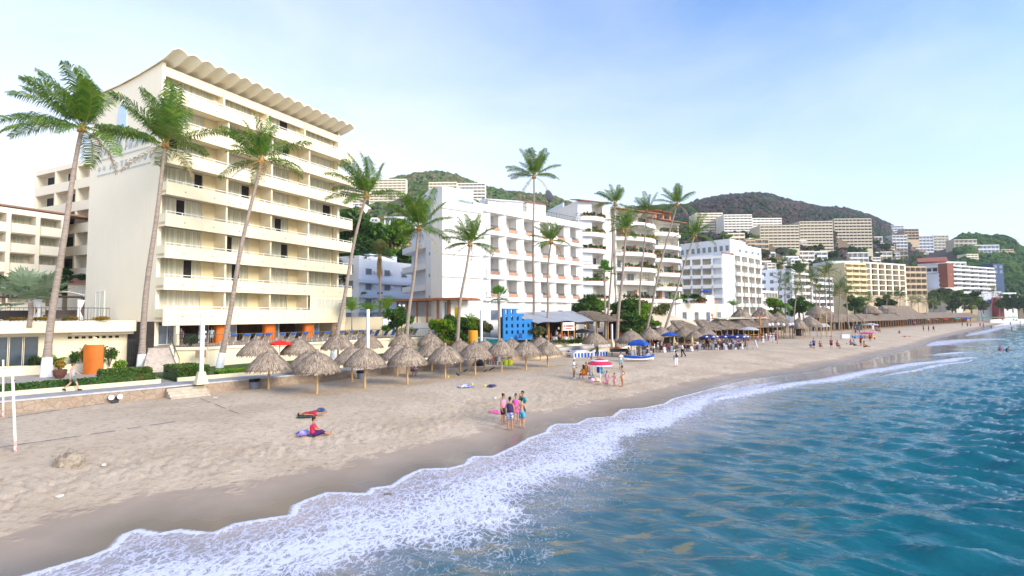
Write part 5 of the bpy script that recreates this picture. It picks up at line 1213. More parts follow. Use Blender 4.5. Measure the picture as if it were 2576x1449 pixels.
palm(1550, 868, 1577, 575, 'thick palm rising from the restaurant deck edge beside the white post', 58, Y=76, z=1.2, seed=46, bow=-.1, wind=(-.25, 0), nf=17, up_=6, nl=28, r0=.26)
palm(1602, 800, 1627, 530, 'slender palm leaning right in front of the middle planted balconies', 50, Y=88, z=2.0, seed=51, bow=-.1, wind=(-.2, 0), nf=14, up_=6, nl=24, r0=.19)
palm(1618, 860, 1702, 514, 'strongly leaning palm reaching above the roof pergola of the planted apartments', 56, Y=84, z=1.3, seed=56, bow=-.25, wind=(-.1, 0), nf=15, up_=6, nl=26, r0=.22)
palm(1662, 850, 1748, 590, 'leaning palm right of the planted apartments with a full green crown', 56, Y=86, z=1.3, seed=61, bow=-.2, wind=(-.2, 0), nf=16, up_=6, nl=26, r0=.22, Yc=88)
far_p = [(1948, 778, 1965, 668, 26, 150, 'slim far palm left of the cluster before the white apartments'), (1996, 778, 2002, 735, 34, 132, 'short bushy palm with a heavy dark crown beside the thatched cones'), (2022, 778, 2012, 690, 30, 148, 'far palm with a ragged crown in the left of the tall cluster'), (2036, 776, 2042, 702, 26, 150, 'far palm leaning right, second in the tall cluster'), (2050, 776, 2052, 716, 24, 152, 'small far palm in the middle of the cluster'), (2078, 776, 2075, 690, 26, 156, 'far palm with a reddish bare trunk'), (2088, 776, 2084, 678, 24, 160, 'far palm behind the reddish trunk'), (2062, 772, 2060, 735, 20, 156, 'low dark far palm beneath the reddish trunk'),
         (2108, 782, 2112, 728, 36, 158, 'big dark full far palm near the middle of the far beach'), (2134, 780, 2128, 738, 28, 162, 'far palm overlapping the big dark one'), (2095, 782, 2098, 742, 24, 160, 'far palm tucked left of the big dark one'), (2176, 780, 2182, 762, 26, 176, 'squat far palm behind the thatched roofs'), (2256, 766, 2256, 742, 20, 240, 'far palm in front of the colonnaded hotel'), (2262, 770, 2264, 748, 16, 244, 'smaller far palm before the colonnaded hotel'),
         (2380, 784, 2378, 762, 14, 300, 'far palm before the terracotta terraces, first of the row'), (2396, 784, 2398, 758, 14, 305, 'far palm before the terracotta terraces, second of the row'), (2420, 784, 2424, 760, 14, 300, 'far palm before the terracotta terraces, third of the row'), (2292, 784, 2294, 757, 20, 262, 'far palm right of the colonnaded hotel base'), (2312, 786, 2309, 760, 18, 266, 'far palm left of the stone terrace steps'), (2330, 786, 2333, 758, 20, 270, 'far palm behind the third long thatched shelter'), (2350, 786, 2346, 762, 18, 276, 'far palm behind the fourth long thatched shelter'), (2366, 786, 2368, 757, 18, 284, 'far palm at the left end of the terracotta terraces'), (2440, 786, 2442, 762, 15, 300, 'far palm at the right end of the terracotta terraces'), (1974, 782, 1976, 712, 32, 138, 'full far palm between the slim one and the bushy one'), (2232, 778, 2230, 752, 18, 222, 'far palm at the left foot of the colonnaded hotel'), (2490, 772, 2498, 736, 17, 318, 'far palm before the beach villa with the round window'), (2512, 778, 2516, 748, 14, 318, 'little far palm beside the wine red wall'), (2470, 775, 2462, 740, 14, 320, 'far palm left of the beach villa')]
for i, (a, b, c, d, r_, Y, lb) in enumerate(far_p):
    palm(a, b, c, d, lb, r_ * 1.3, Y=Y, mat=F_PALMD, z=1.5, seed=100 + i, nf=16, up_=5, nl=14, r0=.22, bow=.1 * (-1) ** i, group='coconut palms on the far beach', wind=(-.1, 0), dead=3)
# fan palms
def fanpalm(loc, h, rc, label, mat=F_FAN, seed=0, n=22, skirt=0, r0=.16, group=None, leaf=.75, name='fan_palm'):
    root = thing(name, label, 'palm tree', loc, group=group); q = random.Random(seed); m = MB(); top = Vector((0, 0, h))
    part(root, 'trunk', MB().tube([(0, 0, -.2), (.05, 0, h * .5), (0, 0, h)], [r0 * 1.3, r0, r0 * 1.1], 9), TRUNK)
    for i in range(n):
        az = i * 2.4 + q.uniform(-.3, .3); el = R(q.uniform(-25, 80)); d = Vector((math.cos(az) * math.cos(el), math.sin(az) * math.cos(el), math.sin(el)))
        c = top + d * rc * q.uniform(.45, .62); m.tube([top, c], .015, 4, 0, cap=False)
        sd = d.cross(Vector((0, 0, 1))).normalized(); up2 = sd.cross(d).normalized()
        nb = 15
        for k in range(nb):
            a = R(-125 + 250 * k / (nb - 1)); dd = (d * math.cos(a) + sd * math.sin(a)).normalized(); ln = rc * .55 * leaf * (1 - .25 * abs(a) / 2.2) * q.uniform(.85, 1.1)
            w = dd.cross(up2).normalized() * ln * .085; e = c + dd * ln + Vector((0, 0, -.16 * ln)) + up2 * ln * .1
            m.add([c, c + dd * ln * .55 + w, e, c + dd * ln * .55 - w], [(0, 1, 2, 3)])
    part(root, 'crown', m, mat)
    if skirt:
        s = MB()
        for i in range(90): a = q.uniform(0, 6.28); r_ = q.uniform(.1, .4); z0 = h - q.uniform(0, .6); s.tube([(r_ * .5 * math.cos(a), r_ * .5 * math.sin(a), z0), (r_ * 1.3 * math.cos(a), r_ * 1.3 * math.sin(a), z0 - skirt * q.uniform(.5, 1))], [.06, .02], 4)
        part(root, 'dry_skirt', s, F_DRY)
    return root
c = D(75, 803, 43.2); fanpalm((c.x, c.y, ZR - .3), 2.0, 3.0, 'silvery fan palm between the two white canopies on the pavilion roof', F_SILV, 5, 26, leaf=1.0)
c = D(1255, 850, 66); fanpalm((c.x, 66, 2.4), ZH(1255, 748, 66) - 2.4, 1.9, 'short fan palm left of the blue perforated wall', F_FAN, 6, 26)
c = D(1522, 790, 83); fanpalm((c.x, 83, 2.4), ZH(1522, 686, 83) - 2.4, 2.5, 'fan palm with a rusty trunk before the left planted balconies', F_FAN, 7, 24)
c = D(955, 800, 78); fanpalm((c.x, 78, 3.4), ZH(955, 640, 78) - 3.4, 2.6, 'shaggy fan palm with a hanging brown skirt beside the small inn', F_OLIVE, 8, 30, skirt=3.4)
for i, (px, py, h, Y, lb) in enumerate(((885, 822, 3.6, 70.5, 'lime green garden palm nearest the cream hotel'), (928, 822, 3.4, 72, 'second lime green garden palm along the cream wall'), (972, 822, 4.0, 74, 'third lime green garden palm, left of the notice board'), (1183, 835, 2.4, 72, 'lime garden palm behind the yellow wall'), (140, 905, 1.5, 43.5, 'small lime garden palm right of the first palm trunk by the pavilion'), (1335, 842, 2.0, 70, 'pale young palm right of the blue perforated wall'), (1700, 780, 3.2, 105, 'lime palm at the left of the arch house'), (1985, 800, 2.6, 120, 'bright lime palm amid the thatched huts'), (1845, 790, 3, 112, 'lime palm left of the big thatched cones'), (2040, 800, 2.6, 125, 'lime palm between the thatched huts and the far palms'))):
    c = D(px, py, Y); root = thing('garden_palm', lb, 'palm tree', (c.x, c.y, c.z if i not in (4,) else PROM), group='small lime palms'); q = random.Random(200 + i)
    part(root, 'trunk', MB().tube([(0, 0, -1.2), (0, 0, h * .62)], [.1, .07], 7), TRUNK); m = MB()
    for k in range(13): frond(m, (0, 0, h * .6), k * 2.4, R(q.uniform(25, 75)), h * .55, q.uniform(1.2, 1.9), (-.1, 0), q, 20, w=.8)
    part(root, 'crown', m, [F_LIME, F_LIME])
# broadleaf trees and shrubs -----------------------------------------
def treemeshes(seed, mat, n=2600, size=.2):
    q = random.Random(seed); m = MB(); t = MB(); t.tube([(0, 0, -.6), (.1, .05, 1.2), (0, 0, 2.4)], [.22, .16, .1], 8)
    for i in range(14):
        a = i * 2.4; r_ = q.uniform(.5, 1.8); z = q.uniform(.7, 3.5) if i % 2 else q.uniform(1.8, 3.6); c_2 = (r_ * math.cos(a), r_ * math.sin(a), z)
        t.tube([(0, 0, 1.4 + i * .1), (c_2[0] * .6, c_2[1] * .6, z * .8), c_2], [.08, .05, .02], 5)
        m.leaves(c_2, (q.uniform(.7, 1.2), q.uniform(.7, 1.2), q.uniform(.5, .9)), n // 10, size, rr=q, shell=.15)
    return t.mesh('trunk', [TRUNKD]), m.mesh('crown', [mat])
TV = [treemeshes(300 + i, mt) for i, mt in enumerate((F_DARK, F_MID, F_OLIVE, F_MID, F_LIME, F_DARK))]
def tree(px, py, Y, sc, v, label, z=None, group='trees between the buildings', name='broadleaf_tree', cat='tree'):
    c = D(px, py, Y); root = thing(name, label, cat, (c.x, c.y, (c.z if z is None else z) - .9 * sc), rnd.uniform(0, 6.28), group, sc)
    part(root, 'trunk', TV[v][0]); part(root, 'crown', TV[v][1]); return root
near_t = [(868, 715, 96, 2.3, 0, 'dark tree mass directly right of the cream hotel balconies'), (905, 700, 102, 2.4, 0, 'tall dark tree behind the small white inn'), (938, 700, 110, 2.4, 1, 'green tree rising behind the blue inn wing'), (890, 640, 120, 3.6, 1, 'tree on the slope below the white hill block'), (1000, 715, 112, 2.6, 0, 'dark tree between the inn and the white stair tower'), (985, 655, 130, 3.4, 4, 'yellow green tree under the glazed hall'),
          (180, 735, 68, 1.0, 0, 'dark tree filling the gap left of the hotel end wall'), (120, 745, 60, .8, 5, 'dark shrubbery behind the roof canopies'), (10, 740, 56, .8, 5, 'dark bush at the left edge behind the canopies'),
          (1000, 828, 66, .9, 1, 'rounded green hedge tree left of the notice board'), (1110, 862, 68, 1.05, 4, 'green bush right of the terrace end'), (1140, 852, 70, 1.0, 1, 'leafy bush below the yellow wall'), (1170, 850, 72, 1.0, 4, 'bright bush left of the orange drum'), (1205, 848, 74, .9, 2, 'olive bush behind the white beach post'), (1345, 850, 69, .6, 2, 'pale leafed shrub at the right of the blue wall'),
          (1480, 800, 92, 1.3, 1, 'bushy palm like shrubbery under the left planted balconies'), (1505, 800, 94, 1.2, 4, 'light green shrubbery behind the grey awning'), (1575, 812, 94, 1.4, 3, 'leafy tree between the leaning palms'), (1605, 818, 94, 1.5, 4, 'bright tree right of the restaurant stairs'), (1640, 812, 98, 1.4, 2, 'olive tree left of the cream tent roof'), (1622, 838, 88, 1.1, 4, 'yellow green bush beneath the leaning palms'), (1585, 835, 86, 1.1, 1, 'green bush beside the orange stair rail'),
          (1950, 790, 130, 1.4, 4, 'light bush amid the thatched huts'), (2012, 792, 134, 1.5, 1, 'green bush before the far palm cluster'), (2150, 782, 190, 1.8, 1, 'green bush behind the far thatched roofs'), (2230, 776, 230, 2.0, 0, 'dark bush at the foot of the colonnaded hotel')]
for a in near_t: tree(*a)
q = random.Random(12)
spots = [(1880, 640), (1900, 600), (1925, 640), (1945, 655), (1965, 610), (1960, 668), (1985, 676), (1995, 640), (2030, 628), (2060, 626), (2100, 640), (2120, 630), (2140, 626), (2170, 632), (2205, 640), (2225, 625), (2240, 640), (2200, 612), (2235, 655), (2260, 662), (2295, 660), (2320, 656), (2340, 648), (1840, 606), (1870, 586), (1830, 600), (1895, 668), (1915, 690), (2010, 670), (2050, 668), (2085, 655), (2110, 660), (1780, 600), (1800, 612), (2150, 560 + 70), (1900, 580)]
for i, (px, py) in enumerate(spots):
    h = H2.at(px, py + 8)
    if h is None: continue
    Y = h.y - 6; sc = (26 / F * Y) / 4.2 * q.uniform(.7, 1.15)
    tree(px, py + 8, Y, sc, (1, 4, 2, 3, 0, 5)[i % 6], 'one of the rounded green trees dotted among the houses on the slope', group='slope trees')
for i in range(26):
    px = 2270 + i * 8 + q.uniform(-4, 4); py = 768 + q.uniform(-26, 16)
    tree(px, py, 302, q.uniform(1.3, 2.1), (1, 2, 4, 5)[i % 4], 'one of the green trees crowded behind the far thatched beach roofs', group='far beach trees')
for i in range(6):
    tree(2520 + i * 14, 776 - (i % 2) * 8, 318, q.uniform(1.5, 2.3), (1, 0)[i % 2], 'one of the dark green trees at the foot of the headland', group='headland foot trees')
# ================================================================= THATCHED PARASOLS
def thatchmat():
    m, nt, P = newmat('dry_thatch'); L = nt.links; g = N(nt, 'ShaderNodeNewGeometry')
    r = ramp(nt, [(0, (.15, .10, .07)), (.3, (.29, .22, .17)), (.65, (.42, .335, .26)), (1, (.56, .47, .36))]); L.new(g.outputs['Random Per Island'], r.inputs[0])
    L.new(mixc(nt, mathn(nt, 'MULTIPLY', mrange(nt, noiset(nt, 2.5, 4), .4, .7), .4), r.outputs[0], (.2, .14, .09)), P.inputs['Base Color']); P.inputs['Roughness'].default_value = .95; P.inputs['Specular IOR Level'].default_value = .1; return m
THATCH = thatchmat(); TBASE = plain('thatch_underlay', (.26, .2, .15), .95, .4, 12, .6)
def thatch_cone(seed, r=1.62, h=1.32, n=1900, straw=.42, w=.022):
    q = random.Random(seed); m = MB()
    pr = lambda t: (r * t, -h * (t ** 1.9 * .72 + .28 * t))          # convex profile, apex at 0
    pts = [pr(t / 8) for t in range(9)]
    m.lathe([(max(a, .03), b - .04) for a, b in reversed(pts)] , 20)
    base = m.mesh('underlay', [TBASE]); m = MB()
    for i in range(n):
        t = math.sqrt(q.uniform(.0, 1)) * .92; a = q.uniform(0, 6.283); l = straw * q.uniform(.6, 1.2) * (.6 + .5 * t)
        r0_, z0 = pr(t); r1, z1 = pr(min(t + l / r, 1.0)); lift = q.uniform(.0, .03); a1 = a + q.uniform(-.06, .06)
        if t + l / r > 1.0: z1 -= min(.24, (t + l / r - 1.0) * r * .8)
        p0 = Vector((r0_ * math.cos(a), r0_ * math.sin(a), z0 + .01)); p1 = Vector((r1 * math.cos(a1), r1 * math.sin(a1), z1 + lift)); sd = Vector((-math.sin(a), math.cos(a), 0)) * w * q.uniform(.6, 1.4)
        m.add([p0 - sd * .7, p0 + sd * .7, p1 + sd, p1 - sd], [(0, 1, 2, 3)])
    m.tube([(0, 0, -.1), (0, 0, .16)], [.16, .09], 8)
    return base, m.mesh('thatch', [THATCH])
THM = [thatch_cone(i) for i in range(4)]
POLE = MB().tube([(0, 0, -.4), (.02, 0, 1), (0, .01, 2.95)], [.095, .08, .075], 9).mesh('pole', [WOODL])
def palapa(px, py, label, v=0, sc=1, loc=None, hgt=3.05, r=1, group='thatched parasols on the sand', apex=None):
    p = loc or GS(px, py)
    root = thing('thatched_parasol', label, 'parasol', (p.x, p.y, p.z), v * 1.3, group)
    o = part(root, 'pole', POLE); o.scale = (1, 1, hgt / 3.05)
    o = part(root, 'roof', THM[v % 4][1], None, (0, 0, hgt)); o.scale = (r, r, r); o2 = part(o, 'underlay', THM[v % 4][0])
    b = MB()
    for k in range(6): a = k * 1.047; b.tube([(0, 0, hgt - 1.35), (1.15 * r * math.cos(a), 1.15 * r * math.sin(a), hgt - 1.0)], .03, 4)
    part(root, 'rafters', b, WOODL); return root
fr_ = [(675, 980, 880), (797, 990, 880), (918, 975, 870), (1025, 965, 868), (1120, 951, 864), (1195, 943, 857), (1262, 935, 853), (1324, 929, 855), (1378, 922, 856)]
for i, (px, py, ay) in enumerate(fr_):
    p = GS(px, py); hh2 = ZH(px, ay, p.y) - p.z
    palapa(px, py, '%s thatched parasol from the left in the front row on the sand' % ORD[i], i, hgt=hh2 - .1)
bk = [(775, 962, 880, 0), (886, 960, 868, 0), (1000, 947, 862, 0), (1087, 935, 855, 0), (1158, 934, 853, 0), (1219, 927, 853, 0), (1287, 916, 850, 0)]
for i, (px, py, ay, _) in enumerate(bk):
    p = GS(px, py); hh2 = ZH(px, ay, p.y) - p.z
    palapa(px, py, '%s thatched parasol from the left in the middle row' % ORD[i], i + 1, hgt=hh2 - .1)
gr = [(648, 848, 45.5), (752, 848, 48.5), (850, 838, 52), (925, 838, 56), (1013, 836, 60), (1083, 836, 63)]
for i, (px, ay, Y) in enumerate(gr):
    c = D(px, 900, Y); hh2 = ZH(px, ay, Y) - PROM
    palapa(px, 0, '%s thatched parasol from the left in the back row on the lawn' % ORD[i], i + 2, loc=Vector((c.x, c.y, PROM)), hgt=hh2 - .1, r=1.04)
c = D(1360, 880, 62); palapa(0, 0, 'thatched parasol behind the last front one beside the tan wall', 2, loc=Vector((c.x, c.y, 1.0)), hgt=ZH(1352, 845, 62) - 1.1)
rest = [(1497, 893, 834, 1.05, 68, 'thatched parasol standing over the striped boats'), (1588, 893, 828, 1.2, 70, 'ragged thatched parasol over the blue canopy'), (1636, 885, 823, 1.2, 80, 'thatched parasol left of the yellow folded umbrellas'), (1664, 884, 820, 1.1, 84, 'thatched parasol behind the blue open umbrella'), (1690, 880, 818, 1.1, 90, 'thatched parasol at the left corner of the bamboo restaurant'),
        (1722, 880, 820, 1.2, 88, 'thatched parasol in front of the bamboo restaurant, left one'), (1750, 882, 830, 1.0, 84, 'small thatched parasol above the diners'), (1774, 878, 820, 1.3, 88, 'thatched parasol in front of the bamboo restaurant, right one'),
        (2038, 842, 795, 1.6, 118, 'big thatched parasol right of the globe lamps'), (2056, 838, 768, 1.5, 122, 'tall thatched lookout roof among bare poles'), (2073, 812, 770, 1.7, 150, 'second tall thatched cone behind the lookout roof')]
for i, (px, py, ay, r_, Y, lb) in enumerate(rest):
    c = D(px, py, Y); z = max(1.0, min(1.3, c.z)); palapa(0, 0, lb, i, loc=Vector((c.x, Y, z)), hgt=ZH(px, ay, Y) - z - .1, r=r_, group='thatched parasols by the beach restaurants')
# ================================================================= RESTAURANTS AND HUTS
def thatch_roof(root, x0, x1, y0, y1, z0, z1, seed=0, n=900, hip=.25, straw=.8, w=.06, name='thatch_roof'):
    """hipped thatch roof made of overlapping straw bundles"""
    q = random.Random(seed); cx0, cx1 = x0 + (x1 - x0) * hip, x1 - (x1 - x0) * hip; cy = (y0 + y1) / 2
    V = [(x0, y0, z0), (x1, y0, z0), (x1, y1, z0), (x0, y1, z0), (cx0, cy, z1), (cx1, cy, z1)]; m = MB()
    m.add(V + [(a, b, c - .12) for a, b, c in V[:4]], [(0, 1, 5, 4), (1, 2, 5), (2, 3, 4, 5), (3, 0, 4), (9, 8, 7, 6), (0, 6, 7, 1), (1, 7, 8, 2), (2, 8, 9, 3), (3, 9, 6, 0)])
    o = part(root, name, m, TBASE); s = MB(); faces = [(0, 1, 5, 4), (3, 0, 4, 4), (1, 2, 5, 5)]
    for a, b, c, d in faces:
        A_, B_, C_, D_ = [Vector(V[k]) for k in (a, b, c, d)]
        k = int(n * ((B_ - A_).length / (x1 - x0)) * .9)
        for _ in range(k):
            u, v = q.random(), q.random() ** .8; v = q.uniform(-.02, .97)
            p = A_.lerp(B_, u).lerp(D_.lerp(C_, u), v); dn = (A_.lerp(B_, u) - D_.lerp(C_, u)).normalized(); sd = (B_ - A_).normalized() * w * q.uniform(.5, 1.3); nn = Vector((0, 0, .03 + q.random() * .07)); e = p + dn * straw * q.uniform(.5, 1) + nn
            s.add([p - sd + nn * .3, p + sd + nn * .3, e + sd, e - sd], [(0, 1, 2, 3)])
    part(o, 'straw', s, THATCH); return o
def posts(root, pts, z0, z1, r=.09, mat=WOODL, name='post'):
    for x, y in pts: part(root, name, MB().tube([(x, y, z0), (x, y, z1)], r, 7), mat)
# pergola restaurant beside the white hotel
p1, p2 = XY(965, 77.5), XY(1160, 71); rz2, L2 = frame(p1, p2)
zfl = ZH(1060, 812, 73.5); ztp = ZH(1060, 752, 73.5)
pg = thing('wooden_pergola', 'rust coloured wooden pergola with square posts above the cream wall', 'pergola', (p1[0], p1[1], zfl), rz2)
for i in range(8): part(pg, 'post', MB().box(.6 + i * (L2 - 1.2) / 7, .82 + i * (L2 - 1.2) / 7, .1, .3, 0, ztp - zfl - .25), WOOD)
part(pg, 'roof', MB().box(-.4, L2 + .6, -.7, 4, ztp - zfl - .25, ztp - zfl + .0).box(-.2, L2 + .4, -.5, 3.8, ztp - zfl + .001, ztp - zfl + .08), WOOD)
part(pg, 'floor', MB().box(0, L2, 0, 4, -.4, -.01), W_WHITE)
part(pg, 'back_wall', MB().box(0, L2 * .7, 4.0, 4.3, 0, ztp - zfl - .26), W_LAV)
p1, p2 = XY(850, 73.5), XY(1092, 75)
gw = flat('garden_wall', 'long cream garden wall behind the blue loungers', 'wall', p1, p2, TER, ZH(960, 800, 69), .3, 1, 1, W_CREAM, wf=.01, hf=.01, par=0) if False else single('garden_wall', MB().box(0, frame(p1, p2)[1], 0, .3, -1.5, ZH(980, 797, 74) - TER), W_CREAM, 'long cream garden wall behind the blue loungers', 'wall', p1 + (TER,), frame(p1, p2)[0])
bush('golden and red flower border along the foot of the cream garden wall', (XY(905, 71.5)[0], 71.5, TER), (4.2, .5, .55), F_YELF, 900, .12, name='flower_border', cat='flowers', stem=False)
bush('green flower border right of the notice board', (XY(1035, 73)[0], 73, TER), (3.6, .6, .75), F_LIME, 800, .13, name='flower_border', cat='flowers', stem=False)
nb = D(981, 830, 71.5); sb = thing('notice_board', 'white notice board on two thin legs before the garden wall', 'sign', (nb.x, nb.y, TER), .35)
part(sb, 'board', MB().box(-1, 1, -.03, .03, 1.0, 2.5), plain('board_white', (.75, .78, .84), .5, .04)); part(sb, 'frame', MB().box(-1.05, 1.05, -.02, .02, 2.5, 2.56).box(-1.05, 1.05, -.02, .02, .94, 1.0), IRON)
for x in (-1, 1): part(sb, 'leg', MB().tube([(x, 0, 0), (x, 0, 2.5)], .03, 6), IRON)
lmp = D(1010, 800, 73); lp_ = thing('globe_lamp', 'double globe lamp on a thin black post behind the notice board', 'lamp', (lmp.x, lmp.y, TER)); part(lp_, 'pole', MB().tube([(0, 0, 0), (0, 0, 4.4)], .05, 6), IRON)
GLOBE = plain('milk_glass_globe', (.85, .86, .9), .3, .03)
for x in (-.3, .3): part(lp_, 'globe', MB().ball((x, 0, 4.3), .2), GLOBE)
yw = D(1108, 800, 71.6); part_y = thing('yellow_wall', 'bright yellow wall end beside the wooden pergola with an awning below', 'wall', (yw.x, yw.y, zfl), rz2)
part(part_y, 'wall', MB().box(-1.1, 1.9, -.6, -.3, -1.0, .55), plain('egg_yellow', (.8, .5, .01), .6)); part(part_y, 'upper_panel', MB().box(2.6, 3.4, -.4, -.2, .3, 2.2), plain('egg_yellow', (.8, .5, .01), .6))
part(part_y, 'awning', MB().add([(-1, -.6, -1.05), (2, -.6, -1.05), (2.6, -1.8, -2.2), (-.2, -1.8, -2.2), (-1, -.6, -1.1), (2, -.6, -1.1), (2.6, -1.8, -2.25), (-.2, -1.8, -2.25)], [(0, 1, 2, 3), (7, 6, 5, 4), (0, 4, 5, 1), (1, 5, 6, 2), (2, 6, 7, 3), (3, 7, 4, 0)]), plain('grey_awning', (.36, .37, .42), .8))
lw_ = single('lower_white_wall', MB().box(0, 8, 0, .3, -1, 1.2), W_WHITE, 'low white wall under the wooden pergola', 'wall', (XY(1028, 73.4)[0], 73.4, zfl - 1.21), rz2)
# stairs side pieces near orange drum
od = D(1190, 850, 66); single('orange_drum', MB().lathe([(.62, 0), (.62, 1.9), (.58, 1.95)], 18), plain('bright_orange', (.8, .33, .02), .6, .06), 'bright orange cylindrical shower drum behind the parasols', 'drum', (od.x, od.y, ZH(1190, 870, 66)))
po = D(1238, 868, 69); ps = thing('turquoise_pool_slide', 'turquoise plastic pool edge glimpsed behind the parasols', 'pool slide', (po.x, po.y, 2.2), .3)
part(ps, 'slide', MB().add([(-3, 0, .2), (2.2, 0, .0), (2.2, 1.6, .9), (-3, 1.6, 1.3), (-3, 0, -.6), (2.2, 0, -.6), (2.2, 1.6, -.6), (-3, 1.6, -.6)], [(0, 1, 2, 3), (0, 4, 5, 1), (1, 5, 6, 2), (2, 6, 7, 3), (3, 7, 4, 0)]), plain('turquoise_plastic', (.0, .32, .27), .3)); part(ps, 'rim', MB().tube([(-3, 1.6, 1.35), (2.2, 1.6, .95)], .12, 6), WPL)
bush('long red tipped hedge bank behind the parasols left of the orange drum', (XY(1140, 64)[0], 64, 1.9), (3.6, 1, .8), F_RED, 1300, .13, name='hedge', cat='hedge', group='clipped hedges of the hotel garden', stem=False)
bush('second red tipped hedge bank right of the orange drum', (XY(1225, 66)[0], 66, 1.9), (2.2, 1, .55), F_RED, 700, .13, name='hedge', cat='hedge', group='clipped hedges of the hotel garden', stem=False)
# blue perforated wall
BLW = plain('bright_blue_paint', (.0, .17, .48), .6, .1, 2)
bwp1, bwp2 = D(1266, 857, 66), D(1340, 857, 68.5); rz2, L2 = frame((bwp1.x, bwp1.y), (bwp2.x, bwp2.y)); zb0 = bwp1.z; ztB = ZH(1280, 776, 66.5) - zb0
bl = thing('blue_screen_wall', 'bright blue stepped screen wall pierced by rows of square holes', 'wall', (bwp1.x, bwp1.y, zb0), rz2)
m = MB(); ncol = 5; cw_ = L2 / (ncol + .4); rws = [ztB * f for f in (.20, .40, .62, .83)]; hw = cw_ * .36; hh3 = ztB * .11
xs = [cw_ * (i + .45) + .0 for i in range(ncol)]; prev = 0; tops = [ztB, ztB, ztB, ztB * .83, ztB * .66]
edges = [0] + [e for x in xs for e in (x, x + hw)] + [L2]
for i in range(len(edges) - 1):
    a, b_ = edges[i], edges[i + 1]; ci = min(i // 2, 4); top = tops[ci if i % 2 else min(ci, 4)]
    if i % 2 == 0: m.box(a, b_, 0, .3, 0, top)
    else:
        z = 0
        for r_ in rws:
            if r_ + hh3 > top - .05: break
            m.box(a, b_, .001, .299, z, r_); z = r_ + (hh3 if r_ < ztB * .6 else hh3 * 1.2)
        m.box(a, b_, .001, .299, z, top - .002)
part(bl, 'wall', m, BLW); part(bl, 'folded_chair', MB().box(-.25, .25, -.7, -.66, .3, .9).box(-.25, .25, -.9, -.4, .28, .33), plain('navy', (.02, .04, .2)), (2.2, 0, 0))
# awning restaurant
ap1, ap2 = D(1340, 862, 68), D(1535, 862, 80); rz2, L2 = frame((ap1.x, ap1.y), (ap2.x, ap2.y)); zd = 2.6
ar_ = thing('awning_restaurant', 'open restaurant under a sagging grey awning with thatch at its right end', 'restaurant', (ap1.x, ap1.y + 1.2, zd), rz2)
part(ar_, 'floor', MB().box(-.5, L2 + .5, -1, 9, -2, 0), plain('deck_brown', (.22, .14, .09)))
posts(ar_, [(x, y) for x in np.linspace(.3, L2 - .5, 7) for y in (-.2,)], 0, 3.1, .12, WOODO)
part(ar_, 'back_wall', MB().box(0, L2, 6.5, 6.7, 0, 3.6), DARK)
zA, zB = ZH(1350, 788, 70) - zd, ZH(1480, 783, 78) - zd
n = 14; vs = []; fs = []; L3 = L2 * .80
for i in range(n + 1):
    t = i / n; x = -.6 + (L3 + .6) * t; sag = .22 * math.sin(t * math.pi * 2.0) + .14 * math.sin(t * 19)
    vs += [(x, -1.6, 2.75 + .3 * t + sag * .6), (x, 1.2, 3.35 + .35 * t), (x, 4.5, zA + (zB - zA) * t + .1)]
for i in range(n):
    for k in (0, 1): fs.append((i * 3 + k, i * 3 + 3 + k, i * 3 + 4 + k, i * 3 + 1 + k))
vs2 = [(a, b, c_ - .05) for a, b, c_ in vs]; nn_ = len(vs); fs += [tuple(nn_ + i for i in reversed(f)) for f in fs]; part(ar_, 'awning', MB().add(vs + vs2, fs), plain('grey_awning_cloth', (.36, .38, .43), .85, .12, .6))
thatch_roof(ar_, L2 * .68, L2 + 1.2, -1.9, 6.5, 3.0, zB + .1, 4, 700, .3)
part(ar_, 'brown_blind', MB().box(L2 * .48, L2 * .74, -.5, -.44, 2.45, 3.0), plain('brown_canvas', (.25, .15, .11)))
ss = thing('restaurant_sign', 'white hanging sign with red hand painted letters under the grey awning', 'sign', (0, 0, 0)); q_ = D(1430, 822, 71.3)
ss.location = (q_.x, q_.y - .3, q_.z - .5); ss.rotation_euler.z = rz2 - .25
part(ss, 'board', MB().box(-.98, .98, 0, .06, 0, 1.1), plain('sign_board_white', (.85, .83, .78))); text_part(ss, 'EL DORADO', .36, plain('sign_red', (.5, .04, .03)), (-.86, -.03, .5), (R(90), 0, 0), sx=.82); text_part(ss, 'RESTAURANT', .16, plain('sign_red', (.5, .04, .03)), (-.5, -.03, .2), (R(90), 0, 0))
part(ss, 'post', MB().box(-.06, .06, .08, .2, -2.2, 0), WOODO)
for i in range(6):
    q_ = D(1405 + i * 22, 826 - i * 2, 73 + i); a_ = thing('paper_lantern', 'pale paper lantern hanging under the restaurant roof, %s from the left' % ORD[i], 'lantern', (q_.x, q_.y, q_.z), group='paper lanterns'); part(a_, 'shade', MB().ball((0, 0, 0), (.16, .16, .2), 8, 6), plain('warm_lantern', (.8, .7, .45), .6)); part(a_, 'cord', MB().tube([(0, 0, .2), (0, 0, .7)], .012, 4), IRON)
bush('green hedge along the edge of the awning restaurant deck', (XY(1420, 70)[0], 69.6, zd - .25), (4.6, .5, .5), F_MID, 1100, .12, name='hedge', cat='hedge', group='restaurant hedges', stem=False)
dk1, dk2 = D(1408, 876, 67.5), D(1533, 868, 76); rz3, L4 = frame((dk1.x, dk1.y), (dk2.x, dk2.y))
dk = thing('restaurant_deck', 'pale concrete ledge in front of the awning restaurant', 'deck', (dk1.x, dk1.y, 1.4), rz3); part(dk, 'ledge', MB().box(-4, L4, -.2, 3.2, .35, .75), plain('grey_cap', (.5, .48, .48))); part(dk, 'face', MB().box(-4, L4, 0, 3, -.6, .349), stucco('tan_wall', (.56, .45, .3))); part(dk, 'planter_kerb', MB().box(-4, L4 * .9, 1.2, 1.45, .751, 1.05), KERB)
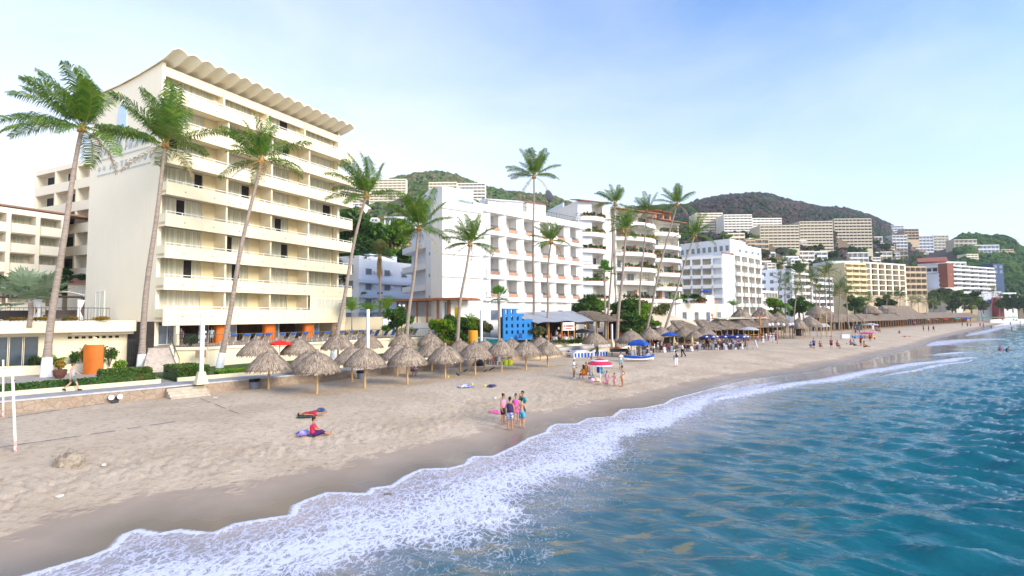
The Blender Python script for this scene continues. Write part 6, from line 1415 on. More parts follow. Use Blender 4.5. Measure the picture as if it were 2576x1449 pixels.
str_ = thing('restaurant_stairs', 'orange railed wooden stairs between the leaning palms', 'stairs', tuple(D(1563, 870, 79)[:2]) + (1.1,), .5)
for i in range(7): part(str_, 'baluster', MB().tube([(i * .5, 0, .3 + i * .12), (i * .5, 0, 1.4 + i * .12)], .04, 5), WOODO)
part(str_, 'handrail', MB().tube([(0, 0, 1.4), (3, 0, 2.1)], .06, 6), WOODO); part(str_, 'treads', MB().add([(0, 0, -.2), (3.2, 0, -.2), (3.2, 2, -.2), (0, 2, -.2), (0, 0, .2), (3.2, 0, 1.2), (3.2, 2, 1.2), (0, 2, .2)], [(3, 2, 1, 0), (4, 5, 6, 7), (0, 1, 5, 4), (1, 2, 6, 5), (2, 3, 7, 6), (3, 0, 4, 7)]), W_CREAM2)
wh = thing('wooden_hut', 'two level orange wooden hut behind the leaning palms', 'hut', tuple(D(1560, 850, 86)[:2]) + (2.2,), .6)
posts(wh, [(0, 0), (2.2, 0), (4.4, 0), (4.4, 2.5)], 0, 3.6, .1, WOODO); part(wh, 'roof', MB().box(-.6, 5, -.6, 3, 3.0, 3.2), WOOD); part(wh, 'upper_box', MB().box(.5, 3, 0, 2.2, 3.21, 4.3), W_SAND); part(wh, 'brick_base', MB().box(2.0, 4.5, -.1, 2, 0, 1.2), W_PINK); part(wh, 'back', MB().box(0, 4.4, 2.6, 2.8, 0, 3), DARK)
# cream tent roof and the bamboo restaurant
c = D(1640, 835, 92); tent = thing('tent_roof', 'large cream fabric tent roof between the palms and the thatched restaurant', 'tent', (c.x, c.y, 1.6), .62)
hT = ZH(1660, 783, 96) - 1.6; Lt = 15.0
part(tent, 'canvas', MB().add([(-1, -2, 2.4), (Lt, -2, 2.5), (Lt + 3, 7, 2.7), (1.5, 8, 2.9), (1.5, 3, hT), (Lt * .42, 3.5, hT), (Lt, 3.5, 3.3)], [(0, 1, 6, 5, 4), (1, 2, 6), (6, 2, 3, 5), (5, 3, 4), (3, 0, 4)]), plain('cream_canvas', (.62, .54, .4), .9, .1, .4))
posts(tent, [(0, -1.5), (5, -1.5), (10, -1.5), (14.5, -1.5)], -.5, 2.45)
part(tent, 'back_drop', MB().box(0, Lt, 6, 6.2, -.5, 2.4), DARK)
c = D(1700, 858, 92); br = thing('bamboo_restaurant', 'long open bamboo restaurant under a wavy thatched roof', 'restaurant', (c.x, c.y, 1.2), .66); LB = 46
wB = plain('bamboo', (.62, .38, .12), .5, .3, 3)
for k in range(6): thatch_roof(br, k * 7.4 - .8, k * 7.4 + 7.4, -1.6 - (k % 2) * .3, 5.5, 2.3 + .06 * k, 4.15 + .08 * k, 20 + k, 420, .34, w=.08)
for i in range(22): part(br, 'bamboo_post', MB().tube([(i * 2.05, -.4, 0), (i * 2.05, -.4, 2.6)], .09, 6), wB)
for i in range(10): part(br, 'bamboo_rail', MB().tube([(14 + i * 2.05, -.45, .9), (15.9 + i * 2.05, -.45, .9)], .06, 5).tube([(14 + i * 2.05, -.45, .5), (15.9 + i * 2.05, -.45, .5)], .05, 5), wB)
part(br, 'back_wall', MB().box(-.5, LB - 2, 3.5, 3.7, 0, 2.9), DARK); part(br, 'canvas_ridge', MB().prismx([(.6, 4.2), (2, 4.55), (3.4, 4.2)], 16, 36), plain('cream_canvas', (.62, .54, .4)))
tg = D(1913, 845, 108); tp_ = thing('torii_post', 'tall wooden T shaped post with a curved reddish top beam', 'post', (tg.x, tg.y, 1.2), .5); hq = ZH(1912, 797, 108) - 1.2
part(tp_, 'post', MB().tube([(0, 0, 0), (0, 0, hq)], .16, 8), WOODO); part(tp_, 'beam', MB().prismy([(-1.9, hq + .5), (-1.2, hq + .1), (1.2, hq + .1), (1.9, hq + .5), (1.9, hq + .3), (1.1, hq - .15), (-1.1, hq - .15), (-1.9, hq + .3)], -.2, .2), WOOD)
def hut(px, pyb, apx, apy, Y, w, label, n=500, open_=True, seed=0, dp=None):
    c = D(px, pyb, Y); z = max(1.0, c.z); h = ZH(apx, apy, Y) - z; root = thing('thatched_hut', label, 'hut', (c.x, c.y, z), .3, 'big thatched huts')
    r_ = w / F * Y; b_, s_2 = thatch_cone(900 + seed, r_, h * .6, n, r_ * .35, .07); o = part(root, 'roof', s_2, None, (0, 0, h)); part(o, 'underlay', b_)
    posts(root, [(r_ * .7 * math.cos(a), r_ * .7 * math.sin(a)) for a in np.arange(.2, 6.2, 1.04)], -.6, h * .5, .1)
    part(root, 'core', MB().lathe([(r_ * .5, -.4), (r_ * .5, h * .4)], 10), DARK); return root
for i, (px, b_, ay, Y, w, lb) in enumerate(((1865, 830, 776, 112, 32, 'big thatched cone roof before the white balcony hotel'), (1918, 828, 774, 118, 34, 'second big thatched cone roof, right of the first'), (1958, 826, 785, 124, 24, 'lower grey thatched roof beside the second cone'), (2055, 815, 772, 150, 18, 'slender thatched cone behind the lookout'), (2187, 800, 768, 190, 30, 'wide thatched roof at the middle of the far beach'), (2010, 840, 800, 112, 20, 'open thatched hut with bamboo legs right of the globe lamps'), (2310, 652, 634, 300, 12, 'steep thatched roof of the villa on the slope'), (2235, 796, 776, 215, 22, 'dark thatched roof behind the long row of far thatch'))):
    if i == 6: continue
    hut(px, b_, px, ay, Y, w, lb, seed=i)
# long far thatched shelters
for i, (a, b_, yt, yb, Y0, Y1, lb) in enumerate(((2070, 2160, 791, 812, 160, 175, 'long low thatched shelter behind the beach stalls'), (2150, 2262, 790, 808, 172, 205, 'long thatched shelter sloping down to the far sand'), (2255, 2330, 787, 803, 205, 235, 'third long thatched shelter farther along the beach'), (2325, 2400, 786, 800, 235, 270, 'farthest long thatched shelter with coloured towels'), (2220, 2300, 768, 790, 215, 240, 'grey tiled pitched roof behind the thatched shelters'), (2395, 2450, 787, 799, 268, 300, 'last thatched shelter before the green umbrellas'))):
    p1, p2 = XY(a, Y0), XY(b_, Y1); rz4, L5_ = frame(p1, p2); z = 1.6; root = thing('thatched_shelter', lb, 'shelter', (p1[0], p1[1], z), rz4, 'long thatched shelters'); h = ZH(a, yt, Y0) - z
    thatch_roof(root, -.5, L5_ + .5, -2.5, 4.5, h * .5, h, 50 + i, 260, .08, w=.12, straw=1.2)
    posts(root, [(x, -1.8) for x in np.arange(.5, L5_, 3.2)], -.8, h * .55, .1, WOODO)
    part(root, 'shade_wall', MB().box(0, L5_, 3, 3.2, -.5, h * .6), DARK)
# canopy, umbrellas, furniture ---------------------------------------
UMB = BLUEU; NAVYU = plain('navy_canvas', (.015, .03, .25), .8); STRIPE = plain('grey_white_canvas', (.5, .5, .5), .85); YELU = plain('straw_yellow_canvas', (.66, .5, .22), .9)
cn = D(1606, 893, 66); ct = thing('blue_canopy', 'royal blue gazebo canopy on white poles above the white and blue boat', 'canopy', (cn.x, cn.y, 1.0), .3); hC = ZH(1606, 854, 66) - 1
part(ct, 'roof', MB().lathe([(1.55, hC - .75), (1.5, hC - .45), (.8, hC - .12), (.1, hC)], 4), UMB); posts(ct, [(-.95, -.95), (.95, -.95), (.95, .95), (-.95, .95)], 0, hC - .7, .035, WPL)
def U(px, pyb, pyt, Y, w, mat, lb, **k):
    c = D(px, pyb, Y); z = 1.02; return parasol('beach_umbrella', lb, (c.x, c.y, z), w / F * Y, ZH(px, pyt, Y) - z, mat, 'umbrellas of the beach restaurants', **k)
U(1686, 885, 835, 80, 22, UMB, 'bright blue open umbrella left of the folded yellow ones'); 
for px, Y, lb in ((1785, 82, 'navy umbrella with small white emblems, left one'), (1832, 84, 'navy umbrella with small white emblems, middle one'), (1861, 82, 'navy umbrella with small white emblems, right one')):
    u_ = U(px, 885, 841, Y, 24, NAVYU, lb); r_ = 24 / F * Y; hq2 = ZH(px, 841, Y) - 1.02
    for a in (-2.2, -1.4, -.8):
        e_ = MB(); cxx, cyy = r_ * .86 * math.cos(a), r_ * .86 * math.sin(a); e_.ball((cxx, cyy, hq2 - .36), (.26, .07, .09), 8, 4); e_.ball((cxx, cyy, hq2 - .27), (.1, .06, .08), 6, 4); part(u_.children[1], 'emblem', e_, WPL)
U(1885, 880, 822, 96, 25, STRIPE, 'pale grey striped market umbrella right of the navy ones')
U(1697, 887, 846, 76, 5, YELU, 'folded straw yellow umbrella, left of two', closed=True); U(1742, 888, 845, 76, 5, YELU, 'folded straw yellow umbrella, right of two', closed=True)
ru = D(703, 920, 47); parasol('red_umbrella', 'red umbrella with upturned rim between the back row parasols', (ru.x, ru.y, PROM), 1.05, ZH(703, 856, 47) - PROM, plain('red_canvas', (.75, .02, .015), .6, .08), drop=.28)
bu = D(1465, 850, 76); parasol('black_umbrella', 'black umbrella with pale emblems in front of the awning restaurant', (bu.x, bu.y, 2.6), 1.5, ZH(1465, 827, 76) - 2.6, IRON)
pu = GS(1510, 962); pk = plain('pink_red_canvas', (.72, .03, .10), .7, .06); hp2 = ZH(1509, 901, pu.y) - pu.z
pu_ = parasol('pink_umbrella', 'bright pink red beach umbrella with a white band over the family', tuple(pu), 31 / F * pu.y, hp2, pk, pole=WPL, drop=.42)
rr3 = 31 / F * pu.y; part(pu_.children[1], 'white_band', MB().lathe([(rr3 * .55, hp2 - .165), (rr3 * .68, hp2 - .245), (rr3 * .69, hp2 - .225), (rr3 * .55, hp2 - .145)], 16), WPL)
vl = MB()
for k in range(16): a = math.pi * k / 8; vl.add([(rr3 * math.cos(a), rr3 * math.sin(a), hp2 - .52), (rr3 * math.cos(a + .39), rr3 * math.sin(a + .39), hp2 - .52), (rr3 * .99 * math.cos(a + .39), rr3 * .99 * math.sin(a + .39), hp2 - .64), (rr3 * .99 * math.cos(a), rr3 * .99 * math.sin(a), hp2 - .64)], [(0, 1, 2, 3)])
part(pu_.children[1], 'valance', vl, WPL)
# boats
def boat(name, label, loc, rz, L=4, W=1.3, H_=.55, hull=WPL, top=UMB, flip=False, cat='boat', group=None):
    root = thing(name, label, cat, loc, rz, group); n = 12; rings = []
    for i in range(n + 1):
        t = i / n; w = W / 2 * (math.sin(math.pi * min(1, .18 + t * .82)) ** .55 if t > .02 else .62); w = max(w, .02) if t < 1 else .02
        sh = .18 * (2 * t - 1) ** 2; rings.append([(L * (t - .5), -w, H_ + sh), (L * (t - .5), -w * .82, H_ * .35 + sh * .5), (L * (t - .5), 0, .0 + sh * .8 * (t > .6)), (L * (t - .5), w * .82, H_ * .35 + sh * .5), (L * (t - .5), w, H_ + sh)])
    def hullmb(za, zb_):
        m = MB(); vs = [p for r_ in rings for p in r_]; m.add(vs, [(i * 5 + k, i * 5 + k + 1, i * 5 + 5 + k + 1, i * 5 + 5 + k) for i in range(n) for k in range(4)] + [(0, 4, 3, 2, 1)]); return m
    part(root, 'hull', hullmb(0, 1), hull)
    g = MB(); 
    for s in (0, 4): g.tube([Vector(r_[s]) + Vector((0, 0, 0)) for r_ in rings], .05, 6)
    st = MB()
    for s in (0, 4):
        vs = []; 
        for r_ in rings: a, b_ = Vector(r_[s]), Vector(r_[1 if s == 0 else 3]); o_ = Vector((0, -.012 if s == 0 else .012, 0)); vs += [a + o_, a.lerp(b_, .55) + o_]
        st.add(vs, [(2 * i, 2 * i + 1, 2 * i + 3, 2 * i + 2) for i in range(n)])
    part(root, 'gunwale', g, top); part(root, 'stripe', st, top)
    for x in (-.9, .4): part(root, 'seat', MB().box(x, x + .3, -W * .42, W * .42, H_ * .6, H_ * .66), hull)
    part(root, 'deck', MB().add([rings[9][0], rings[9][4], rings[12][4], rings[12][0]], [(0, 1, 2, 3)]), hull); return root
p = GS(1606, 908); boat('row_boat', 'white open boat with a blue gunwale lying on the sand under the blue canopy', (p.x, p.y, p.z - .03), .12, 3.7, 1.3, .55)
p = GS(1445, 896); b2 = boat('white_dinghy', 'small white dinghy with a cuddy pulled up by the tan wall', (p.x, p.y + .6, p.z - .05), -.1, 2.8, 1.2, .45, top=WPL); part(b2, 'cuddy', MB().lathe([(.5, .5), (.4, .75), (.1, .82)], 10, c=(-.4, 0, 0)), WPL); part(b2, 'window', MB().box(-.8, -.1, -.42, -.4, .6, .7), DARK)
BS = plain('cobalt_blue', (.01, .09, .5), .6)
for j, (px, ln, lb) in enumerate(((1468, 2.6, 'blue and white striped covered stall with an arched top, left of the thin shrub'), (1508, 2.3, 'blue and white striped covered stall, right of the thin shrub'))):
    p = D(px, 896, 66 + j * 2); root = thing('striped_cover', lb, 'boat cover', (p.x, p.y, 1.0), .2, 'striped covers by the tan wall')
    ps_ = [(-ln / 2, 0), (ln / 2, 0), (ln / 2, .62 + .1 * j), (ln * .1, .9), (-ln * .3, .86), (-ln / 2, .58)]
    part(root, 'body', MB().prismy(ps_, 0, 1.3), WPL)
    for k in range(6): x = -ln / 2 + .12 + k * ln / 6; part(root, 'blue_stripe', MB().box(x, x + ln / 11, -.02, -.001, .04, .56), BS)
tb = D(1500, 893, 66); bush('spindly green shrub standing between the two striped covers', (tb.x, tb.y - .8, 1.0), (.35, .35, 1.0), F_OLIVE, 150, .13)
bb = D(1560, 893, 68); bc = thing('barbecue_cart', 'dark beach barbecue cart with an orange tub on top', 'cart', (bb.x, bb.y, 1.0), .1)
part(bc, 'body', MB().box(-1.2, 1.2, -.4, .4, .55, .95), IRON); part(bc, 'tub', MB().lathe([(.25, .96), (.3, 1.2)], 10, c=(-.3, 0, 0)), ORANGE)
for x, y in ((-1.1, -.3), (1.1, -.3), (-1.1, .3), (1.1, .3)): part(bc, 'leg', MB().tube([(x, y, 0), (x, y, .56)], .03, 5), IRON)
# dining tables and chairs
TC = plain('white_tablecloth', (.78, .79, .83), .9, .05); DKC = plain('dark_wicker_chair', (.05, .03, .03), .7)
tm = MB(); tn = 16; ring = []
tm.lathe([(.52, .02), (.5, .35), (.46, .74), (.02, .75)], 16, wob=.05); TCM = tm.mesh('tablecloth', [TC])
TTM = MB().lathe([(.45, .70), (.45, .735)], 14).mesh('table_top', [WOOD]); TLM = MB().tube([(0, 0, 0), (0, 0, .7)], .05, 6).mesh('leg', [IRON])
CS = MB().box(-.24, .24, -.24, .24, .42, .47).mesh('seat', [DKC]); CB = MB().prismy([(-.24, .48), (.24, .48), (.21, .95), (-.21, .95)], .2, .26).mesh('backrest', [DKC]); CL = MB().box(-.02, .02, -.02, .02, 0, .42).mesh('leg', [DKC])
def table(x, y, z, label): 
    root = thing('dining_table', label, 'table', (x, y, z), group='white clothed tables on the sand'); part(root, 'table_top', TTM); part(root, 'pedestal', TLM); part(root, 'cloth', TCM); return root
def chair(x, y, z, rz, label, grp='dark chairs around the beach tables', mats=None):
    root = thing('dining_chair', label, 'chair', (x, y, z), rz, grp); part(root, 'seat', mats[0] if mats else CS); part(root, 'backrest', mats[1] if mats else CB)
    for a in (-.2, .2):
        for b in (-.2, .2): part(root, 'leg', mats[2] if mats else CL, None, (a, b, 0))
    return root
tabs = [(1592, 893, 66), (1625, 890, 68), (1668, 888, 74), (1690, 886, 76), (1640, 880, 84), (1738, 886, 76), (1762, 882, 80), (1800, 884, 79), (1824, 884, 79), (1845, 885, 79), (1862, 884, 80), (1790, 878, 88), (1815, 876, 90), (1700, 877, 88), (1850, 875, 90)]
TABS = []
for i, (px, py, Y) in enumerate(tabs):
    c = D(px, py, Y); z = 1.0; TABS.append((c.x, Y, z)); table(c.x, Y, z, 'white clothed restaurant table on the sand, %s one counted from the left canopy' % ORD[i])
    for k in range(4):
        a = k * 1.57 + .6 + i; chair(c.x + .78 * math.cos(a), Y + .78 * math.sin(a), z, a - math.pi / 2, 'dark wicker chair at one of the white clothed beach tables')
for i, (px, py, Y) in enumerate(((1395, 850, 73), (1440, 848, 75), (1425, 850, 72.5), (1500, 845, 79))):
    c = D(px, py, Y); table(c.x, Y + 1, 2.6, 'white clothed table inside the awning restaurant, %s from the left' % ORD[i])
# plastic chairs under the parasols, buckets, bins
def plastic(px, py, rz, lb):
    p = GS(px, py); m1 = MB().box(-.24, .24, -.24, .24, .4, .44).mesh('seat', [WPL]); m2 = MB()
    for i in range(4): m2.box(-.22 + i * .12, -.14 + i * .12, .2, .24, .44, .85)
    m2.box(-.24, .24, .2, .25, .85, .93); m2.box(-.27, -.22, -.2, .2, .62, .66); m2.box(.22, .27, -.2, .2, .62, .66)
    return chair(p.x, p.y, p.z, rz, lb, 'white plastic chairs', (m1, m2.mesh('backrest', [WPL]), MB().box(-.025, .025, -.025, .025, 0, .4).mesh('leg', [WPL])))
plastic(1238, 917, .6, 'white plastic chair with a bather in orange under the parasols'); plastic(1257, 918, -.3, 'white plastic chair beside a parasol pole'); plastic(1262, 914, 2.5, 'white plastic chair partly behind a parasol pole')
for px, c_2, lb in ((1273, (.45, .7, .03), 'lime green bucket under the last but one parasols'), (1284, (.75, .72, .05), 'yellow bucket next to the lime one')):
    p = GS(px, 918); b_ = thing('bucket', lb, 'bucket', tuple(p)); part(b_, 'body', MB().lathe([(.24, 0), (.3, .5), (.31, .55)], 12), plain('bucket_%d' % px, c_2, .4)); part(b_, 'handle', MB().tube([(-.3, 0, .53), (-.15, 0, .62), (.15, 0, .62), (.3, 0, .53)], .015, 4), WPL)
for px, py, lb in ((640, 977, 'grey trash bin with a black bag beside the first parasols'), (908, 953, 'grey trash bin with a black bag against the sea wall')):
    p = GS(px, py); b_ = thing('trash_bin', lb, 'bin', tuple(p), group='trash bins'); part(b_, 'drum', MB().lathe([(.3, 0), (.36, .62)], 14), plain('bin_grey', (.2, .23, .3), .5)); part(b_, 'bag', MB().lathe([(.37, .5), (.41, .62), (.36, .74), (.2, .7), (.3, .5)], 14, wob=.08), plain('black_bag', (.01, .01, .015), .3))
p = GS(1207, 920); b_ = thing('beach_bag', 'black bag lying on the sand by the sea wall under the parasols', 'bag', tuple(p)); part(b_, 'body', MB().lathe([(.45, 0), (.5, .3), (.25, .62), (.08, .7)], 12, wob=.1), plain('black_bag', (.01, .01, .015))); part(b_, 'strap', MB().tube([(-.2, 0, .6), (0, 0, .85), (.2, 0, .6)], .03, 5), IRON)
# white lamp posts on the promenade
for i, (px, yb, yt, Y, lb) in enumerate(((506, 953, 788, 36.3, 'white square post with a flared foot by the beach steps'), (925, 880, 778, 48.5, 'slim white post rising above the middle parasols'), (1211, 880, 780, 60, 'slim white post left of the orange drum'), (1540, 878, 815, 78, 'short white post beside the thick restaurant palm'))):
    c = D(px, yb, Y); z = PROM if i < 3 else 1.6; r_ = thing('white_post', lb, 'post', (c.x, c.y, z), WYAW, 'white beach posts'); hp3 = ZH(px, yt, Y) - z
    part(r_, 'shaft', MB().box(-.11, .11, -.11, .11, .7, hp3), WPAINT); part(r_, 'foot', MB().add([(a * w, b * w, z2) for z2, w in ((0, .38), (.85, .2)) for a, b in ((-1, -1), (1, -1), (1, 1), (-1, 1))], [(3, 2, 1, 0), (4, 5, 6, 7), (0, 1, 5, 4), (1, 2, 6, 5), (2, 3, 7, 6), (3, 0, 4, 7)]), KERB)
# volleyball posts + court lines
for i, (px, py, yt, lb) in enumerate(((39, 1135, 926, 'white net post with a rusty foot standing on the sand at the left'), (8, 1048, 905, 'thin white net post at the left picture edge'))):
    p = GS(px, py); r_ = thing('net_post', lb, 'post', tuple(p), group='volleyball posts'); tp3 = D(px - 8 if i == 0 else px, yt, p.y); h = tp3.z - p.z; dx = tp3.x - p.x
    part(r_, 'tube', MB().tube([(dx * .12, 0, h * .12), (dx, 0, h)], .05 if i == 0 else .045, 8), plain('cream_painted_steel', (.78, .76, .66), .5)); part(r_, 'rusty_foot', MB().tube([(0, 0, -.2), (dx * .12, 0, h * .12)], .056, 8), plain('rusty_red_white', (.5, .18, .15), .8, .5, 8, c2=(.7, .6, .55)))
    part(r_, 'hook', MB().tube([(dx * .85 - .09, 0, h * .85), (dx * .85 + .09, 0, h * .85)], .02, 5), IRON)
ROPE = plain('blue_grey_rope', (.12, .13, .17), .9)
def ropeline(p, q, lb, gaps):
    a, b = GS(*p), GS(*q); r_ = MB(); n = 60; run = []
    for i in range(n + 1):
        t = i / n; x, y = a.x + (b.x - a.x) * t, a.y + (b.y - a.y) * t
        hid = any(g0 < t < g1 for g0, g1 in gaps)
        if hid: 
            if len(run) > 1: r_.tube(run, .013, 4)
            run = []
        else: run.append((x + .03 * math.sin(i * 1.7), y + .04 * math.sin(i), sandz_at(x, y) + .035))
    if len(run) > 1: r_.tube(run, .013, 4)
    single('court_rope', r_, ROPE, lb, 'rope', group='volleyball court lines')
ropeline((0, 1127), (440, 1062), 'dark court rope half buried across the left sand, nearer one', [(.42, .46), (.62, .68), (.78, .82)])
ropeline((20, 1052), (260, 1016), 'dark court rope near the sea wall, farther one', [(.52, .6), (.86, .9)])
ropeline((505, 1004), (600, 1042), 'faint court rope running seaward right of the beach steps', [(.3, .4), (.7, .78)])
# floodlights
c = WL(WT(290, -.45, 1001), -.45); fl = thing('flood_lights', 'pair of small white floodlights at the foot of the sea wall', 'lamp', (c[0], c[1], 1.3), WYAW)
for x in (-.22, .22): part(fl, 'lamp_head', MB().tube([(x, .1, .12), (x, -.14, .1)], [.12, .16], 10), WPL)
part(fl, 'bracket', MB().box(-.2, .2, .1, .16, -.3, .1), IRON)
# rock
import bmesh
def rock(label, p, sx, sy, sz, seed, rz_=0):
    bm = bmesh.new(); bmesh.ops.create_icosphere(bm, subdivisions=4, radius=1)
    for v in bm.verts:
        n_ = mnoise.fractal(v.co * 1.1 + Vector((seed, 0, 0)), 1, 2, 5); n2_ = mnoise.ridged_multi_fractal(v.co * 2.2 + Vector((seed, 3, 0)), 1, 2, 4, 1, 2)
        v.co *= 1 + .28 * n_ + .05 * n2_; v.co = Vector((v.co.x * sx, v.co.y * sy, max(v.co.z, -.6) * sz))
    me = bpy.data.meshes.new('rock'); bm.to_mesh(me); bm.free(); m, nt, P = newmat('driftwood_rock'); L = nt.links
    r = ramp(nt, [(0, (.07, .05, .045)), (.42, (.22, .17, .13)), (.56, (.42, .36, .27)), (.75, (.13, .13, .17))]); L.new(noiset(nt, 2.2, 6, .75), r.inputs[0])
    L.new(r.outputs[0], P.inputs['Base Color']); P.inputs['Roughness'].default_value = .85; L.new(bumpn(nt, noiset(nt, 6, 6, .7), 1, .08), P.inputs['Normal']); me.materials.append(m)
    o = single('rock', me, None, label, 'rock', (p.x, p.y, p.z + sz * .3), rz_); return o
p = GS(175, 1168); rock('large weathered grey brown rock lying on the smooth sand at lower left', p, .40, .30, .40, 4.2, R(25))
# small beach things
def cloth(px, py, label, mat, s=.5, name='towel', seed=0, cat=None, h=.14):
    p = GS(px, py); q = random.Random(seed); m = MB(); n = 7; vs = []
    for i in range(n):
        for j in range(n):
            x, y = (i / (n - 1) - .5) * s * 1.6, (j / (n - 1) - .5) * s; e = 1 - max(abs(i / (n - 1) - .5), abs(j / (n - 1) - .5)) * 2
            vs.append((x + q.uniform(-.05, .05), y + q.uniform(-.05, .05), .03 + h * min(1, e * 2) * q.uniform(.3, 1.2)))
    m.add(vs, [(i * n + j, i * n + j + n, i * n + j + n + 1, i * n + j + 1) for i in range(n - 1) for j in range(n - 1)])
    return single(name, m, mat, label, cat or name, tuple(p), q.uniform(0, 3))
cloth(1171, 973, 'crumpled blue and white towel on the open sand', plain('blue_white_cloth', (.02, .07, .5), .9, .1, 3, c2=(.75, .78, .85)), .75, seed=1); cloth(1237, 972, 'crumpled navy shorts on the open sand', plain('navy_cloth', (.03, .05, .18)), .55, 'shorts', 2)
for px, py, lb in ((1187, 970, 'small yellow toy beside the blue and white towel'), (1220, 973, 'small cream toy left of the navy shorts'), (1127, 950, 'small yellow toy at the foot of a parasol pole')):
    p = GS(px, py); b_ = thing('sand_toy', lb, 'toy', tuple(p)); part(b_, 'bucket', MB().lathe([(.07, 0), (.1, .16)], 8), plain('toy_yellow', (.75, .65, .05))); part(b_, 'handle', MB().tube([(-.1, 0, .16), (0, 0, .24), (.1, 0, .16)], .012, 4), WPL)
for i, (px, py, lb) in enumerate(((1243, 1037, 'bright pink ring lying left of the standing group, larger'), (1256, 1040, 'bright pink ring lying left of the standing group, smaller'))):
    p = GS(px, py); t = MB(); t.tube([(.26 * math.cos(a), .26 * math.sin(a), .05) for a in np.linspace(0, 6.28, 15)], .035, 5); o = single('toy_ring', t, plain('hot_pink', (.85, .12, .5)), lb, 'toy', tuple(p))
for i, (px, py) in enumerate(((542, 1001), (1245, 1002), (150, 1250), (262, 1170))):
    p = GS(px, py); single('litter', MB().box(-.09, .09, -.06, .06, 0, .05), WPL, '%s small white scrap of litter on the sand' % ORD[i], 'litter', tuple(p), .7 * i)
# pigeons
for i, (px, py, r_) in enumerate(((1170, 937, .5), (1152, 947, 2.6), (1220, 938, .4), (1234, 934, .6), (1240, 931, .8), (2065, 853, 1), (2090, 848, 2), (2130, 867, 1))):
    p = GS(px, py); b_ = thing('pigeon', 'dark pigeon pecking on the sand, %s from the left' % ORD[i], 'bird', tuple(p), r_, 'pigeons'); dk_ = plain('pigeon_dark', (.03, .03, .035))
    part(b_, 'body', MB().tube([(-.22, 0, .1), (-.12, 0, .13), (0, 0, .17), (.1, 0, .2), (.15, 0, .27), (.19, 0, .3), (.23, 0, .29)], [.02, .05, .085, .07, .04, .04, .01], 8), dk_)
    for y in (-.03, .03): part(b_, 'leg', MB().tube([(0, y, 0), (0, y, .1)], .008, 4), TILE)
# globe lamps by the bamboo restaurant
for i, px in enumerate((1936, 1944, 1958, 1972, 1988, 1995)):
    Y = 104 + i; c = D(px, 850, Y); z = 1.2; h = ZH(px, 817 - (i % 3), Y) - z; r_ = thing('globe_lamp', 'white globe lamp on a dark post, %s from the left by the bamboo restaurant' % ORD[i], 'lamp', (c.x, Y, z), group='globe lamps'); part(r_, 'pole', MB().tube([(0, 0, 0), (0, 0, h)], .06, 6), IRON); part(r_, 'globe', MB().ball((0, 0, h), .32), GLOBE)
for i, (px, pb, pt, Y) in enumerate(((1956, 862, 825, 92), (2080, 846, 790, 118), (2118, 836, 786, 130), (2145, 850, 822, 112), (2156, 830, 800, 140), (2066, 843, 782, 118), (2092, 842, 784, 120), (2174, 830, 798, 140))):
    c = D(px, pb, Y); h = ZH(px, pt, Y) - 1.0; r_ = thing('bare_pole', 'bare wooden pole on the middle beach, %s of the scattered poles' % ORD[i], 'pole', (c.x, Y, 1.0), group='bare poles'); part(r_, 'shaft', MB().tube([(0, 0, 0), (.05, 0, h)], .1, 6), WOODL); part(r_, 'cap', MB().ball((.05, 0, h), .13, 6, 4), WOODL)
bf = D(2158, 822, 135); fr3 = thing('hanging_net', 'dark green cloth hung on a wooden frame on the middle beach', 'frame', (bf.x, bf.y, 1.4)); part(fr3, 'cloth', MB().box(-1.1, 1.1, -.03, .03, .6, 2.1), plain('dark_green_cloth', (.01, .05, .06))); part(fr3, 'frame', MB().tube([(-1.2, 0, -.5), (-1.2, 0, 2.2), (1.2, 0, 2.2), (1.2, 0, -.5)], .05, 5), WOODL)
for i, (px, py, Y, w, lb, mt) in enumerate(((2190, 822, 138, 18, 'wide pale grey umbrella over the crowded far stall', STRIPE), (2350, 800, 240, 9, 'far orange umbrella in the row', ORANGE), (2375, 800, 250, 9, 'far red orange umbrella', plain('red_orange', (.7, .12, .05))), (2405, 800, 262, 9, 'far teal umbrella in the row', plain('teal_cloth', (.1, .4, .42))), (2432, 802, 262, 10, 'far royal blue umbrella', BLUEU), (2330, 800, 230, 8, 'far white umbrella in the row', STRIPE), (2392, 797, 268, 9, 'second far orange umbrella', ORANGE), (2414, 796, 276, 10, 'far coral umbrella beside the green ones', plain('coral', (.8, .2, .14))))):
    c = D(px, py, Y); zz = 1.2; parasol('beach_umbrella', lb, (c.x, c.y, zz), w / F * Y, 2.6, mt, 'distant beach umbrellas', n=6)
GRU = plain('vivid_green_canvas', (.01, .42, .13), .8)
for i in range(9):
    px = 2446 + i * 13; Y = 288 + i * 3; c = D(px, 792, Y); parasol('green_umbrella', 'one of the vivid green umbrellas in a row at the far end of the beach', (c.x, c.y, 1.4), 2.1, 2.5, GRU, 'vivid green umbrellas', n=6)
wt = D(2525, 792, 300); single('white_terrace_edge', MB().box(-8, 16, 0, 4, -2, 1.0), W_WHITE, 'low white terrace edge at the far end of the beach', 'wall', (wt.x, wt.y, 1.5))
